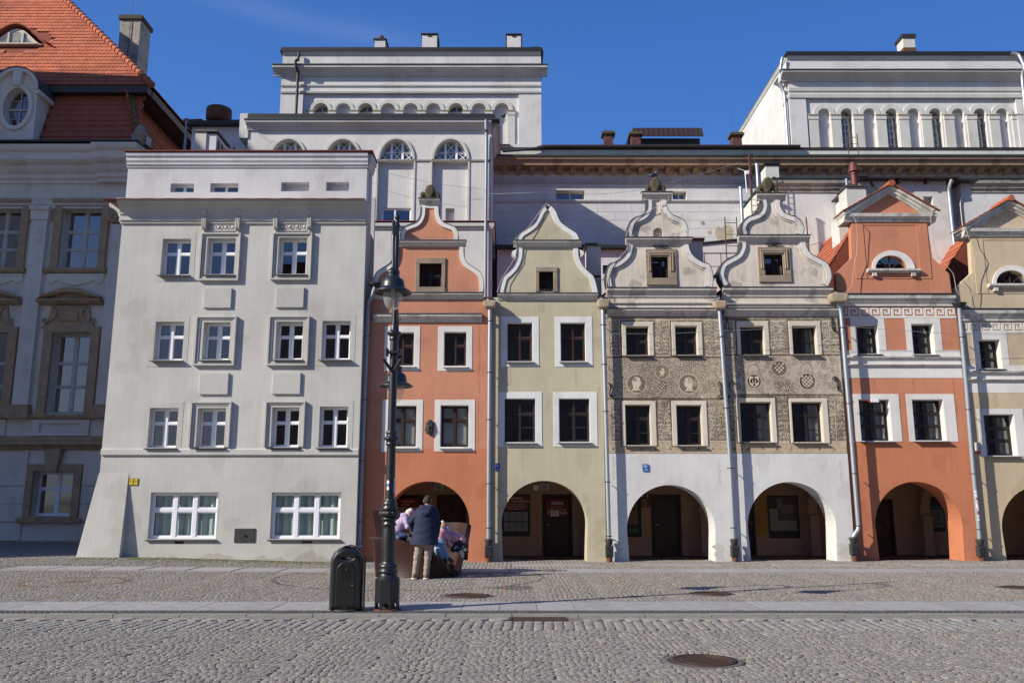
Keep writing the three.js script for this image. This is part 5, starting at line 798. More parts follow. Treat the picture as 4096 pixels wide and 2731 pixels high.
{ // block with four half-round windows
  const q = Q.ab, z = -31, h = thing('lunette_block', 'white theatre wing with four half round lattice windows', 'building', [-5.5, 0, z]);
  const X0 = -10.29, X1 = -.80, lun = q.c.map(c => [c[0] - .64, c[0] + .64, 14.73, 15.56]);
  const pans = [[-9.4, -8.0, 12.19, 14.62], [-7.28, -5.9, 12.19, 14.62], [-5.19, -3.81, 12.19, 14.62], [-3.09, -1.71, 12.19, 14.62]], w = q.win;
  add(h, 'front_wall', slabGeo([[X0, 0], [X1, 0], [X1, 15.93], [X0, 15.93]], [...lun.map(a => ringPts(a, [a[0], a[1], a[2], a[2]]).slice(0, 19)), ...pans.map(rectPts)], z - .5, z), M.theatre);
  pans.forEach((p, k) => add(h, 'recessed_panel', slabGeo(rectPts(p), k === 2 ? [rectPts([w[0][0], w[0][1], w[0][2], w[0][3]])] : k === 3 ? [rectPts(w[1])] : [], z - .45, z - .16), M.theatre));
  pans.forEach(p => add(h, 'panel_frame', frameGeo([p[0] - .07, p[1] + .07, p[2] - .004, p[3] + .004], p, z - .004, z + .03), M.theatreTrim));
  win(h, w[0], z - .16, { mat: M.pvc, rows: [], cols: [.45], fw: .05, rec: .06, sash: .01 }); rooms(h, w[0][0] - .2, w[0][1] + .2, w[0][2] - .2, w[0][3] + .2, z - 2, z - .51);
  add(h, 'niche_back', bx(w[1][0] - .02, w[1][1] + .02, w[1][2], w[1][3], z - .44, z - .34), M.theatre);
  lun.forEach((a) => {
    const g = part(h, 'half_round_window'), xm = (a[0] + a[1]) / 2, zz = z - .28, top = x => 14.73 + .83 * Math.sqrt(Math.max(0, 1 - Math.pow((x - xm) / .64, 2)));
    add(g, 'arch_mould', slabGeo(ringPts([a[0] - .09, a[1] + .09, a[2], a[3] + .1], a), [], z - .01, z + .05), M.theatreTrim);
    const gl = new THREE.CircleGeometry(.64, 20, 0, Math.PI).scale(1, 1.297, 1).translate(xm, 14.73, zz - .02); add(g, 'pane', gl, M.glass);
    const bars = [bx(xm - .26, xm - .17, 14.73, top(xm - .22), zz, zz + .06), bx(xm + .17, xm + .26, 14.73, top(xm + .22), zz, zz + .06), bx(a[0], a[1], 14.73, 14.77, zz, zz + .05)];
    for (const [p0, p1] of [[-.17, .17], [-.6, -.26], [.26, .6]]) { const m = Math.abs(p0) > .2 && p0 < 0 || p0 > .2 ? 1 : 2; for (let k = 0; k < 2; k++) { const y0 = 14.77 + k * .36, y1 = Math.min(y0 + .36, 15.5); const cl = (x, y) => [x, Math.min(y, top(x) - .01), zz + .02]; bars.push(bar(cl(xm + p0, y0), cl(xm + p1, y1), .014, 4), bar(cl(xm + p0, y1), cl(xm + p1, y0), .014, 4)); } bars.push(bx(xm + p0, xm + p1, 15.12, 15.14, zz, zz + .03)); }
    add(g, 'lattice', bars, M.pvc);
    rooms(h, a[0] - .1, a[1] + .1, a[2] - .05, a[3] + .15, z - 1.6, z - .51);
  });
  add(h, 'sill_course', profX([[-.01, 14.64], [.04, 14.64], [.05, 14.70], [-.01, 14.73]], X0, X1, z), M.dullCorn);
  const cp = corniceProf(15.92, 16.24, .3); add(h, 'cornice', [profX(cp, X0 - .05, X1, z), profZ(cp, z - 6, z, X1, 1)], M.theatreGrey);
  add(h, 'gutter', bx(X0 - .1, X1 + .32, 16.242, 16.28, z - 6, z + .34), M.copper);
  add(h, 'roof', slabGeo([[X0, 16.282], [X1 + .2, 16.282], [X1 + .1, 16.52], [X0 + .02, 16.52]], [], z - 7, z + .24), M.sheet);
  add(h, 'parapet_end', bx(X0 - .35, X0, 15.6, 16.62, z - 5, z + .05), M.theatre);
  add(h, 'side_wall', bx(X1 - .5, X1, 0, 15.93, z - 6, z - .5), M.theatre); add(h, 'body', bx(X0, X1 - .5, 0, 15.9, z - 6, z - 2.2), M.theatre);
  add(h, 'lower_cornice', [profX([[-.01, 11.90], [.05, 11.90], [.06, 11.96], [.12, 12.0], [.12, 12.13], [-.01, 12.17]], X0, X1, z), profZ([[-.01, 11.90], [.05, 11.90], [.06, 11.96], [.12, 12.0], [.12, 12.13], [-.01, 12.17]], z - 3.4, z + .12, X1, 1)], M.theatreTrim);
  add(h, 'tile_edge', bx(X0, X1 + .16, 12.172, 12.20, z - 3.4, z + .16), M.darkTile);
  add(h, 'downpipe', tube([[-1.0, 16.2, z + .35], [-1.0, 15.8, z + .3], [-.99, 15.6, z + .12], [-.99, 8.4, z + .12], [-.7, 8.1, z + .15]], .065, 50, 8), M.zincPaint);
}
{ // ashlar wing between
  const q = Q.wi, z = -34.5, h = thing('ashlar_wing', 'white block jointed wing with brown bracketed eaves behind the gables', 'building', [5, 0, z]);
  const X0 = -.85, X1 = 25;
  add(h, 'wall', slabGeo([[X0, 0], [X1, 0], [X1, 16.6], [X0, 16.6]], q.win.map(rectPts), z - .5, z), M.theatre);
  // jointed blocks
  const ys = [14.2, 13.82, 13.45, 13.08, 12.72, 12.36, 12.0, 11.64, 11.28]; const rr = rng(8);
  for (let r = 0; r < ys.length - 1; r++) for (let x = -.7 - (r % 2) * .72; x < 9.9; x += 1.45) {
    const a = Math.max(-.7, x) + .006, b = Math.min(9.95, x + 1.45) - .006, y1 = ys[r] - .006, y0 = ys[r + 1] + .006; if (b - a < .1) continue;
    const w = q.win[2]; if (a < w[1] && b > w[0] && y0 < w[3] && y1 > w[2]) { add(h, 'block', slabGeo(rectPts([a, b, y0, y1]), [], z - .004, z + .004), M.theatre); continue; }
    add(h, 'block', slabGeo(rectPts([a, b, y0, y1]), [], z - .004, z + .014, .006), rr() < .5 ? M.theatre : M.attic);
  }
  for (const w of q.win) { win(h, w, z, { mat: M.oldWhite, rows: [], fw: .04, rec: .25, sash: .01 }); rooms(h, w[0] - .1, w[1] + .1, w[2] - .1, w[3] + .1, z - 1.5, z - .51); }
  add(h, 'sill_course', profX([[-.01, 14.22], [.05, 14.24], [.09, 14.30], [.09, 14.36], [-.01, 14.38]], X0, 9.95, z), M.theatreGrey);
  add(h, 'frieze_mould', profX([[-.01, 14.97], [.04, 14.98], [.05, 15.04], [-.01, 15.06]], X0, X1, z), M.theatreGrey);
  add(h, 'dentil_bed', bx(X0, X1, 15.08, 15.30, z, z + .02), M.theatreGrey);
  for (let x = X0 + .1; x < 10.4; x += .112) add(h, 'dentil', bx(x, x + .07, 15.11, 15.28, z + .01, z + .09), M.theatreGrey);
  add(h, 'eaves_soffit', bx(X0, X1, 15.70, 15.74, z, z + .62), M.brownMod);
  for (let x = -.30; x < 24; x += .5805) { const m = part(h, 'modillion'); add(m, 'block', profX([[0, 15.5], [.12, 15.47], [.3, 15.55], [.5, 15.6], [.52, 15.70], [0, 15.70]], x - .1, x + .1, z), M.brownMod); }
  add(h, 'eaves_cornice', profX([[0, 15.74], [.62, 15.74], [.64, 15.80], [.66, 15.86], [.74, 15.92], [.76, 16.02], [0, 16.03]], X0, X1, z), M.brownCorn);
  add(h, 'eaves_sheet', bx(X0, X1, 16.032, 16.10, z - .1, z + .80), M.copper);
  add(h, 'parapet', bx(X0, X1, 16.1, 16.62, z - .4, z + .06), M.theatreTrim);
  add(h, 'gutter', tube([[1.1, 16.66, z + .2], [1.7, 16.72, z + .2], [11, 16.72, z + .2], [12.4, 16.72, z + .2]], .075, 40, 8), M.brownSheet);
  add(h, 'gutter_pipe', tube([[1.5, 16.7, z + .2], [.6, 16.55, z + .25], [-.4, 16.45, z + .3]], .06, 20, 8), M.ironDark);
  add(h, 'roof', slabGeo([[X0, 16.62], [X1, 16.62], [X1, 16.72], [X0, 16.72]], [], z - 9, z + .1), M.brownSheet);
  for (const p of [[[8.6, 12.9], [8.75, 13.2], [8.9, 13.1], [9.05, 13.25], [9.3, 13.2], [9.42, 13.0], [9.35, 12.75], [9.45, 12.5], [9.2, 12.35], [9.05, 12.5], [8.95, 12.42], [8.8, 12.62], [8.7, 12.6]], [[8.0, 13.4], [8.15, 13.42], [8.22, 13.28], [8.12, 13.2]], [[8.3, 12.95], [8.45, 13.02], [8.5, 12.85], [8.36, 12.8]]]) add(h, 'bare_patch', slabGeo(p.slice().reverse(), [], z + .012, z + .0165), mk({ color: lin(.46, .41, .31), map: agedTex }));
  // lean-to behind the olive house
  add(h, 'lean_to', bx(-.6, 9.6, 0, 11.7, z + .02, z + 1.5), M.theatre); add(h, 'lean_to_roof', slabGeo([[-.7, 11.702], [9.7, 11.702], [9.7, 11.84], [-.7, 11.84]], [], z + .02, z + 1.75), M.sheet);
}
{
  const h = thing('corner_block', 'white plain block with grey cornice behind the sgraffito gables', 'building', [17, 0, -30.8]), z = -30.8, X0 = 9.98, X1 = 25;
  add(h, 'wall', bx(X0, X1, 0, 13.3, z - 3.6, z), M.theatre);
  const cp = [[-.02, 13.29], [.04, 13.29], [.05, 13.40], [.12, 13.44], [.13, 13.52], [.22, 13.6], [.24, 13.75], [-.02, 13.76]]; add(h, 'cornice', [profX(cp, X0 - .1, X1, z)], M.dullCorn);
  add(h, 'cornice_sheet', bx(X0 - .1, X1, 13.762, 13.80, z - .3, z + .28), M.copper);
  add(h, 'roof', slabGeo([[X0 + .2, 13.3], [X1, 13.3], [X1, 14.05], [X0 + .3, 14.05]], [], z - 3.5, z - .3), M.sheet);
  add(h, 'corner_pier', bx(9.74, 10.24, 12.9, 14.42, z - .6, z + .05), M.theatreTrim); add(h, 'pier_cap', [bx(9.68, 10.30, 14.42, 14.47, z - .66, z + .11), bx(9.71, 10.27, 14.36, 14.42, z - .63, z + .08)], M.sheet);
  { const p = [[X0 - .12, 13.3], [X0, 13.3], [X0, 13.96], [X0 - .12, 13.96]]; add(h, 'side_parapet', slabGeo(p, [], z - 3.6, z - .6), M.theatreTrim); }
  add(h, 'side_parapet_cap', bx(X0 - .18, X0 + .1, 13.962, 14.02, z - 3.6, z - .6), M.sheet);
}
{ // annex above the right orange house
  const q = Q.an, z = -28.5, h = thing('rear_annex', 'white annex with small square window behind the orange pediment', 'building', [14.2, 0, z]);
  const w = q.win[0]; add(h, 'wall', slabGeo([[12.3, 7], [15.40, 7], [15.40, 12.85], [12.3, 12.85]], [rectPts(w)], z - .4, z), M.theatre);
  add(h, 'side_wall', [bx(12.3, 12.6, 7, 12.85, z - 2.2, z - .4), bx(15.42, 16.3, 7, 12.8, z - 2.2, z - .55)], M.theatre);
  add(h, 'pier', bx(15.95, 16.32, 7, 12.8, z - .54, z - .1), M.theatre);
  win(h, w, z, { mat: M.pvc, rows: [], cols: [], rec: .28, fw: .03 }); rooms(h, w[0] - .1, w[1] + .1, w[2] - .1, w[3] + .1, z - 1.4, z - .41);
  add(h, 'roof', [bx(12.15, 15.72, 12.86, 12.93, z - 2.2, z + .3), bx(15.6, 16.45, 12.805, 12.855, z - 2.2, z + .25)], M.brownSheet);
  for (const x of [13.6, 14.6]) add(h, 'rafter_end', bx(x, x + .1, 12.74, 12.86, z, z + .25), M.woodDark);
  add(h, 'downpipe', tube([[15.45, 12.8, z + .3], [15.40, 12.6, z + .2], [15.40, 12.3, z + .12], [15.40, 8, z + .12]], .065, 30, 8), M.zinc);
  add(h, 'bent_pipe', tube([[12.62, 12.78, z + .2], [12.7, 12.6, z + .2], [12.78, 12.4, z + .2], [12.8, 12.1, z + .2]], .05, 20, 8), M.ironDark);
  const c = thing('rear_chimney', 'white chimney stack with dark red metal flue beside the orange pediment', 'chimney', [11.85, 0, -28]);
  add(c, 'stack', [bx(11.55, 12.2, 7.5, 12.36, -28.5, -27.8), bx(11.2, 11.55, 7.5, 11.25, -28.5, -27.8)], M.theatreTrim); add(c, 'cap', bx(11.49, 12.26, 12.36, 12.42, -28.56, -27.74), M.flash);
  add(c, 'flue', [cyl(.12, .12, .55, 16, 11.98, 12.4, -28.1), cyl(.14, .14, .12, 16, 11.98, 12.93, -28.1), new THREE.CylinderGeometry(.11, .2, .34, 16).translate(11.98, 13.2, -28.1)], mk({ color: lin(.14, .03, .025), roughness: .5 }));
  add(c, 'side_pipe', cyl(.05, .05, .5, 10, 11.62, 12.2, -27.9), M.zincPaint);
}
{ // brick chimneys and the dark roof lantern on the wing
  function brickChimney(label, r, z, mast) {
    const t = thing('brick_chimney', label, 'chimney', [(r[0] + r[1]) / 2, r[2] - .9, z]), y0 = r[2] - .9, y1 = r[3] - .12, w = r[1] - r[0], dp = .42, bw = w / 2;
    add(t, 'core', bx(r[0] + .012, r[1] - .012, y0, y1, z - dp + .012, z - .012), M.mortar);
    let k = 0; for (let y = y0; y < y1 - .05; y += .078, k++) for (let x = r[0] - (k % 2) * bw / 2; x < r[1] - .02; x += bw) { const a = Math.max(r[0], x) + .005, b = Math.min(r[1], x + bw) - .005; if (b - a < .03) continue; add(t, 'brick', bx(a, b, y, y + .066, z - .1, z), M.brick[(k * 5 + Math.round(x * 7) + 99) % 3]); }
    k = 0; for (let y = y0; y < y1 - .05; y += .078, k++) for (let s = 0; s < 2; s++) add(t, 'brick', bx(r[0] - .001, r[0] + .09, y, y + .066, z - dp + s * .16 + .004, z - dp + s * .16 + .15), M.brick[(k * 3 + s) % 3]);
    add(t, 'cap', slabGeo([[r[0] - .1, y1 + .0], [r[1] + .1, y1 + .0], [r[1] + .1, y1 + .09], [r[1] - .02, y1 + .13], [r[0] + .02, y1 + .13], [r[0] - .1, y1 + .09]], [], z - dp - .1, z + .1), M.mossStone);
    add(t, 'rod', bar([(r[0] + r[1]) / 2 - .1, y1 + .1, z - .2], [(r[0] + r[1]) / 2 - .12, y1 + (mast || .45), z - .2], .008, 5), M.iron);
  }
  const c = Q.wi.ch;
  brickChimney('leftmost small brick chimney on the eaves of the white wing', c[0], -37); brickChimney('brick chimney in front of the dark roof lantern', c[1], -37); brickChimney('brick chimney with tall mast beside the right white tower', c[2], -37, 1.35);
  const r = Q.wi.mon[0], z = -40, t = thing('roof_lantern', 'long dark brown sheet metal roof lantern on the white wing', 'roof lantern', [(r[0] + r[1]) / 2, r[2] - 2, z]);
  add(t, 'louvre_wall', bx(r[0] + .12, r[1] - .15, r[2] - 2, r[2] + .45, z - 1.6, z - .05), M.iron);
  for (let k = 0; k < 14; k++) { const xb0 = r[0] + .3 + (r[1] - r[0] - .35) * k / 14, xb1 = r[0] + .3 + (r[1] - r[0] - .35) * (k + 1) / 14; add(t, 'roof_panel', profX([[.28, r[2] + .40], [.30, r[2] + .42], [.02, r[3]], [0, r[3] - .05]], xb0 + .008, xb1 - .008, z), M.brownSheet); add(t, 'seam', profX([[.30, r[2] + .42], [.33, r[2] + .42], [.04, r[3] + .02], [.02, r[3]]], xb1 - .016, xb1 + .010, z), M.brownSheet); }
  { const g = new THREE.BufferGeometry(), a = [r[0] + .3, r[3], z + .02], b = [r[0] + .3, r[2] + .42, z + .29], c2 = [r[0] - .08, r[2] + .1, z + .1], e = [r[0] - .08, r[2] + .1, z - 1.8]; g.setAttribute('position', new THREE.Float32BufferAttribute([a, c2, b, a, e, c2].flat(), 3)); g.computeVertexNormals(); add(t, 'roof_end', g, M.brownSheet); }
}

// ---------- ornate town hall on the far left ----------
{
  const q = Q.on, z = -33, h = thing('ornate_hall', 'shaded baroque hall with brown stone window frames and red mansard roof', 'building', [-20.5, 0, z]);
  const X0 = -27, XR = -15.62, off = -3.26, cols = [0, off, 2 * off];
  const sh = (r, k) => [r[0] + k, r[1] + k, r[2], r[3]];
  const ow = [-18.28, -16.69, 10.92, 13.49], lw = [-18.16, -16.66, 5.08, 8.27], gw = [-18.35, -16.81, 1.16, 2.84];
  const holes = cols.flatMap(k => [sh(ow, k), sh(lw, k), sh(gw, k)]).map(rectPts);
  add(h, 'wall', slabGeo([[X0, 0], [XR, 0], [XR, 15.3], [X0, 15.3]], holes, z - .6, z), M.ornate);
  add(h, 'body', [bx(XR - .6, XR, 0, 16, z - 12, z - .6), bx(X0, X0 + .4, 0, 16, z - 12, z - .6), bx(X0 + .4, XR - .6, 0, 16, z - 3.4, z - 3), bx(X0 + .4, XR - .6, 15.6, 16, z - 3, z - .6)], M.ornate);
  for (const y of [4.0, 9.6]) add(h, 'floor_slab', bx(X0 + .4, XR - .6, y, y + .3, z - 3, z - .61), M.room);
  for (const k of cols) {
    for (const [r, rows] of [[ow, [.33, .64]], [lw, [.33, .64]], [gw, [.62]]]) win(h, sh(r, k), z, { mat: r === gw ? M.pvc : M.oldWhite, glass: r === gw ? M.glass : M.oldGlass, rows, rec: .34, fw: .07, mull: .12, tran: .07, sash: .035 });
    const S = part(h, 'upper_stone_frame');
    add(S, 'surround', frameGeo(sh([-18.6, -16.38, 10.84, 13.62], k), sh(ow, k), z - .02, z + .12, .02), M.ornateStone); for (const e of [-18.74, -16.38]) add(S, 'ear', bx(e + k, e + k + .14, 12.9, 13.62, z - .02, z + .08), M.ornateStone);
    add(S, 'sill', profX([[0, 10.7], [.12, 10.72], [.2, 10.8], [.2, 10.9], [0, 10.92]], -18.75 + k, -16.28 + k, z), M.ornateStone); add(S, 'head', profX([[0, 13.62], [.14, 13.62], [.2, 13.72], [.2, 13.82], [0, 13.84]], -18.68 + k, -16.3 + k, z), M.ornateStone);
    add(h, 'apron', slabGeo([[-18.66 + k, 10.69], [-18.66 + k, 10.35], [-18.4 + k, 10.28], [-18.3 + k, 10.42], [-18.0 + k, 10.30], [-17.52 + k, 10.2], [-17.04 + k, 10.30], [-16.74 + k, 10.42], [-16.64 + k, 10.28], [-16.38 + k, 10.35], [-16.38 + k, 10.69]].reverse(), [], z - .02, z + .07, .01), M.ornate);
    // pediment and carved panel
    const P = part(h, 'window_pediment'), xm = -17.58 + k;
    add(P, 'base', profX([[0, 9.40], [.2, 9.42], [.34, 9.52], [.36, 9.60], [0, 9.62]], xm - 1.27, xm + 1.27, z), M.ornateStone);
    const arc = (r0, y) => Array.from({ length: 15 }, (_, i) => { const t = -1 + i / 7; return [xm + t * 1.24, 9.62 + (y - 9.62) * (1 - t * t)]; });
    add(P, 'arch', slabGeo([...arc(1, 10.06), ...arc(1, 9.88).reverse()].reverse(), [], z - .02, z + .32), M.ornateStone);
    for (const s of [-1, 1]) { const p = [[xm + s * 1.2, 9.63], [xm, 9.90], [xm, 10.0], [xm + s * 1.2, 9.73]]; if (s > 0) p.reverse(); add(P, 'rake', slabGeo(s > 0 ? p.slice().reverse() : p, [], z, z + .26), M.ornateStone); }
    add(P, 'field', slabGeo([[xm - 1.1, 9.6], [xm + 1.1, 9.6], [xm, 9.95]], [], z - .02, z + .08), M.ornateStone);
    const c = part(h, 'carved_panel'); add(c, 'slab', slabGeo([[xm - 1.1, 8.45], [xm + 1.1, 8.45], [xm + .85, 8.75], [xm + .75, 9.36], [xm - .75, 9.36], [xm - .85, 8.75]], [], z - .02, z + .1, .015), M.ornateStone);
    for (const s of [-1, 1]) add(c, 'scroll', tube([[xm + s * .62, 9.3, z + .12], [xm + s * .5, 9.05, z + .14], [xm + s * .62, 8.8, z + .14], [xm + s * .95, 8.65, z + .12], [xm + s * 1.02, 8.8, z + .12], [xm + s * .92, 8.82, z + .12]], .045, 24, 6), M.ornateStone);
    add(c, 'tablet', slabGeo([[xm - .4, 8.75], [xm + .4, 8.75], [xm + .32, 9.1], [xm - .32, 9.1]], [], z + .09, z + .16, .02), M.ornateStone);
    add(h, 'lower_surround', slabGeo([[-18.52 + k, 4.86], [lw[0] + k, 4.86], [lw[0] + k, lw[3]], [lw[1] + k, lw[3]], [lw[1] + k, 4.86], [-16.3 + k, 4.86], [-16.3 + k, 8.5], [-18.52 + k, 8.5]], [], z - .02, z + .14, .02), M.ornateStone);
    add(h, 'sill_ledge', profX([[0, 4.84], [.18, 4.86], [.24, 4.95], [.24, 5.03], [0, 5.05]], -18.78 + k, -16.2 + k, z), M.ornateStone);
    add(h, 'apron_panel', frameGeo([-18.6 + k, -16.4 + k, 4.2, 4.84], [-18.33 + k, -16.76 + k, 4.35, 4.68], z - .01, z + .1, .01), M.ornate);
    const G = part(h, 'ground_stone_frame'); add(G, 'surround', frameGeo(sh([-18.62, -16.5, 1.0, 3.12], k), sh(gw, k), z - .02, z + .14, .02), M.ornateStone);
    add(G, 'sill', profX([[0, .9], [.2, .92], [.22, 1.08], [0, 1.1]], -18.8 + k, -16.35 + k, z), M.ornateStone); add(G, 'keystone', slabGeo([[-17.82 + k, 2.80], [-17.42 + k, 2.80], [-17.3 + k, 3.68], [-17.94 + k, 3.68]], [], z, z + .28, .02), M.ornateStone);
  }
  for (const k of [0, off, 2 * off]) { const a = -19.42 + k, b = -18.8 + k; const p = part(h, 'pilaster'); add(p, 'shaft', bx(a, b, 5.4, 12.9, z - .01, z + .22), M.ornate); add(p, 'base', [bx(a - .06, b + .06, 5.2, 5.4, z, z + .28), bx(a - .1, b + .1, 4.87, 5.2, z, z + .34)], M.ornateStone); add(p, 'capital', [bx(a - .05, b + .05, 12.9, 13.3, z, z + .28), bx(a - .1, b + .1, 13.3, 13.45, z, z + .34)], M.ornate); }
  { const p = part(h, 'corner_pilaster'); add(p, 'shaft', bx(-16.16, XR + .06, 5.4, 12.7, z - .01, z + .26), M.ornate); add(p, 'base', [bx(-16.22, XR + .1, 4.87, 5.4, z, z + .32)], M.ornateStone);
    add(p, 'capital', bx(-16.2, XR + .1, 12.75, 13.4, z, z + .3), M.ornateStone); for (const x of [-16.1, XR + .02]) add(p, 'volute_scroll', [new THREE.TorusGeometry(.15, .05, 8, 20).translate(x, 12.95, z + .32), new THREE.TorusGeometry(.06, .035, 8, 14).translate(x, 12.95, z + .33)], M.ornateStone); }
  // belt courses, rusticated ground floor
  add(h, 'belt', profX([[0, 3.66], [.12, 3.68], [.2, 3.78], [.34, 3.86], [.34, 3.98], [.1, 4.03], [.1, 4.18], [0, 4.2]], X0, XR + .05, z), M.ornateStone);
  for (const y of [.25, .95, 1.62, 2.3, 2.95]) { const ranges = [[XR, -16.48], [-18.64, -19.74], [-21.9, -23.0]]; for (const [b, a] of ranges) add(h, 'rustic_block', slabGeo(rectPts([Math.min(a, b), Math.max(a, b), y, Math.min(y + .66, 3.6)]), [], z - .01, z + .09, .02), M.ornate); }
  add(h, 'plinth', bx(X0, XR, 0, .24, z, z + .16), M.ornateStone);
  // entablature
  add(h, 'architrave', profX([[0, 13.42], [.1, 13.42], [.1, 13.55], [.14, 13.57], [.14, 13.72], [.2, 13.8], [0, 13.86]], X0, XR + .1, z), M.ornate);
  const ep = [[0, 14.5], [.08, 14.5], [.1, 14.62], [.2, 14.7], [.22, 14.84], [.3, 14.9], [.42, 15.04], [.44, 15.12], [.62, 15.22], [.7, 15.3], [.72, 15.56], [.84, 15.66], [.9, 15.78], [.9, 15.86], [0, 15.95]];
  add(h, 'cornice', [profX(ep, X0, XR + .5, z), profX(ep, -16.9, XR + .55, z + .18)], M.ornate); add(h, 'eaves_sheet', bx(X0, XR + .6, 15.952, 16.0, z - .5, z + 1.0), M.copper);
  // roofs: steep lower slope, dark break, upper hip
  const tileG = (() => { const s = new THREE.Shape(); s.moveTo(-.085, .38); s.lineTo(-.085, .06); for (let i = 0; i <= 6; i++) { const t = Math.PI * (1 + i / 6); s.lineTo(.085 * Math.cos(t), .06 + .06 * Math.sin(t)); } s.lineTo(.085, .38); return uvm(new THREE.ExtrudeGeometry(s, { depth: .036, bevelEnabled: false })); })();
  const rr = rng(21), spots = [];
  const E0 = 33.0 - .15; // lower eaves, depth
  const lowSlope = (x, s) => { const y = 16.06 + s * .958, dd = E0 + s * .287; return [x, y, dd]; };
  for (let r = 0, s = .0; s < 2.75; s += .29, r++) for (let x = -23; x < -15.75; x += .175) { if (x < -19.55 && x > -21.6) continue; const p = lowSlope(x + (r % 2) * .0875, s); spots.push([p, .2915, 0, 'low']); }
  const tu = Math.tan(58 * Math.PI / 180), cu = Math.cos(58 * Math.PI / 180), su = Math.sin(58 * Math.PI / 180);
  const up = []; for (let r = 0, s = .05; s < 10.5; s += .29, r++) { const xr = -15.45 - s * su / 1.03; for (let x = xr; x > -26; x -= .175) { const y = 19.1 + s * su, dd = 33.35 + s * cu; if (Math.hypot((x + 22.35) / 1.35, (y - 22.2) / .9) < 1) continue; if (x > -dd * .66 - .3) up.push([[x + (r % 2) * .0875, y, dd], 32 * Math.PI / 180, 0, 'up']); } }
  const side = []; for (let r = 0, s = 0; s < 2.75; s += .29, r++) for (let zz = 33.3; zz < 44; zz += .175) side.push([[-15.5 - s * .287, 16.06 + s * .958, zz + (r % 2) * .0875], .2915, Math.PI / 2, 'low']);
  const uside = []; for (let r = 0, s = .05; s < 4.2; s += .29, r++) for (let zz = 33.7 + s * .6; zz < 46; zz += .175) uside.push([[-15.3 - s * .7, 19.1 + s * .71, zz], 44 * Math.PI / 180, Math.PI / 2, 'up']);
  const place = (o, [p, tilt, turn]) => { o.position.set(p[0] - h.ox, p[1] - .06, -p[2] - h.oz); o.rotation.order = 'YXZ'; o.rotation.set(-tilt - .09, turn, (rr() - .5) * .03); };
  const roof = part(h, 'tiled_roof'); roof.ox = h.ox;
  const nearT = spots.slice().filter(s => s[0][0] > -19.6).slice(0, 210), upN = up.filter(s => s[0][1] < 20.6 && s[0][0] > -20.5).slice(0, 90), pick = new Set([...nearT, ...upN]);
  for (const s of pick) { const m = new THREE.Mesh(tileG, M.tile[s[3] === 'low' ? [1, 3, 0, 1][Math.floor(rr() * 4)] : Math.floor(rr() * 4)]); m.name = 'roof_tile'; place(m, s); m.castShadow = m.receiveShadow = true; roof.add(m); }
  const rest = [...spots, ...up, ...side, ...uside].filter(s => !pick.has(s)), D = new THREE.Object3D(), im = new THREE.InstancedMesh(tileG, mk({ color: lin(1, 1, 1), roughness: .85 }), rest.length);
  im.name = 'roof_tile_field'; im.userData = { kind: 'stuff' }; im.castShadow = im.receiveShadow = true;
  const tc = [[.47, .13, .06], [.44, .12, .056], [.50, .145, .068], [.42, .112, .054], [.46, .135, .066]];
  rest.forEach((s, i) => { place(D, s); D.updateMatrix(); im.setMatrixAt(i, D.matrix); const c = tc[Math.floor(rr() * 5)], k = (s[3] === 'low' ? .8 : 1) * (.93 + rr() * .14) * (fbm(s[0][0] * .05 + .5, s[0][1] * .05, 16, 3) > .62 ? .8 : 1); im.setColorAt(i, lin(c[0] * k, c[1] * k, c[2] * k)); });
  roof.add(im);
  const quad = (a, b, c, e) => { const g = new THREE.BufferGeometry(); g.setAttribute('position', new THREE.Float32BufferAttribute([a, b, c, a, c, e].flat(), 3)); g.computeVertexNormals(); return g; };
  const pl = (x, y, dd) => [x, y, -dd];
  add(h, 'roof_boarding', [quad(pl(-27, 16, 32.9), pl(-15.55, 16, 32.9), pl(-15.7 - .6, 18.75, 33.72), pl(-27, 18.75, 33.72)), quad(pl(-15.55, 16, 32.9), pl(-15.55, 16, 46), pl(-16.3, 18.75, 46), pl(-16.3, 18.75, 33.72)), quad(pl(-27, 19.05, 33.4), pl(-15.5, 19.05, 33.4), pl(-25.7, 29.5, 39.9), pl(-27, 29.5, 39.9)), quad(pl(-15.5, 19.05, 33.4), pl(-15.5, 19.05, 47), pl(-25.7, 29.5, 47), pl(-25.7, 29.5, 39.9))], M.darkTile);
  add(h, 'roof_break', [bx(-27, -15.45, 18.72, 19.02, -33.75, -33.32), bx(-16.9, -15.42, 18.70, 19.02, -46, -33.76)], M.brownSheet);
  for (let i = 0; i < 34; i++) { const t = i * .29, x = -15.4 - t * su / 1.03, y = 19.16 + t * su, dd = 33.38 + t * cu; const g = new THREE.CylinderGeometry(.11, .15, .40, 10, 1); g.applyQuaternion(new THREE.Quaternion().setFromUnitVectors(V3(0, 1, 0), V3(-su / 1.03, su, -cu).normalize())); g.translate(x, y + .03, -dd); add(h, 'hip_tile', g, M.tile[[0, 2, 1, 0, 3][i % 5]]); }
  for (let i = 0; i < 9; i++) { const s = .1 + i * .31, g = new THREE.CylinderGeometry(.09, .13, .38, 10); g.rotateX(-.29); g.rotateZ(.27); g.translate(-15.5 - s * .287, 16.5 + s * .84, -(E0 + .05 + s * .287)); add(h, 'lower_hip_tile', g, i > 4 || i % 2 ? mk({ color: lin(.16, .17, .05), map: stoneTex }) : M.tile[4]); }
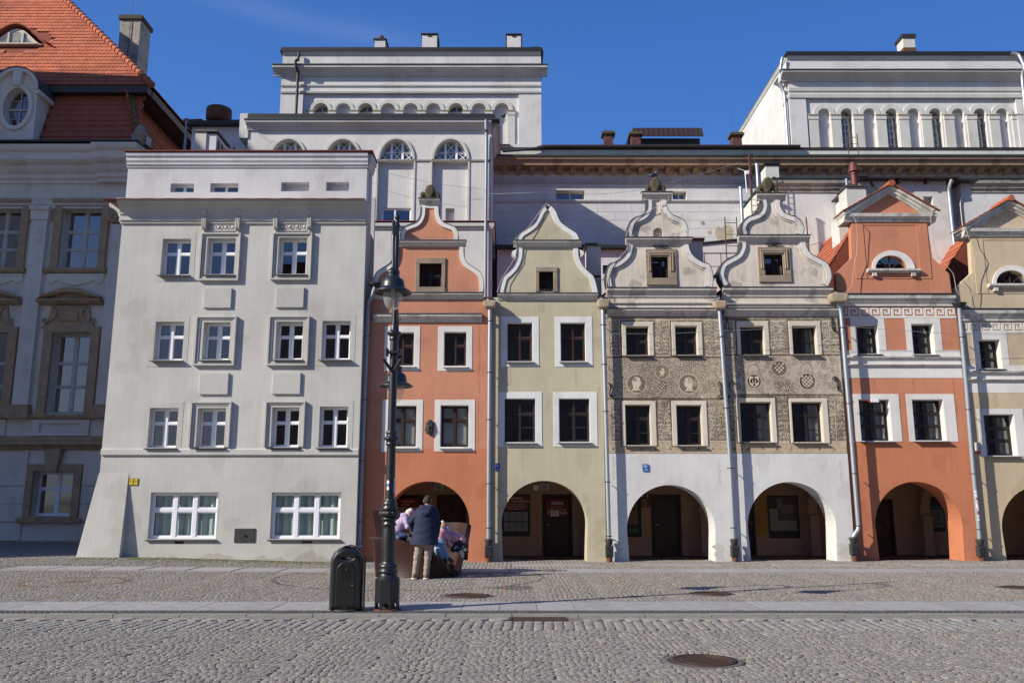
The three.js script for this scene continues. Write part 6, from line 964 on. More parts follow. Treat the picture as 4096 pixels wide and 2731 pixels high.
  // oval dormer
  { const dm = part(h, 'oval_dormer'), cx = -20.48, zf = -32.55, o = [];
    const face = [[cx - .86, 15.98], [cx + .86, 15.98], [cx + .86, 18.35]]; for (let i = 0; i <= 14; i++) { const t = i / 14 * Math.PI; face.push([cx + .84 * Math.cos(t), 18.36 + .86 * Math.sin(t)]); } face.push([cx - .86, 18.35]);
    add(dm, 'front', slabGeo(face, [ell(cx + .06, 17.65, .52, .84)], zf - .4, zf), M.ornate); add(dm, 'oval_mould', slabGeo(ell(cx + .06, 17.65, .70, 1.02), [ell(cx + .06, 17.65, .52, .84)], zf, zf + .1, .02), M.ornate);
    add(dm, 'cheek', [bx(cx + .5, cx + .84, 16, 18.35, zf - 2.0, zf - .4), bx(cx - .84, cx - .5, 16, 18.35, zf - 2, zf - .4)], M.ornate); add(dm, 'room', bx(cx - .5, cx + .5, 16, 18.9, zf - 1.4, zf - 1.3), M.room);
    const hood = face.slice(3, 18), ring = [...hood.map(p => [cx + (p[0] - cx) * 1.16, 18.36 + (p[1] - 18.36) * 1.12 + .04]), ...hood.slice().reverse()]; add(dm, 'hood', slabGeo(ring, [], zf - 1.9, zf + .18), M.ornate);
    const cap = [...hood.map(p => [cx + (p[0] - cx) * 1.19, 18.36 + (p[1] - 18.36) * 1.15 + .05]), ...hood.slice().reverse().map(p => [cx + (p[0] - cx) * 1.165, 18.36 + (p[1] - 18.36) * 1.125 + .045])]; add(dm, 'hood_sheet', slabGeo(cap, [], zf - 2, zf + .22), M.copper);
    add(dm, 'side_ledge', bx(cx + .84, cx + 1.02, 18.2, 18.36, zf - 1.9, zf + .16), M.ornate); add(dm, 'keystone', slabGeo([[cx - .1, 18.55], [cx + .18, 18.55], [cx + .24, 19.2], [cx - .16, 19.2]], [], zf, zf + .2, .02), M.ornate);
    const W = part(h, 'oval_window'), gl = new THREE.CircleGeometry(.5, 24).scale(1, 1.62, 1).translate(cx + .06, 17.65, zf - .3); add(W, 'pane', gl, M.glass);
    add(W, 'bars', [bx(cx + .045, cx + .075, 16.84, 18.46, zf - .3, zf - .25), bx(cx - .44, cx + .56, 17.62, 17.70, zf - .3, zf - .24), bx(cx - .40, cx + .52, 17.24, 17.265, zf - .29, zf - .26), bx(cx - .40, cx + .52, 18.04, 18.065, zf - .29, zf - .26), slabGeo(ell(cx + .06, 17.65, .52, .84), [ell(cx + .06, 17.65, .46, .78)], zf - .3, zf - .22)], M.oldWhite); }
  // eyebrow dormers
  { const e = part(h, 'eyebrow_dormer'), cx = -22.35, y0 = 21.9, dd = 35.0, hump = (w, hh, n = 20) => Array.from({ length: n + 1 }, (_, i) => { const t = -1 + 2 * i / n; return [cx + t * w, y0 + hh * Math.pow(Math.cos(t * Math.PI / 2), 1.6)]; });
    add(e, 'face', slabGeo([...hump(1.2, .78)].reverse(), [], -dd - .3, -dd), M.ornate); add(e, 'window', slabGeo([...hump(.92, .62)].reverse(), [], -dd, -dd + .02), M.glass);
    add(e, 'bars', [bx(cx - .36, cx - .28, y0, y0 + .56, -dd, -dd + .06), bx(cx + .28, cx + .36, y0, y0 + .56, -dd, -dd + .06), bx(cx - 1, cx + 1, y0, y0 + .06, -dd, -dd + .07)], M.oldWhite);
    for (let r = 0; r < 9; r++) { const o = hump(1.62 - r * .02, .98 - r * .035), inn = hump(1.58 - r * .02, .92 - r * .035); add(e, 'tile_row', slabGeo([...o, ...inn.reverse()].reverse(), [], -dd - .28 - r * .17, -dd + .16 - r * .17), M.tile[[4, 1, 3][r % 3]]); }
    const s = part(h, 'side_dormer'); add(s, 'face', new THREE.CircleGeometry(1.0, 20, 0, Math.PI).scale(1, .75, 1).rotateY(Math.PI / 2).translate(-15.75, 19.55, -40), M.oldWhite); add(s, 'window', new THREE.CircleGeometry(.7, 20, 0, Math.PI).scale(1, .75, 1).rotateY(Math.PI / 2).translate(-15.74, 19.6, -40), M.glass); add(s, 'hood', new THREE.CylinderGeometry(1.15, 1.3, 2.6, 20, 1, true, 0, Math.PI).rotateZ(Math.PI / 2).rotateX(0).scale(1, .8, 1).translate(-16.8, 19.5, -40), M.darkTile); }
  { const c = part(h, 'chimney'); add(c, 'stack', bx(-20.25, -19.2, 20, 26.2, -41.2, -40), mk({ color: lin(.42, .39, .34), map: agedTex })); add(c, 'cap', bx(-20.33, -19.12, 26.2, 26.42, -41.3, -39.9), M.mossStone); add(c, 'rod', [bar([-19.7, 24, -39.95], [-19.7, 27.6, -39.95], .015, 5)], M.iron); }
  { const u = part(h, 'urn'); add(u, 'vase', lathe([[.0, 0], [.17, 0], [.2, .06], [.12, .12], [.14, .2], [.26, .34], [.28, .44], [.2, .5], [.2, .54], [.25, .58], [.18, .66], [.12, .7], [.14, .76], [.0, .82]], -15.1, 15.95, -32.3, 18), M.sandstone); }
  { const s = part(h, 'side_gutter'); add(s, 'pipe', tube([[-15.45, 16.3, -32.7], [-15.2, 16.25, -33.2], [-15.2, 16.1, -38], [-15.2, 15.9, -44]], .12, 30, 10), M.ironDark); add(s, 'box', bx(-15.6, -15.0, 16.1, 16.5, -33.1, -32.6), M.zincPaint); }
}
{ // roofscape between the hall and the theatre
  const a = thing('flat_roof_annex', 'low grey annex with metal roof behind the grey house', 'building', [-12.2, 0, -33]);
  add(a, 'wall', bx(-13.3, -10.7, 0, 17.0, -37, -33), M.theatre); add(a, 'roof', slabGeo([[-13.45, 17.002], [-10.7, 17.002], [-10.9, 17.2], [-13.3, 17.14]], [], -37, -32.7), M.sheet);
  const r = thing('rusty_roof_cowl', 'big round rusty vent cowl on the annex roof', 'vent', [-12.45, 17.15, -33.6]);
  add(r, 'stub', cyl(.28, .28, .42, 20, -12.45, 17.12, -33.6), M.zincPaint); add(r, 'drum', lathe([[.2, 0], [.42, 0], [.52, .14], [.52, .58], [.5, .62], [0, .62]], -12.45, 17.46, -33.6, 26), M.rust);
  const p = thing('vent_pipe', 'thin grey vent pipe left of the rusty cowl', 'pipe', [-13.55, 15.8, -33]); add(p, 'pipe', cyl(.06, .06, 1.4, 10, -13.55, 15.9, -33), M.zincPaint); add(p, 'hat', cyl(.11, .11, .06, 12, -13.55, 17.3, -33), M.zincPaint);
  const c = thing('vent_chimney', 'pale chimney with three dark side openings above the grey parapet', 'chimney', [-11.1, 12.2, -29]);
  add(c, 'stack', bx(-11.55, -11.15, 12.2, 14.95, -30.4, -29), M.pinkWhite); add(c, 'side', bx(-11.15, -10.8, 12.2, 14.9, -30.4, -29.05), M.theatre); add(c, 'cap', bx(-11.6, -10.75, 14.95, 15.03, -30.45, -28.95), M.flash);
  for (let k = 0; k < 3; k++) add(c, 'opening', bx(-10.81, -10.79, 14.35, 14.75, -30.2 + k * .38, -29.95 + k * .38), M.iron);
  const b = thing('low_brick_stack', 'low red brick stack right of the pale vent chimney', 'chimney', [-10.3, 12.2, -29.2]); add(b, 'core', bx(-10.69, -9.81, 12.2, 14.15, -30, -29.21), M.mortar);
  let k = 0; for (let y = 13.2; y < 14.1; y += .078, k++) for (let x = -10.7 - (k % 2) * .12; x < -9.82; x += .24) add(b, 'brick', bx(Math.max(-10.7, x) + .004, Math.min(-9.8, x + .24) - .004, y, y + .066, -29.3, -29.2), M.brick[(k + Math.round(x * 9) + 300) % 3]); add(b, 'cap', bx(-10.75, -9.75, 14.15, 14.25, -30.05, -29.15), M.brick[1]);
}
{ // buildings that only cast shade or show as reflections: side wing of the hall and the row across the square
  const w = thing('gabled_hall', 'tall gabled building standing left of the view and shading the hall', 'building', [-38, 0, -24]);
  const gp = (p, x0, x1) => { const g = new THREE.ExtrudeGeometry(new THREE.Shape(p.map(q => V2(q[0], q[1]))), { depth: x1 - x0, bevelEnabled: false }); g.rotateY(Math.PI / 2); g.translate(x0, 0, 0); return g; };
  add(w, 'wall', gp([[16.5, 0], [31.5, 0], [31.5, 23.5], [24.5, 31], [16.5, 22.3]], -46, -30), M.ornate);
  add(w, 'roof', [gp([[31.8, 23.2], [31.8, 23.5], [24.5, 31.3], [24.5, 31.02]], -46.2, -29.9), gp([[16.4, 22.2], [24.5, 31.02], [24.5, 31.3], [16.4, 22.5]], -46.2, -29.9)], M.tile[1]);
  const o = thing('opposite_row', 'row of houses across the square behind the camera', 'building', [12, 0, 32]);
  add(o, 'wall', bx(-26, 52, 0, 19, 30, 38), plaster(.30, .26, .22)); add(o, 'roof', (() => { const q = new THREE.ExtrudeGeometry(new THREE.Shape([V2(-29.4, 19), V2(-34, 26), V2(-38.6, 19)]), { depth: 78, bevelEnabled: false }); q.rotateY(Math.PI / 2); q.translate(-26, 0, 0); return q; })(), M.darkTile);
}

// ---------- rain pipes ----------
function rainPipe(label, pts, z, o = {}) {
  const p0 = pts[pts.length - 1], t = thing('rain_pipe', label, 'rain pipe', [p0[0], 0, z], 'rain pipes between the houses'), r = .062, mat = o.mat || M.zinc;
  const P = pts.map(p => [p[0], p[1], z + (p[2] || 0)]);
  add(t, 'pipe', tube(P, r, 60, 12), mat);
  const at = y => { for (let i = 0; i < pts.length - 1; i++) { const a = pts[i], b = pts[i + 1]; if (y <= a[1] && y >= b[1]) return a[0] + (b[0] - a[0]) * (a[1] - y) / (a[1] - b[1]); } return p0[0]; };
  for (const y of o.rings || []) { const g = [new THREE.TorusGeometry(r + .006, .012, 6, 16).rotateX(Math.PI / 2).translate(at(y), y, z), bx(at(y) - .095, at(y) + .095, y - .012, y + .012, z - .012, z + .004), bx(at(y) - .01, at(y) + .01, y - .01, y + .01, z - .14, z - .06)]; add(t, 'bracket', g, o.ringMat || M.ironDark); }
  for (const y of o.joints || []) add(t, 'joint', cyl(r + .006, r + .006, .05, 14, at(y), y, z), mat);
  if (o.boot) { const [x, y1] = o.boot, b = part(t, 'cast_iron_boot'); add(b, 'collar', lathe([[.06, 0], [.09, .02], [.10, .1], [.12, .14], [.12, .17], [.06, .19]], x, y1 - .06, z, 16), M.ironDark); add(b, 'box', slabGeo(rectPts([x - .11, x + .11, y1 - .38, y1 - .06]), [], z - .08, z + .1, .012), M.ironDark); add(b, 'lid_plate', slabGeo(rectPts([x - .085, x + .085, y1 - .35, y1 - .1]), [], z + .09, z + .115, .008), M.iron); add(b, 'foot', cyl(.08, .095, y1 - .36 + .02, 14, x, -.02, z), M.rust); for (const a of [-1, 1]) for (const c of [.12, .33]) add(b, 'bolt', new THREE.SphereGeometry(.012, 6, 5).translate(x + a * .072, y1 - c, z + .116), M.rust); }
  if (o.hopper) { const [x0, x1, y0, y1] = o.hopper, xc = (x0 + x1) / 2; if (o.iron) add(t, 'hopper', lathe([[.06, 0], [.12, .04], [.2, .15], [.21, .17], [.12, .16]], xc, y0, z, 16), M.iron); else { add(t, 'stone_spout', slabGeo(spl([[x0 + .06, y0], [x1 - .06, y0], [x1, y0 + .07], [x1 - .01, y1], [x0 + .01, y1], [x0, y0 + .07], [x0 + .06, y0]], 28).slice(0, -1), [], z - .12, z + .2, .04), M.sandstone); add(t, 'spout_collar', cyl(.16, .15, .07, 16, xc, y1 - .005, z + .02), M.iron); } }
  return t;
}
rainPipe('grey painted rain pipe at the corner of the grey house', [[-4.12, 8.02, .1], [-4.2, 7.78, .06], [-4.32, 7.55, 0], [-4.33, 7.2, 0], [-4.36, 3, 0], [-4.36, .45, 0]], -24.86, { mat: M.zincPaint, rings: [6.55, 4.63, 2.85, 1.15], joints: [6.2, 4.5, 2.2], ringMat: M.rust, hopper: [-4.3, -3.95, 7.98, 8.12], iron: true });
{ const t = scene.children[scene.children.length - 1]; add(t, 'foot_collar', lathe([[.06, 0], [.1, .01], [.13, .08], [.06, .1]], -4.36, .40, -24.86, 14), M.zincPaint); add(t, 'foot', cyl(.07, .07, .44, 12, -4.36, 0, -24.86), M.rust); }
rainPipe('bright zinc rain pipe between the orange and the olive house', [[-.66, 7.5, 0], [-.66, 7.0, 0], [-.67, 3, 0], [-.67, .5, 0]], -24.88, { rings: [7.0, 5.45, 4.05, 2.2, .95], joints: [5.2, 3.4, 1.7], boot: [-.67, .52], hopper: [-.84, -.48, 7.4, 7.6] });
rainPipe('bright zinc rain pipe between the olive and the first sgraffito house', [[2.74, 7.5, 0], [2.74, 7.0, 0], [2.77, 3, 0], [2.78, .5, 0]], -24.93, { rings: [6.9, 5.7, 4.3, 2.25, .72], joints: [6.3, 3.7, 1.55], boot: [2.78, .52], hopper: [2.58, 2.92, 7.4, 7.65] });
rainPipe('bright zinc rain pipe between the two sgraffito houses', [[6.27, 7.45, 0], [6.28, 7.0, 0], [6.37, 3, 0], [6.38, .5, 0]], -25.0, { rings: [6.55, 4.4, 2.65, .95], joints: [5.3, 3.1, 1.5], boot: [6.38, .52], hopper: [6.1, 6.44, 7.38, 7.62] });
rainPipe('zinc rain pipe with bent foot beside the right orange house', [[9.86, 7.62, .05], [9.97, 7.45, 0], [9.99, 7.0, 0], [10.02, 3, 0], [10.03, 1.05, 0], [10.02, .9, 0], [9.87, .72, 0], [9.85, .58, 0]], -25.12, { rings: [6.85, 4.55, 2.5, 1.0], joints: [5.5, 3.4, 2.2], boot: [9.85, .56], hopper: [9.66, 10.16, 7.62, 7.88] });
rainPipe('grey rain pipe covered with stickers beside the beige house', [[13.7, 7.6, .05], [13.68, 7.4, 0], [13.66, 5, 0], [13.62, 3, 0], [13.6, .5, 0]], -25.3, { mat: M.zincPaint, rings: [6.6, 4.4, 2.5, .9], joints: [5.2, 3.8, 2.0], ringMat: M.rust, boot: [13.6, .5], hopper: [13.5, 13.9, 7.48, 7.66], iron: true });
{ const t = scene.children[scene.children.length - 1], r = rng(3), c = [lin(.7, .7, .7), lin(.55, .55, .6), lin(.35, .12, .14), lin(.62, .6, .64)]; for (let k = 0; k < 9; k++) { const y = 1.15 + k * .1 + r() * .04, g = new THREE.CylinderGeometry(.0645, .0645, .05 + r() * .09, 10, 1, true, -.9 + r() * .7, 1 + r() * .7).translate(13.607, y, -25.3); add(t, 'sticker', g, mk({ color: c[k % 4], roughness: .6, side: THREE.DoubleSide })); } }

// ---------- street lamp ----------
{
  const x = -1.955, z = -13.81, t = thing('street_lamp', 'black cast iron street lamp with two bell lanterns on the slab walk', 'street lamp', [x, 0, z]), P = M.lampPaint;
  const oct = (r0, r1, h, y) => new THREE.CylinderGeometry(r1, r0, h, 8).rotateY(Math.PI / 8).translate(x, y + h / 2, z);
  const pl = part(t, 'plinth');
  // eight-sided plinth with arched slots at its foot
  for (let k = 0; k < 8; k++) { const w = .152, g = slabGeo([[-w / 2, .02], [-w / 2 + .03, .02], [-w / 2 + .03, .10], [-w / 2 + .045, .125], [w / 2 - .045, .125], [w / 2 - .03, .10], [w / 2 - .03, .02], [w / 2, .02], [w / 2 - .004, .47], [-w / 2 + .004, .47]], [], -.012, 0); g.translate(0, 0, .184); g.rotateY(Math.PI / 4 * k); g.translate(x, 0, z); add(pl, 'side', g, P); }
  add(pl, 'cap', [oct(.196, .196, .02, .465), oct(.19, .15, .05, .485), oct(.15, .142, .03, .535)], P); add(pl, 'foot_ring', lathe([[.0, 0], [.22, 0], [.22, .018], [.17, .03], [.12, .03]], x, .004, z, 24), M.rust); add(pl, 'core', cyl(.1, .1, .46, 12, x, .01, z), M.iron);
  add(t, 'lower_shaft', lathe([[.13, .56], [.155, .575], [.158, .61], [.135, .64], [.15, .66], [.15, .69], [.12, .715], [.105, .75], [.108, .9], [.112, 1.1], [.10, 1.24], [.094, 1.29], [.118, 1.30], [.118, 1.33], [.098, 1.35], [.10, 1.38], [.13, 1.39], [.13, 1.41], [.112, 1.43]], x, 0, z, 28), P);
  const cr = part(t, 'crown'); add(cr, 'bowl', lathe([[.112, 1.43], [.15, 1.45], [.165, 1.49], [.15, 1.52], [.115, 1.535]], x, 0, z, 28), P); for (let k = 0; k < 12; k++) add(cr, 'leaf', new THREE.SphereGeometry(.034, 8, 6).scale(.8, 1.2, .6).translate(0, 1.485, .15).rotateY(k * Math.PI / 6).translate(x, 0, z), P);
  add(t, 'shaft', lathe([[.115, 1.535], [.132, 1.55], [.132, 1.58], [.108, 1.6], [.122, 1.62], [.118, 1.66], [.09, 1.69], [.079, 1.72], [.073, 2.5], [.073, 2.56], [.09, 2.57], [.09, 2.60], [.075, 2.61], [.088, 2.64], [.128, 2.665], [.128, 2.69], [.085, 2.71], [.082, 2.74], [.094, 2.76], [.094, 2.78], [.067, 2.8], [.062, 4.28], [.062, 4.29], [.08, 4.30], [.08, 4.33], [.064, 4.345], [.075, 4.36], [.118, 4.40], [.118, 4.43], [.07, 4.455], [.066, 4.49], [.07, 4.52], [.048, 4.54], [.045, 5.2], [.042, 6.28]], x, 0, z, 24), P);
  add(t, 'finial', [lathe([[.042, 6.25], [.055, 6.27], [.055, 6.29], [.04, 6.31], [.042, 6.36], [.03, 6.38]], x, 0, z, 16), new THREE.SphereGeometry(.05, 14, 10).translate(x, 6.43, z)], P);
  add(t, 'pole_clamp', [bx(x - .10, x + .11, 4.07, 4.11, z - .02, z + .09), bx(x - .12, x - .08, 4.02, 4.15, z + .02, z + .09), bx(x + .09, x + .14, 4.04, 4.14, z + .02, z + .09)], M.iron);
  for (const s of [-1, 1]) add(t, 'flag_holder', bar([x + s * .02, 3.78, z + .07], [x + s * .15, 3.96, z + .16], .027, 10), P);
  function lantern(zc, y, armPts, dx) {
    const l = part(t, 'lantern'), lx = x + dx;
    add(l, 'arm', [tube(armPts, .026, 40, 8), bar([lx, y + .46, zc], [lx, y + .3, zc], .03)], P);
    add(l, 'shade', [lathe([[.0, .42], [.05, .42], [.06, .38], [.10, .375], [.105, .33], [.085, .315], [.1, .30], [.10, .28], [.12, .26], [.17, .22], [.185, .15], [.19, .10], [.20, .09], [.22, .085], [.292, .035], [.296, .02], [.29, .018], [.20, .055], [.155, .06]], lx, y, zc, 40)], P);
    add(l, 'bowl', lathe([[.155, .055], [.152, -.02], [.14, -.1], [.118, -.17], [.085, -.225], [.045, -.255], [.0, -.262]], lx, y, zc, 32), M.bowlGlass);
    add(l, 'lamp_holder', [cyl(.03, .03, .12, 10, lx, y + .02, zc), cyl(.022, .026, .14, 10, lx, y - .1, zc)], M.oldWhite);
  }
  lantern(-12.95, 4.87, [[x, 6.1, z + .04], [x + .01, 6.22, z + .25], [x + .03, 6.15, z + .6], [x + .06, 5.85, -12.99], [x + .08, 5.33, -12.95]], .08);
  lantern(-14.6, 3.61, [[x, 4.75, z - .04], [x, 4.86, z - .25], [x - .03, 4.78, z - .55], [x - .05, 4.5, -14.57], [x - .06, 4.06, -14.6]], -.06);
  add(t, 'arm_scroll', [tube([[x, 5.3, z + .04], [x, 5.6, z + .3], [x + .02, 5.95, z + .42], [x + .02, 6.12, z + .3]], .018, 24, 6)], P);
  for (const [a0, w, y, h, col] of [[-.62, .5, 1.98, .05, [.8, .8, .8]], [-.62, .5, 1.93, .05, [.05, .2, .6]], [-.62, .5, 1.88, .05, [.8, .8, .8]], [.95, .7, 1.93, .22, [.78, .78, .8]]]) add(t, 'trail_mark', new THREE.CylinderGeometry(.0785, .0785, h, 10, 1, true, a0, w).translate(x, y, z), mk({ color: lin(...col), roughness: .5, side: THREE.DoubleSide }));
  add(t, 'trail_mark', new THREE.CylinderGeometry(.0792, .0792, .18, 8, 1, true, 1.2, .45).translate(x, 1.92, z), mk({ color: lin(.06, .12, .5), roughness: .5, side: THREE.DoubleSide }));
}
// ---------- litter bin ----------
{
  const x = -2.58, z = -13.8, t = thing('litter_bin', 'black plastic litter bin with arched hood beside the lamp post', 'litter bin', [x, 0, z]), P = M.binPlastic;
  const arch = (w, y0, y1, n = 22) => { const o = [[x - w, y0], [x + w, y0]], r = w; for (let i = 0; i <= n; i++) { const a = Math.PI * i / n; o.push([x + r * Math.cos(a), y1 - r + r * Math.sin(a)]); } return o; };
  add(t, 'body', slabGeo(arch(.245, .03, .97), [ell(x, .845, .10, .052, 24)], z - .2, z + .2, .05), P);
  for (const s of [-1, 1]) add(t, 'edge_rib', slabGeo(arch(.258, .03, .985), [arch(.228, .055, .955)], z + s * .11 - .02, z + s * .11 + .02, .008), P);
  const d = part(t, 'door'); add(d, 'panel', slabGeo(arch(.15, .09, .75), [], z + .185, z + .212, .012), P); add(d, 'lock', cyl(.012, .012, .01, 10, x + .11, .4, z + .212), M.zinc);
  const pl = part(t, 'pictogram_plate'); add(pl, 'plate', frameGeo([x - .062, x + .062, .50, .70], [x - .052, x + .052, .51, .69], z + .212, z + .222), P);
  add(pl, 'figure', [bx(x + .012, x + .03, .53, .62, z + .212, z + .22), new THREE.SphereGeometry(.012, 8, 6).translate(x + .02, .64, z + .215), bar([x + .02, .61, z + .217], [x - .02, .60, z + .217], .005), slabGeo([[x - .045, .53], [x - .012, .53], [x - .006, .585], [x - .05, .585]], [], z + .212, z + .219)], P);
  add(t, 'maker_plate', bx(x - .045, x + .045, .055, .1, z + .19, z + .205), P); add(t, 'hood_cap', slabGeo(spl([[x - .07, .965], [x, .985], [x + .07, .965], [x + .05, .99], [x, 1.0], [x - .05, .99]], 16), [], z - .17, z + .17), P);
  add(t, 'base', lathe([[0, 0], [.24, 0], [.25, .02], [.23, .035], [0, .035]], x, .004, z, 28), M.ironDark);
  add(t, 'liner', new THREE.CylinderGeometry(.16, .15, .7, 18, 1, true).translate(x, .42, z), M.iron);
}

// ---------- granite sculpture ----------
function thick(fn, nu, nv, th) { // closed shell round a surface
  const A = [], N = [], p = [], ix = [];
  for (let j = 0; j <= nv; j++) for (let i = 0; i <= nu; i++) { const u = i / nu, v = j / nv, e = .01, a = fn(u, v), du = fn(Math.min(1, u + e), v).sub(fn(Math.max(0, u - e), v)), dv = fn(u, Math.min(1, v + e)).sub(fn(u, Math.max(0, v - e))); A.push(a); N.push(du.cross(dv).normalize()); }
  const n = A.length, w = nu + 1; for (const s of [.5, -.5]) A.forEach((a, i) => p.push(a.x + N[i].x * th * s, a.y + N[i].y * th * s, a.z + N[i].z * th * s));
  for (let j = 0; j < nv; j++) for (let i = 0; i < nu; i++) { const a = j * w + i; ix.push(a, a + 1, a + w, a + 1, a + w + 1, a + w, n + a, n + a + w, n + a + 1, n + a + 1, n + a + w, n + a + w + 1); }
  const edge = (a, b) => ix.push(a, n + a, b, b, n + a, n + b); for (let i = 0; i < nu; i++) { edge(i + 1, i); edge(nv * w + i, nv * w + i + 1); } for (let j = 0; j < nv; j++) { edge(j * w, (j + 1) * w); edge((j + 1) * w + nu, j * w + nu); }
  const g = new THREE.BufferGeometry(); g.setAttribute('position', new THREE.Float32BufferAttribute(p, 3)); g.setIndex(ix); const q = g.toNonIndexed(); q.computeVertexNormals(); return q;
}
{
  const t = thing('granite_sculpture', 'dark red speckled granite bowl sculpture with children climbing in it', 'sculpture', [-2.2, 0, -20.4]);
  const cv = p => new THREE.CatmullRomCurve3(p.map(q => V3(q[0], q[1], -q[2])));
  const petal = (name, base, top, th, bulge) => { const b = cv(base), k = cv(top); add(t, name, thick((u, v) => { const a = b.getPoint(u), c = k.getPoint(u), o = a.lerp(c, v); o.z += bulge[0] * Math.sin(v * Math.PI); o.x += bulge[1] * Math.sin(v * Math.PI); return o; }, 28, 10, th), M.granite); };
  petal('front_shell', [[-3.04, -.02, 20.4], [-2.6, -.02, 19.82], [-2.0, -.02, 19.66], [-1.33, -.02, 19.8]], [[-3.31, .86, 20.3], [-2.7, .83, 19.75], [-2.21, .72, 19.6], [-1.78, .54, 19.56], [-1.51, .33, 19.62], [-1.34, .04, 19.78]], .1, [-.05, .02]);
  petal('back_shell', [[-3.24, -.02, 20.98], [-2.6, -.02, 20.95], [-1.7, -.02, 21.1]], [[-3.42, 1.48, 21.2], [-2.78, 1.38, 21.25], [-2.1, 1.08, 21.4], [-1.7, .9, 21.5]], .12, [-.1, .04]);
  petal('right_shell', [[-1.34, -.02, 19.98], [-1.28, -.02, 20.6], [-1.5, -.02, 21.25]], [[-1.02, 1.15, 20.75], [-1.25, 1.18, 21.15], [-1.8, 1.18, 21.5]], .12, [-.06, .05]);
  add(t, 'inner_mass', slabGeo([[-3.12, 0], [-1.5, 0], [-1.55, .2], [-1.75, .42], [-2.2, .62], [-2.7, .74], [-3.2, .80]], [], -20.95, -20.0, .04), M.granite);
}

// ---------- people ----------
function sdfGeo(f, lo, hi, res) {
  const mc = new MarchingCubes(res, new THREE.MeshBasicMaterial(), false, false, 120000); mc.isolation = 0; const hs = res / 2;
  for (let k = 0; k < res; k++) for (let j = 0; j < res; j++) for (let i = 0; i < res; i++) mc.field[i + j * res + k * res * res] = -f(lo[0] + (hi[0] - lo[0]) * (i / res), lo[1] + (hi[1] - lo[1]) * (j / res), lo[2] + (hi[2] - lo[2]) * (k / res));
  mc.update(); const n = mc.count, p = new Float32Array(n * 3);
  for (let i = 0; i < n; i++) for (let c = 0; c < 3; c++) p[i * 3 + c] = lo[c] + (hi[c] - lo[c]) * ((mc.positionArray[i * 3 + c] + 1) / 2);
  let g = new THREE.BufferGeometry(); g.setAttribute('position', new THREE.BufferAttribute(p, 3)); g = mergeVertices(g, 1e-5); g.computeVertexNormals(); return g;
}
function capD(x, y, z, c) { const ax = c[0], ay = c[1], az = c[2], dx = c[3] - ax, dy = c[4] - ay, dz = c[5] - az, l = dx * dx + dy * dy + dz * dz, t = l ? clamp(((x - ax) * dx + (y - ay) * dy + (z - az) * dz) / l) : 0, s = c[8] || 1; return Math.hypot(x - ax - dx * t, y - ay - dy * t, (z - az - dz * t) / s) * Math.min(1, s) - (c[6] + (c[7] - c[6]) * t); }
const smin = (a, b, k) => { const h = clamp(.5 + .5 * (b - a) / k); return b + (a - b) * h - k * h * (1 - h); };
// caps: [ax,ay,az, bx,by,bz, ra,rb, squash along z]
function limbs(parent, name, caps, mat, o = {}) {
  const { k = .05, res = 56, cut, fold = 0 } = o, lo = [1e9, 1e9, 1e9], hi = [-1e9, -1e9, -1e9];
  for (const c of caps) for (let a = 0; a < 3; a++) { const r = Math.max(c[6], c[7]) + .04; lo[a] = Math.min(lo[a], c[a] - r, c[a + 3] - r); hi[a] = Math.max(hi[a], c[a] + r, c[a + 3] + r); }
  const g = sdfGeo((x, y, z) => { let d = 1e9; for (const c of caps) d = d > 1e8 ? capD(x, y, z, c) : smin(d, capD(x, y, z, c), k); if (fold) d += fold * (Math.sin(y * 46 + x * 21 + 3 * Math.sin(z * 17)) * Math.sin(x * 33 + z * 25 + y * 9)); if (cut) d = Math.max(d, cut(x, y, z)); return d; }, lo, hi, res);
  return o.raw ? g : add(parent, name, g, mat);
}
const cloth = (r, g, b, rough = .85) => mk({ color: lin(r, g, b), roughness: rough });
const skin = mk({ color: lin(.50, .27, .19), roughness: .6 });
function handCaps(x, y, z, dir, r = 1) { // palm, four bent fingers, thumb, along dir
  const d = V3(...dir).normalize(), s = V3(1, 0, 0).cross(d).length() > .3 ? V3(1, 0, 0) : V3(0, 0, 1), n = s.clone().cross(d).normalize(), P = V3(x, y, z), c = [], to = (a, b, e) => P.clone().addScaledVector(d, a * r).addScaledVector(s, b * r).addScaledVector(n, e * r);
  const seg = (a, b, ra, rb) => c.push([a.x, a.y, a.z, b.x, b.y, b.z, ra * r, rb * r]);
  seg(to(0, -.02, 0), to(.075, -.024, .004), .02, .017); seg(to(0, .02, 0), to(.075, .024, .004), .02, .017);
  [[-.03, .06], [-.01, .07], [.01, .066], [.03, .052]].forEach(([o, l]) => { const k1 = to(.078, o, .004), k2 = to(.078 + l * .5, o, .016), k3 = to(.078 + l * .72, o * .95, .045); seg(k1, k2, .0095, .009); seg(k2, k3, .009, .008); });
  seg(to(.015, -.03, .005), to(.05, -.055, .025), .012, .010); seg(to(.05, -.055, .025), to(.075, -.05, .045), .010, .009); return c;
}
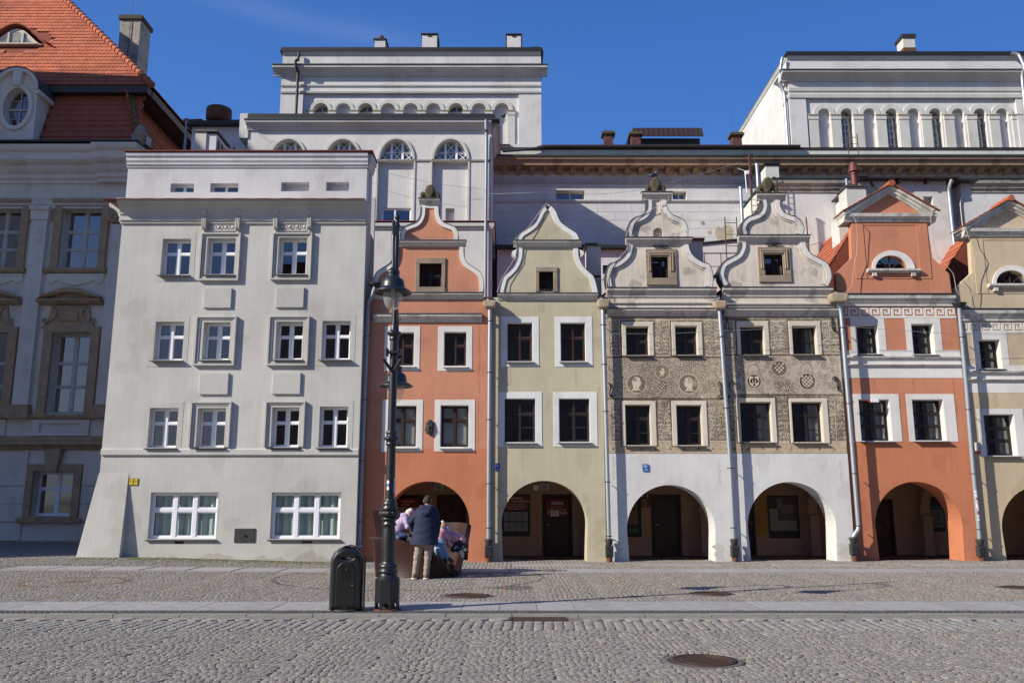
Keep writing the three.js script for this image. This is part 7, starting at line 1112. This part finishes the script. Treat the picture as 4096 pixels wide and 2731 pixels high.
{ // standing man, back to the camera
  const z = -19.40, t = thing('person', 'person in navy hooded coat and taupe trousers standing with back turned', 'person', [-2.0, 0, z]);
  const bodyCaps = [[-1.95, .86, z, -1.93, 1.34, z, .10, .12, .7], [-1.92, 1.42, z, -1.9, 1.6, z - .02, .055, .052], [-1.9, 1.69, z - .04, -1.9, 1.72, z - .03, .078, .082], [-2.04, .84, z, -2.11, .46, z - .02, .08, .055], [-2.11, .46, z - .02, -2.155, .08, z, .052, .04], [-1.87, .84, z, -1.875, .46, z - .02, .08, .055], [-1.875, .46, z - .02, -1.90, .08, z, .052, .04], [-2.1, 1.46, z, -2.25, 1.22, z - .04, .05, .04], [-2.25, 1.22, z - .04, -2.215, 1.04, z - .17, .038, .028], [-1.73, 1.46, z, -1.66, 1.2, z, .05, .04], [-1.66, 1.2, z, -1.685, .92, z - .04, .038, .028], [-1.9, 1.66, z - .125, -1.9, 1.685, z - .12, .012, .01], [-1.978, 1.685, z - .03, -1.98, 1.70, z - .03, .014, .016], [-1.822, 1.685, z - .03, -1.82, 1.70, z - .03, .014, .016]];
  const bg = limbs(t, 'body', bodyCaps, skin, { k: .03, res: 90, raw: true });
  const hands = [...[handCaps(-2.215, 1.035, z - .18, [.12, -.6, -.6]), handCaps(-1.685, .90, z - .04, [.0, -1, -.1])].map(c => limbs(t, 'hand', c, skin, { k: .012, res: 48, raw: true }))];
  add(t, 'body', [bg, ...hands], skin);
  add(t, 'hair', (() => sdfGeo((x, y, zz) => Math.max(Math.hypot((x + 1.9) / .088, (y - 1.715) / .103, (zz - z + .025) / .098) - 1, (1.645 + (zz < z - .02 ? .05 : 0) - y) * 8) * .09, [-2.02, 1.58, z - .16], [-1.78, 1.86, z + .11], 44))(), cloth(.045, .026, .018));
  limbs(t, 'coat', [[-1.95, .74, z, -1.94, 1.0, z, .212, .175, .66], [-1.94, 1.0, z, -1.92, 1.34, z, .172, .168, .66], [-2.06, 1.475, z, -1.78, 1.475, z, .075, .075], [-2.10, 1.455, z, -2.265, 1.22, z - .03, .082, .066], [-2.265, 1.22, z - .03, -2.225, 1.05, z - .15, .064, .05], [-1.73, 1.455, z, -1.645, 1.2, z, .082, .064], [-1.645, 1.2, z, -1.68, .92, z - .03, .062, .05]], cloth(.009, .017, .052, .8), { k: .022, res: 96, cut: (x, y) => .735 + .04 * Math.abs(x + 1.96) - y, fold: .004 });
  limbs(t, 'hood', [[-2.03, 1.55, z + .02, -1.79, 1.55, z + .02, .06, .06], [-2.0, 1.53, z + .1, -1.83, 1.53, z + .1, .055, .055], [-1.97, 1.44, z + .15, -1.87, 1.44, z + .15, .055, .055], [-1.92, 1.38, z + .15, -1.92, 1.36, z + .15, .05, .03]], cloth(.011, .020, .058, .8), { k: .05, res: 48, fold: .003 });
  limbs(t, 'trousers', [[-1.99, .85, z, -1.92, .85, z, .13, .13, .8], [-2.045, .80, z, -2.11, .46, z - .02, .105, .075], [-2.11, .46, z - .02, -2.15, .10, z, .074, .062], [-1.87, .80, z, -1.87, .46, z - .02, .105, .075], [-1.87, .46, z - .02, -1.90, .10, z, .074, .062]], cloth(.30, .255, .215), { k: .03, res: 84, fold: .006, cut: (x, y) => .075 - y });
  for (const fx of [-2.165, -1.90]) { const s = part(t, 'shoe'); limbs(s, 'upper', [[fx, .065, z + .07, fx - .005, .075, z - .02, .048, .05], [fx, .06, z - .02, fx - .01, .05, z - .15, .046, .038]], cloth(.20, .12, .075), { k: .03, res: 30, cut: (x, y) => .028 - y }); limbs(s, 'sole', [[fx, .02, z + .075, fx - .005, .02, z - .02, .054, .05], [fx, .02, z - .02, fx - .01, .02, z - .16, .05, .042]], cloth(.72, .70, .66), { k: .03, res: 30, cut: (x, y) => Math.max(y - .032, .001 - y) }); }
}
function child(label, p, o) {
  const t = thing('person', label, 'person', p);
  const hd = o.head, hg = limbs(t, 'body', [...o.body, [hd[0], hd[1] - .02, hd[2], hd[0], hd[1] + .03, hd[2], .075, .085], [hd[0], hd[1] - .02, hd[2], (hd[0] + o.neck[0]) / 2, (hd[1] + o.neck[1]) / 2, (hd[2] + o.neck[2]) / 2, .05, .045]], skin, { k: .03, res: 56, raw: true });
  add(t, 'body', [hg, ...(o.hands || []).map(h => limbs(t, 'hand', handCaps(...h, .75), skin, { k: .01, res: 40, raw: true }))], skin);
  for (const [n, caps, m, q] of o.wear) limbs(t, n, caps, m, q); return t;
}
{
  const z = -20.05;
  child('child in lilac jacket and knitted cap leaning over the sculpture rim', [-2.6, .8, z], {
    head: [-2.37, 1.40, z - .02], neck: [-2.45, 1.31, z], body: [[-2.64, 1.0, z, -2.48, 1.28, z, .07, .07], [-2.45, 1.27, z + .06, -2.40, 1.1, z + .1, .03, .026], [-2.40, 1.1, z + .1, -2.31, .99, z + .08, .026, .02], [-2.62, .98, z + .05, -2.45, .90, z + .12, .06, .045], [-2.45, .9, z + .12, -2.60, .86, z + .2, .04, .03], [-2.66, .98, z - .06, -2.5, .88, z - .08, .06, .045]], hands: [[-2.31, .985, z + .08, [.5, -.8, .1]]],
    wear: [['jacket', [[-2.65, 1.04, z, -2.58, 1.16, z, .135, .125], [-2.58, 1.16, z, -2.47, 1.30, z, .125, .10], [-2.45, 1.28, z + .08, -2.40, 1.11, z + .13, .06, .05], [-2.40, 1.11, z + .13, -2.33, 1.02, z + .1, .048, .04], [-2.44, 1.28, z - .08, -2.36, 1.1, z - .1, .06, .045], [-2.52, 1.36, z + .01, -2.46, 1.37, z + .02, .07, .06]], cloth(.43, .33, .50), { k: .04, res: 64, fold: .006, cut: (x, y) => .985 + .25 * (x + 2.64) - y }],
      ['cap', [[-2.385, 1.43, z - .02, -2.355, 1.46, z - .02, .088, .075]], cloth(.66, .58, .55), { res: 36, fold: .003, cut: (x, y) => 1.375 - y + .3 * (x + 2.37) }],
      ['jeans', [[-2.66, 1.0, z, -2.6, .98, z + .02, .12, .11], [-2.62, .96, z + .06, -2.46, .90, z + .12, .085, .065], [-2.46, .9, z + .12, -2.58, .87, z + .2, .06, .05]], cloth(.035, .055, .13), { k: .04, res: 44, fold: .004 }],
      ['shoe', [[-2.58, .86, z + .2, -2.70, .88, z + .22, .045, .05]], cloth(.36, .34, .32), { res: 24 }]] });
  const zb = -19.95;
  child('child in pink top and pale jeans with bobble cap climbing beside the coat', [-1.62, .3, zb], {
    head: [-1.59, 1.10, zb - .04], neck: [-1.62, 1.0, zb - .02], body: [[-1.66, .85, zb, -1.62, 1.0, zb, .07, .065], [-1.68, .83, zb, -1.69, .6, zb + .12, .06, .045], [-1.69, .6, zb + .12, -1.58, .40, zb + .16, .045, .035], [-1.62, .82, zb, -1.55, .54, zb + .1, .06, .045], [-1.55, .54, zb + .1, -1.44, .43, zb + .18, .045, .035], [-1.56, .98, zb, -1.5, .84, zb - .05, .03, .025]], hands: [[-1.5, .84, zb - .05, [.5, -.7, -.2]]],
    wear: [['top', [[-1.655, .86, zb, -1.62, 1.0, zb, .105, .10], [-1.57, .98, zb + .02, -1.5, .86, zb - .03, .052, .045]], cloth(.62, .32, .38), { k: .04, res: 44, fold: .005 }], ['cap', [[-1.59, 1.10, zb - .04, -1.585, 1.13, zb - .04, .088, .08]], cloth(.20, .235, .29), { res: 36, fold: .003, cut: (x, y) => 1.06 - y }], ['bobble', [[-1.60, 1.215, zb - .04, -1.60, 1.22, zb - .04, .038, .038]], cloth(.62, .60, .62), { res: 24, fold: .005 }],
      ['jeans', [[-1.66, .83, zb, -1.64, .82, zb, .105, .105], [-1.68, .8, zb + .01, -1.695, .6, zb + .12, .09, .075], [-1.695, .6, zb + .12, -1.585, .42, zb + .16, .072, .055], [-1.62, .8, zb + .01, -1.545, .54, zb + .1, .09, .07], [-1.545, .54, zb + .1, -1.45, .44, zb + .17, .068, .055]], cloth(.23, .33, .47), { k: .03, res: 60, fold: .005 }], ['shoe', [[-1.44, .43, zb + .18, -1.36, .36, zb + .2, .045, .045]], cloth(.09, .035, .025), { res: 24 }], ['shoe', [[-1.58, .40, zb + .16, -1.5, .34, zb + .19, .045, .045]], cloth(.09, .035, .025), { res: 24 }]] });
  const zc = -20.2;
  child('child in puffy pink jacket lying on the right of the sculpture', [-1.3, .5, zc], {
    head: [-1.57, .98, zc + .02], neck: [-1.52, .94, zc], body: [[-1.22, .8, zc, -1.48, .92, zc, .07, .07], [-1.22, .78, zc + .05, -1.36, .6, zc + .16, .06, .045], [-1.36, .6, zc + .16, -1.17, .58, zc + .24, .04, .03], [-1.2, .77, zc - .03, -1.1, .62, zc + .08, .05, .04], [-1.48, .9, zc + .08, -1.46, .74, zc + .14, .03, .025]], hands: [[-1.46, .74, zc + .14, [.1, -1, .1]]],
    wear: [['jacket', [[-1.19, .82, zc, -1.32, .86, zc, .115, .135], [-1.32, .86, zc, -1.49, .92, zc, .135, .10], [-1.48, .9, zc + .09, -1.46, .74, zc + .15, .06, .05]], cloth(.66, .34, .40), { k: .04, res: 60, fold: .009 }], ['hood', [[-1.57, 1.0, zc + .03, -1.52, 1.03, zc + .04, .085, .08]], cloth(.55, .40, .66), { res: 36, fold: .004 }],
      ['trousers', [[-1.22, .76, zc + .05, -1.35, .61, zc + .16, .085, .065], [-1.35, .61, zc + .16, -1.18, .59, zc + .23, .06, .05], [-1.2, .76, zc - .03, -1.12, .64, zc + .08, .08, .06]], cloth(.018, .024, .045), { k: .03, res: 44, fold: .004 }], ['shoe', [[-1.16, .56, zc + .25, -1.13, .46, zc + .27, .045, .042]], cloth(.55, .52, .46), { res: 24 }], ['shoe', [[-1.09, .61, zc + .09, -1.04, .55, zc + .12, .045, .045]], cloth(.10, .08, .07), { res: 24 }]] });
  const bz = -20.0, b = thing('backpack', 'black striped backpack between the lilac child and the man', 'backpack', [-2.35, .7, bz]); limbs(b, 'bag', [[-2.42, .86, bz, -2.30, .78, bz, .10, .10], [-2.36, .92, bz + .02, -2.26, .84, bz, .07, .07]], M.iron, { k: .05, res: 40, fold: .006 });
  for (let k = 0; k < 4; k++) add(b, 'strap', tube([[-2.46 + k * .05, .98 - k * .03, bz + .07], [-2.42 + k * .05, .90 - k * .03, bz + .115], [-2.38 + k * .05, .80 - k * .03, bz + .115]], .007, 10, 5), cloth(.35, .35, .34));
}

// ---------- birds, ironwork, roof fittings, wires ----------
function pigeon(label, x, y, z, turn, s = 1) {
  const t = thing('pigeon', label, 'pigeon', [x, y, z], 'pigeons on the roofs'), q = (g) => g.scale(s, s, s).rotateY(turn).translate(x, y, z), grey = cloth(.115, .12, .135), dark = cloth(.045, .05, .06);
  const B = [[-.05, .10, 0, .06, .13, 0, .05, .052], [.06, .14, 0, .095, .21, 0, .04, .028], [.10, .225, 0, .105, .23, 0, .03, .028], [-.05, .095, 0, -.17, .05, 0, .035, .014]];
  const g = limbs(t, 'body', B, grey, { k: .03, res: 36, raw: true }); add(t, 'body', q(g), grey);
  for (const k of [-1, 1]) { add(t, 'wing', q(new THREE.SphereGeometry(.05, 10, 8).scale(1.7, .75, .28).rotateZ(.35).translate(-.03, .115, k * .045)), dark); add(t, 'leg', q(bar([.01, .06, k * .02], [.015, 0, k * .02], .005, 5)), cloth(.3, .09, .07)); }
  add(t, 'beak', q(new THREE.ConeGeometry(.009, .03, 6).rotateZ(-Math.PI / 2 - .2).translate(.142, .222, 0)), dark);
}
pigeon('pigeon sitting on the stone finial of the first sgraffito gable', 4.46, 11.66, -25.28, .5, 1.15);
pigeon('pigeon on the low brick stack behind the grey parapet', -10.15, 14.25, -29.4, 2.8, 1.2);
pigeon('pigeon on the ledge at the foot of the left white tower', -.35, 16.535, -31.3, 1.2, 1.2);
pigeon('pigeon between the two sgraffito gables on the tiles', 6.38, 8.55, -26.0, .2, 1.1);

function anchor(label, pts, z) { const t = thing('iron_wall_anchor', label, 'wall anchor', [pts[0][0], pts[pts.length - 1][1], z], 'iron wall anchors'); add(t, 'hook', tube(pts.map(p => [p[0], p[1], z + .05]), .022, 30, 6), M.iron); add(t, 'pin', [bar([pts[1][0], pts[1][1], z - .02], [pts[1][0], pts[1][1], z + .06], .018), bar([pts[pts.length - 2][0], pts[pts.length - 2][1], z - .02], [pts[pts.length - 2][0], pts[pts.length - 2][1], z + .06], .018)], M.iron); }
anchor('small iron hook high beside the middle rain pipe', [[6.54, 7.2], [6.56, 7.0], [6.56, 6.86], [6.62, 6.78], [6.7, 6.82]], -25.28);
anchor('large curled iron anchor beside the middle rain pipe', [[6.66, 5.2], [6.56, 5.25], [6.52, 5.12], [6.57, 4.95], [6.58, 4.84], [6.5, 4.75], [6.42, 4.8]], -25.28);
anchor('curled iron anchor left of the middle rain pipe', [[6.14, 5.1], [6.18, 5.2], [6.25, 5.12], [6.2, 4.95], [6.22, 4.82], [6.12, 4.74]], -25.14);
anchor('curled iron anchor at the right edge of the eagle house', [[9.62, 5.3], [9.7, 5.38], [9.77, 5.28], [9.76, 5.1], [9.78, 4.98], [9.84, 4.93]], -25.28);
anchor('curled iron anchor at the left edge of the portrait house', [[2.86, 5.16], [2.92, 5.14], [2.95, 5.0], [2.9, 4.86], [2.93, 4.76], [3.0, 4.78]], -25.14);
anchor('small iron hook high at the right edge of the eagle house', [[9.72, 7.22], [9.73, 7.0], [9.74, 6.85], [9.8, 6.77], [9.86, 6.8]], -25.28);
{ const a = thing('alarm_lamp', 'white and red alarm lamp over a window of the right orange house', 'alarm', [10.86, 4.62, -25.4]); add(a, 'case', slabGeo(rectPts([10.78, 11.03, 4.62, 4.70]), [], -25.45, -25.36, .01), M.pvc); add(a, 'red_lens', slabGeo(rectPts([10.70, 10.778, 4.625, 4.695]), [], -25.45, -25.37, .01), cloth(.35, .02, .02, .3));
  const b = thing('alarm_siren', 'cream alarm siren box on the beige house beside the rain pipe', 'alarm', [13.95, 3.08, -25.55]); add(b, 'case', slabGeo(rectPts([13.86, 14.04, 3.18, 3.43]), [], -25.62, -25.5, .015), cloth(.6, .57, .48, .5)); add(b, 'red_lens', new THREE.SphereGeometry(.08, 12, 8).scale(1, .9, .7).translate(13.95, 3.17, -25.56), cloth(.16, .02, .02, .3)); for (let k = 0; k < 3; k++) add(b, 'slot', bx(13.95, 14.02, 3.22 + k * .03, 3.23 + k * .03, -25.502, -25.497), M.iron); }
// chimney stubs
{ const r = Q.ol.chim[0], c = thing('pink_chimney', 'pinkish white chimney between the olive and the first sgraffito gable', 'chimney', [2.6, 7.0, -26]); add(c, 'stack', bx(r[0] + .06, r[1] + .02, 6.9, 9.62, -26.5, -25.75), M.pinkWhite); add(c, 'cap', bx(r[0] - .0, r[1] + .07, 9.62, 9.70, -26.56, -25.69), M.flash); add(c, 'bare_brick_patch', slabGeo([[r[0] + .1, 8.63], [r[0] + .2, 8.6], [r[0] + .34, 8.57], [r[1] + .0, 8.6], [r[1] + .0, 8.66], [r[0] + .3, 8.66], [r[0] + .15, 8.7]], [], -25.752, -25.747), M.brick[2]);
  const s = thing('pink_chimney', 'short pinkish chimney just right of the portrait house gable', 'chimney', [5.85, 8, -26.2]); add(s, 'stack', bx(5.62, 6.08, 8, 9.86, -26.7, -26), M.pinkWhite); add(s, 'cap', bx(5.56, 6.14, 9.86, 9.95, -26.76, -25.94), M.tile[4]);
  const f = thing('floodlight', 'small dark floodlight on an arm beside the pinkish chimney', 'floodlight', [3.0, 8.5, -25.8]); add(f, 'housing', bx(2.86, 3.12, 8.72, 8.98, -25.82, -25.72), M.rust); add(f, 'arm', bar([2.84, 8.5, -25.8], [3.0, 8.72, -25.78], .012), M.iron);
  const g = thing('floodlight', 'small dark floodlight at the right foot of the portrait gable', 'floodlight', [5.9, 8.6, -25.5]); add(g, 'housing', new THREE.BoxGeometry(.22, .12, .1).rotateZ(-.25).translate(6.02, 8.86, -25.5), M.rust); add(g, 'arm', bar([5.9, 8.7, -25.55], [6.0, 8.84, -25.52], .012), M.iron); }
// pipes, ladders, masts
for (const [x, y0, y1, l] of [[8.38, 11.0, 13.0, 'lower of two white vent pipes on the slanting parapet'], [9.03, 12.3, 13.9, 'upper of two white vent pipes by the roof ladder']]) { const t = thing('white_vent_pipe', l, 'pipe', [x, y0, -29.5], 'white vent pipes'); add(t, 'pipe', cyl(.06, .06, y1 - y0, 12, x, y0, -29.5), M.zinc); add(t, 'rim', cyl(.075, .075, .08, 12, x, y1 - .06, -29.5), M.zinc); }
solo('red_vent_pipe', 'dark red vent pipe behind the roof ladder', 'pipe', cyl(.05, .05, 1.6, 10, 8.98, 13.0, -30.2), cloth(.18, .05, .04, .5), [8.98, 13, -30.2]);
function ladder(label, x0, x1, y0, y1, z, n, hooks) { const t = thing('roof_ladder', label, 'ladder', [(x0 + x1) / 2, y0, z], 'iron ladders on the roofs'); for (const x of [x0, x1]) add(t, 'rail', bar([x, y0, z], [x, y1, z], .018), M.iron); for (let k = 0; k < n; k++) add(t, 'rung', bar([x0, y0 + (y1 - y0) * (k + .5) / n, z], [x1, y0 + (y1 - y0) * (k + .5) / n, z], .012, 5), M.iron); if (hooks) for (const x of [x0, x1]) add(t, 'hook', bar([x, y1, z], [x - .25, y1 + .02, z - .05], .018), M.iron); }
ladder('tall iron ladder above the eagle house gable', 8.90, 9.12, 11.9, 14.5, -30, 11, true); ladder('iron ladder stair between the two sgraffito gables', 7.09, 7.48, 8.6, 11.0, -27, 6); ladder('iron ladder below the arches of the right white tower', 14.3, 14.72, 15.9, 17.1, -33.9, 4);
{ const t = thing('iron_handrail', 'thin iron handrail right of the portrait house gable', 'handrail', [6.8, 8.4, -27]); add(t, 'rail', bar([6.2, 9.75, -27], [7.45, 9.75, -27], .02), M.iron); for (const x of [6.35, 6.9, 7.4]) add(t, 'post', bar([x, 8.4, -27], [x, 9.75, -27], .015), M.iron); add(t, 'mid_rail', bar([6.3, 9.3, -27], [7.45, 9.3, -27], .012), M.iron);
  const m = thing('antenna_mast', 'thin rusty antenna mast right of the eagle house gable', 'antenna', [9.85, 8.6, -27]); add(m, 'mast', bar([9.86, 8.6, -27], [9.80, 11.0, -27], .022), M.rust); add(m, 'boom', bar([9.55, 9.95, -27], [10.25, 10.15, -27.1], .008, 5), M.iron); add(m, 'stay', [bar([9.8, 11.0, -27], [9.4, 13.4, -30.3], .006, 4), bar([9.8, 11, -27], [10.1, 9.8, -26.9], .005, 4), bar([10.1, 9.8, -26.9], [10.7, 9.5, -26.9], .005, 4)], M.zinc);
  const c = thing('weather_sensor', 'small white sensor arm beside the roof ladder', 'sensor', [8.75, 13.0, -30]); add(c, 'arm', [bar([8.75, 13, -30], [8.72, 13.85, -30], .02), bar([8.72, 13.85, -30], [8.45, 13.95, -30], .014)], M.pvc); add(c, 'head', bx(8.74, 8.86, 13.72, 13.84, -30.05, -29.93), M.pvc);
  const s = thing('satellite_dish', 'dark round dish edge beside the white rear chimney', 'dish', [12.0, 10.9, -27.6]); add(s, 'dish', new THREE.SphereGeometry(.3, 18, 10, 0, Math.PI * 2, 0, .7).rotateX(Math.PI / 2 - .2).rotateY(.9).translate(12.0, 11.0, -27.65), M.zincPaint); add(s, 'arm', bar([12.05, 10.6, -27.75], [12.0, 11.1, -27.6], .02), M.iron);
  const w = thing('slanted_stair_wall', 'sloping white parapet wall with dark cap behind the portrait gable', 'wall', [6.9, 0, -28.5]); add(w, 'wall', slabGeo([[5.4, 6], [8.6, 6], [8.6, 10.72], [5.4, 10.38]], [], -28.9, -28.5), M.theatre); add(w, 'cap', slabGeo([[5.3, 10.38], [8.7, 10.74], [8.7, 10.81], [5.3, 10.45]], [], -28.96, -28.44), M.sheet); }
// wires
function wire(label, pts, r = .007, mat = M.zincPaint, tail = []) { const a = pts[0]; const t = thing('overhead_wire', label, 'wire', a, 'overhead wires'); add(t, 'strand', tube(pts, r, 60, 4), mat); }
wire('slack wire crossing the front of both sgraffito houses', [[2.78, 6.62, -24.85], [4.1, 6.6, -24.8], [4.9, 6.62, -24.8], [6.75, 6.72, -24.85], [9.9, 6.86, -24.95]], .006);
wire('slack wire crossing the front of the right orange house', [[9.95, 6.87, -24.95], [11.25, 6.78, -25.0], [13.45, 6.65, -25.1], [17, 6.66, -25.2]], .006);
wire('long pale wire in front of the block jointed wing', [[-.85, 13.2, -30.7], [.9, 13.0, -30], [3.2, 12.94, -30], [5.0, 13.13, -30], [8.6, 14.2, -30]], .006, M.zinc);
wire('wire sagging across the lunette block', [[-10.35, 16.05, -30.75], [-9.2, 15.3, -30.6], [-5.5, 14.17, -30.5], [-3.1, 13.62, -30.6], [-.9, 13.4, -30.8]], .006);
function cable(label, pts) { const t = thing('lightning_cable', label, 'cable', pts[pts.length - 1], 'cables down the gables'); add(t, 'strand', tube(pts, .009, 60, 5), mk({ color: lin(.50, .40, .34), roughness: .6 })); }
cable('pinkish lightning cable down the left side of the olive gable', [[1.08, 10.78, -25.0], [.8, 10.4, -24.98], [.5, 9.95, -24.96], [.1, 9.58, -24.9], [.14, 9.3, -24.95], [.1, 9.0, -24.95], [-.3, 8.35, -24.95], [-.45, 7.9, -24.9]]);
cable('pale lightning cable looping down the right orange gable', [[10.45, 10.6, -25.2], [10.68, 10.3, -25.2], [10.72, 9.8, -25.25], [10.65, 9.2, -25.25], [10.52, 8.6, -25.3], [10.45, 8.2, -25.3], [10.25, 7.98, -25.3]]);
cable('pale lightning cable at the right of the orange pediment', [[13.25, 10.75, -25.2], [13.05, 10.5, -25.25], [13.06, 9.9, -25.25], [13.15, 9.2, -25.3], [13.6, 8.6, -25.3], [13.65, 8.1, -25.3], [13.8, 7.75, -25.3]]);
cable('pale lightning cable down the left of the beige gable', [[14.2, 10.15, -25.4], [14.25, 9.8, -25.4], [14.45, 9.3, -25.4], [14.3, 8.6, -25.45], [14.2, 8.0, -25.45], [14.1, 7.6, -25.45]]);
cable('pale lightning cable over the portrait house gable', [[4.95, 11.17, -25.0], [4.8, 10.8, -25.05], [4.15, 10.5, -25.05], [3.75, 10.2, -25.05], [3.5, 9.7, -25.0], [3.55, 9.3, -25.05], [3.1, 8.85, -25.05], [2.9, 8.4, -25.05], [2.85, 7.8, -25.0]]);

renderer.render(scene, camera);
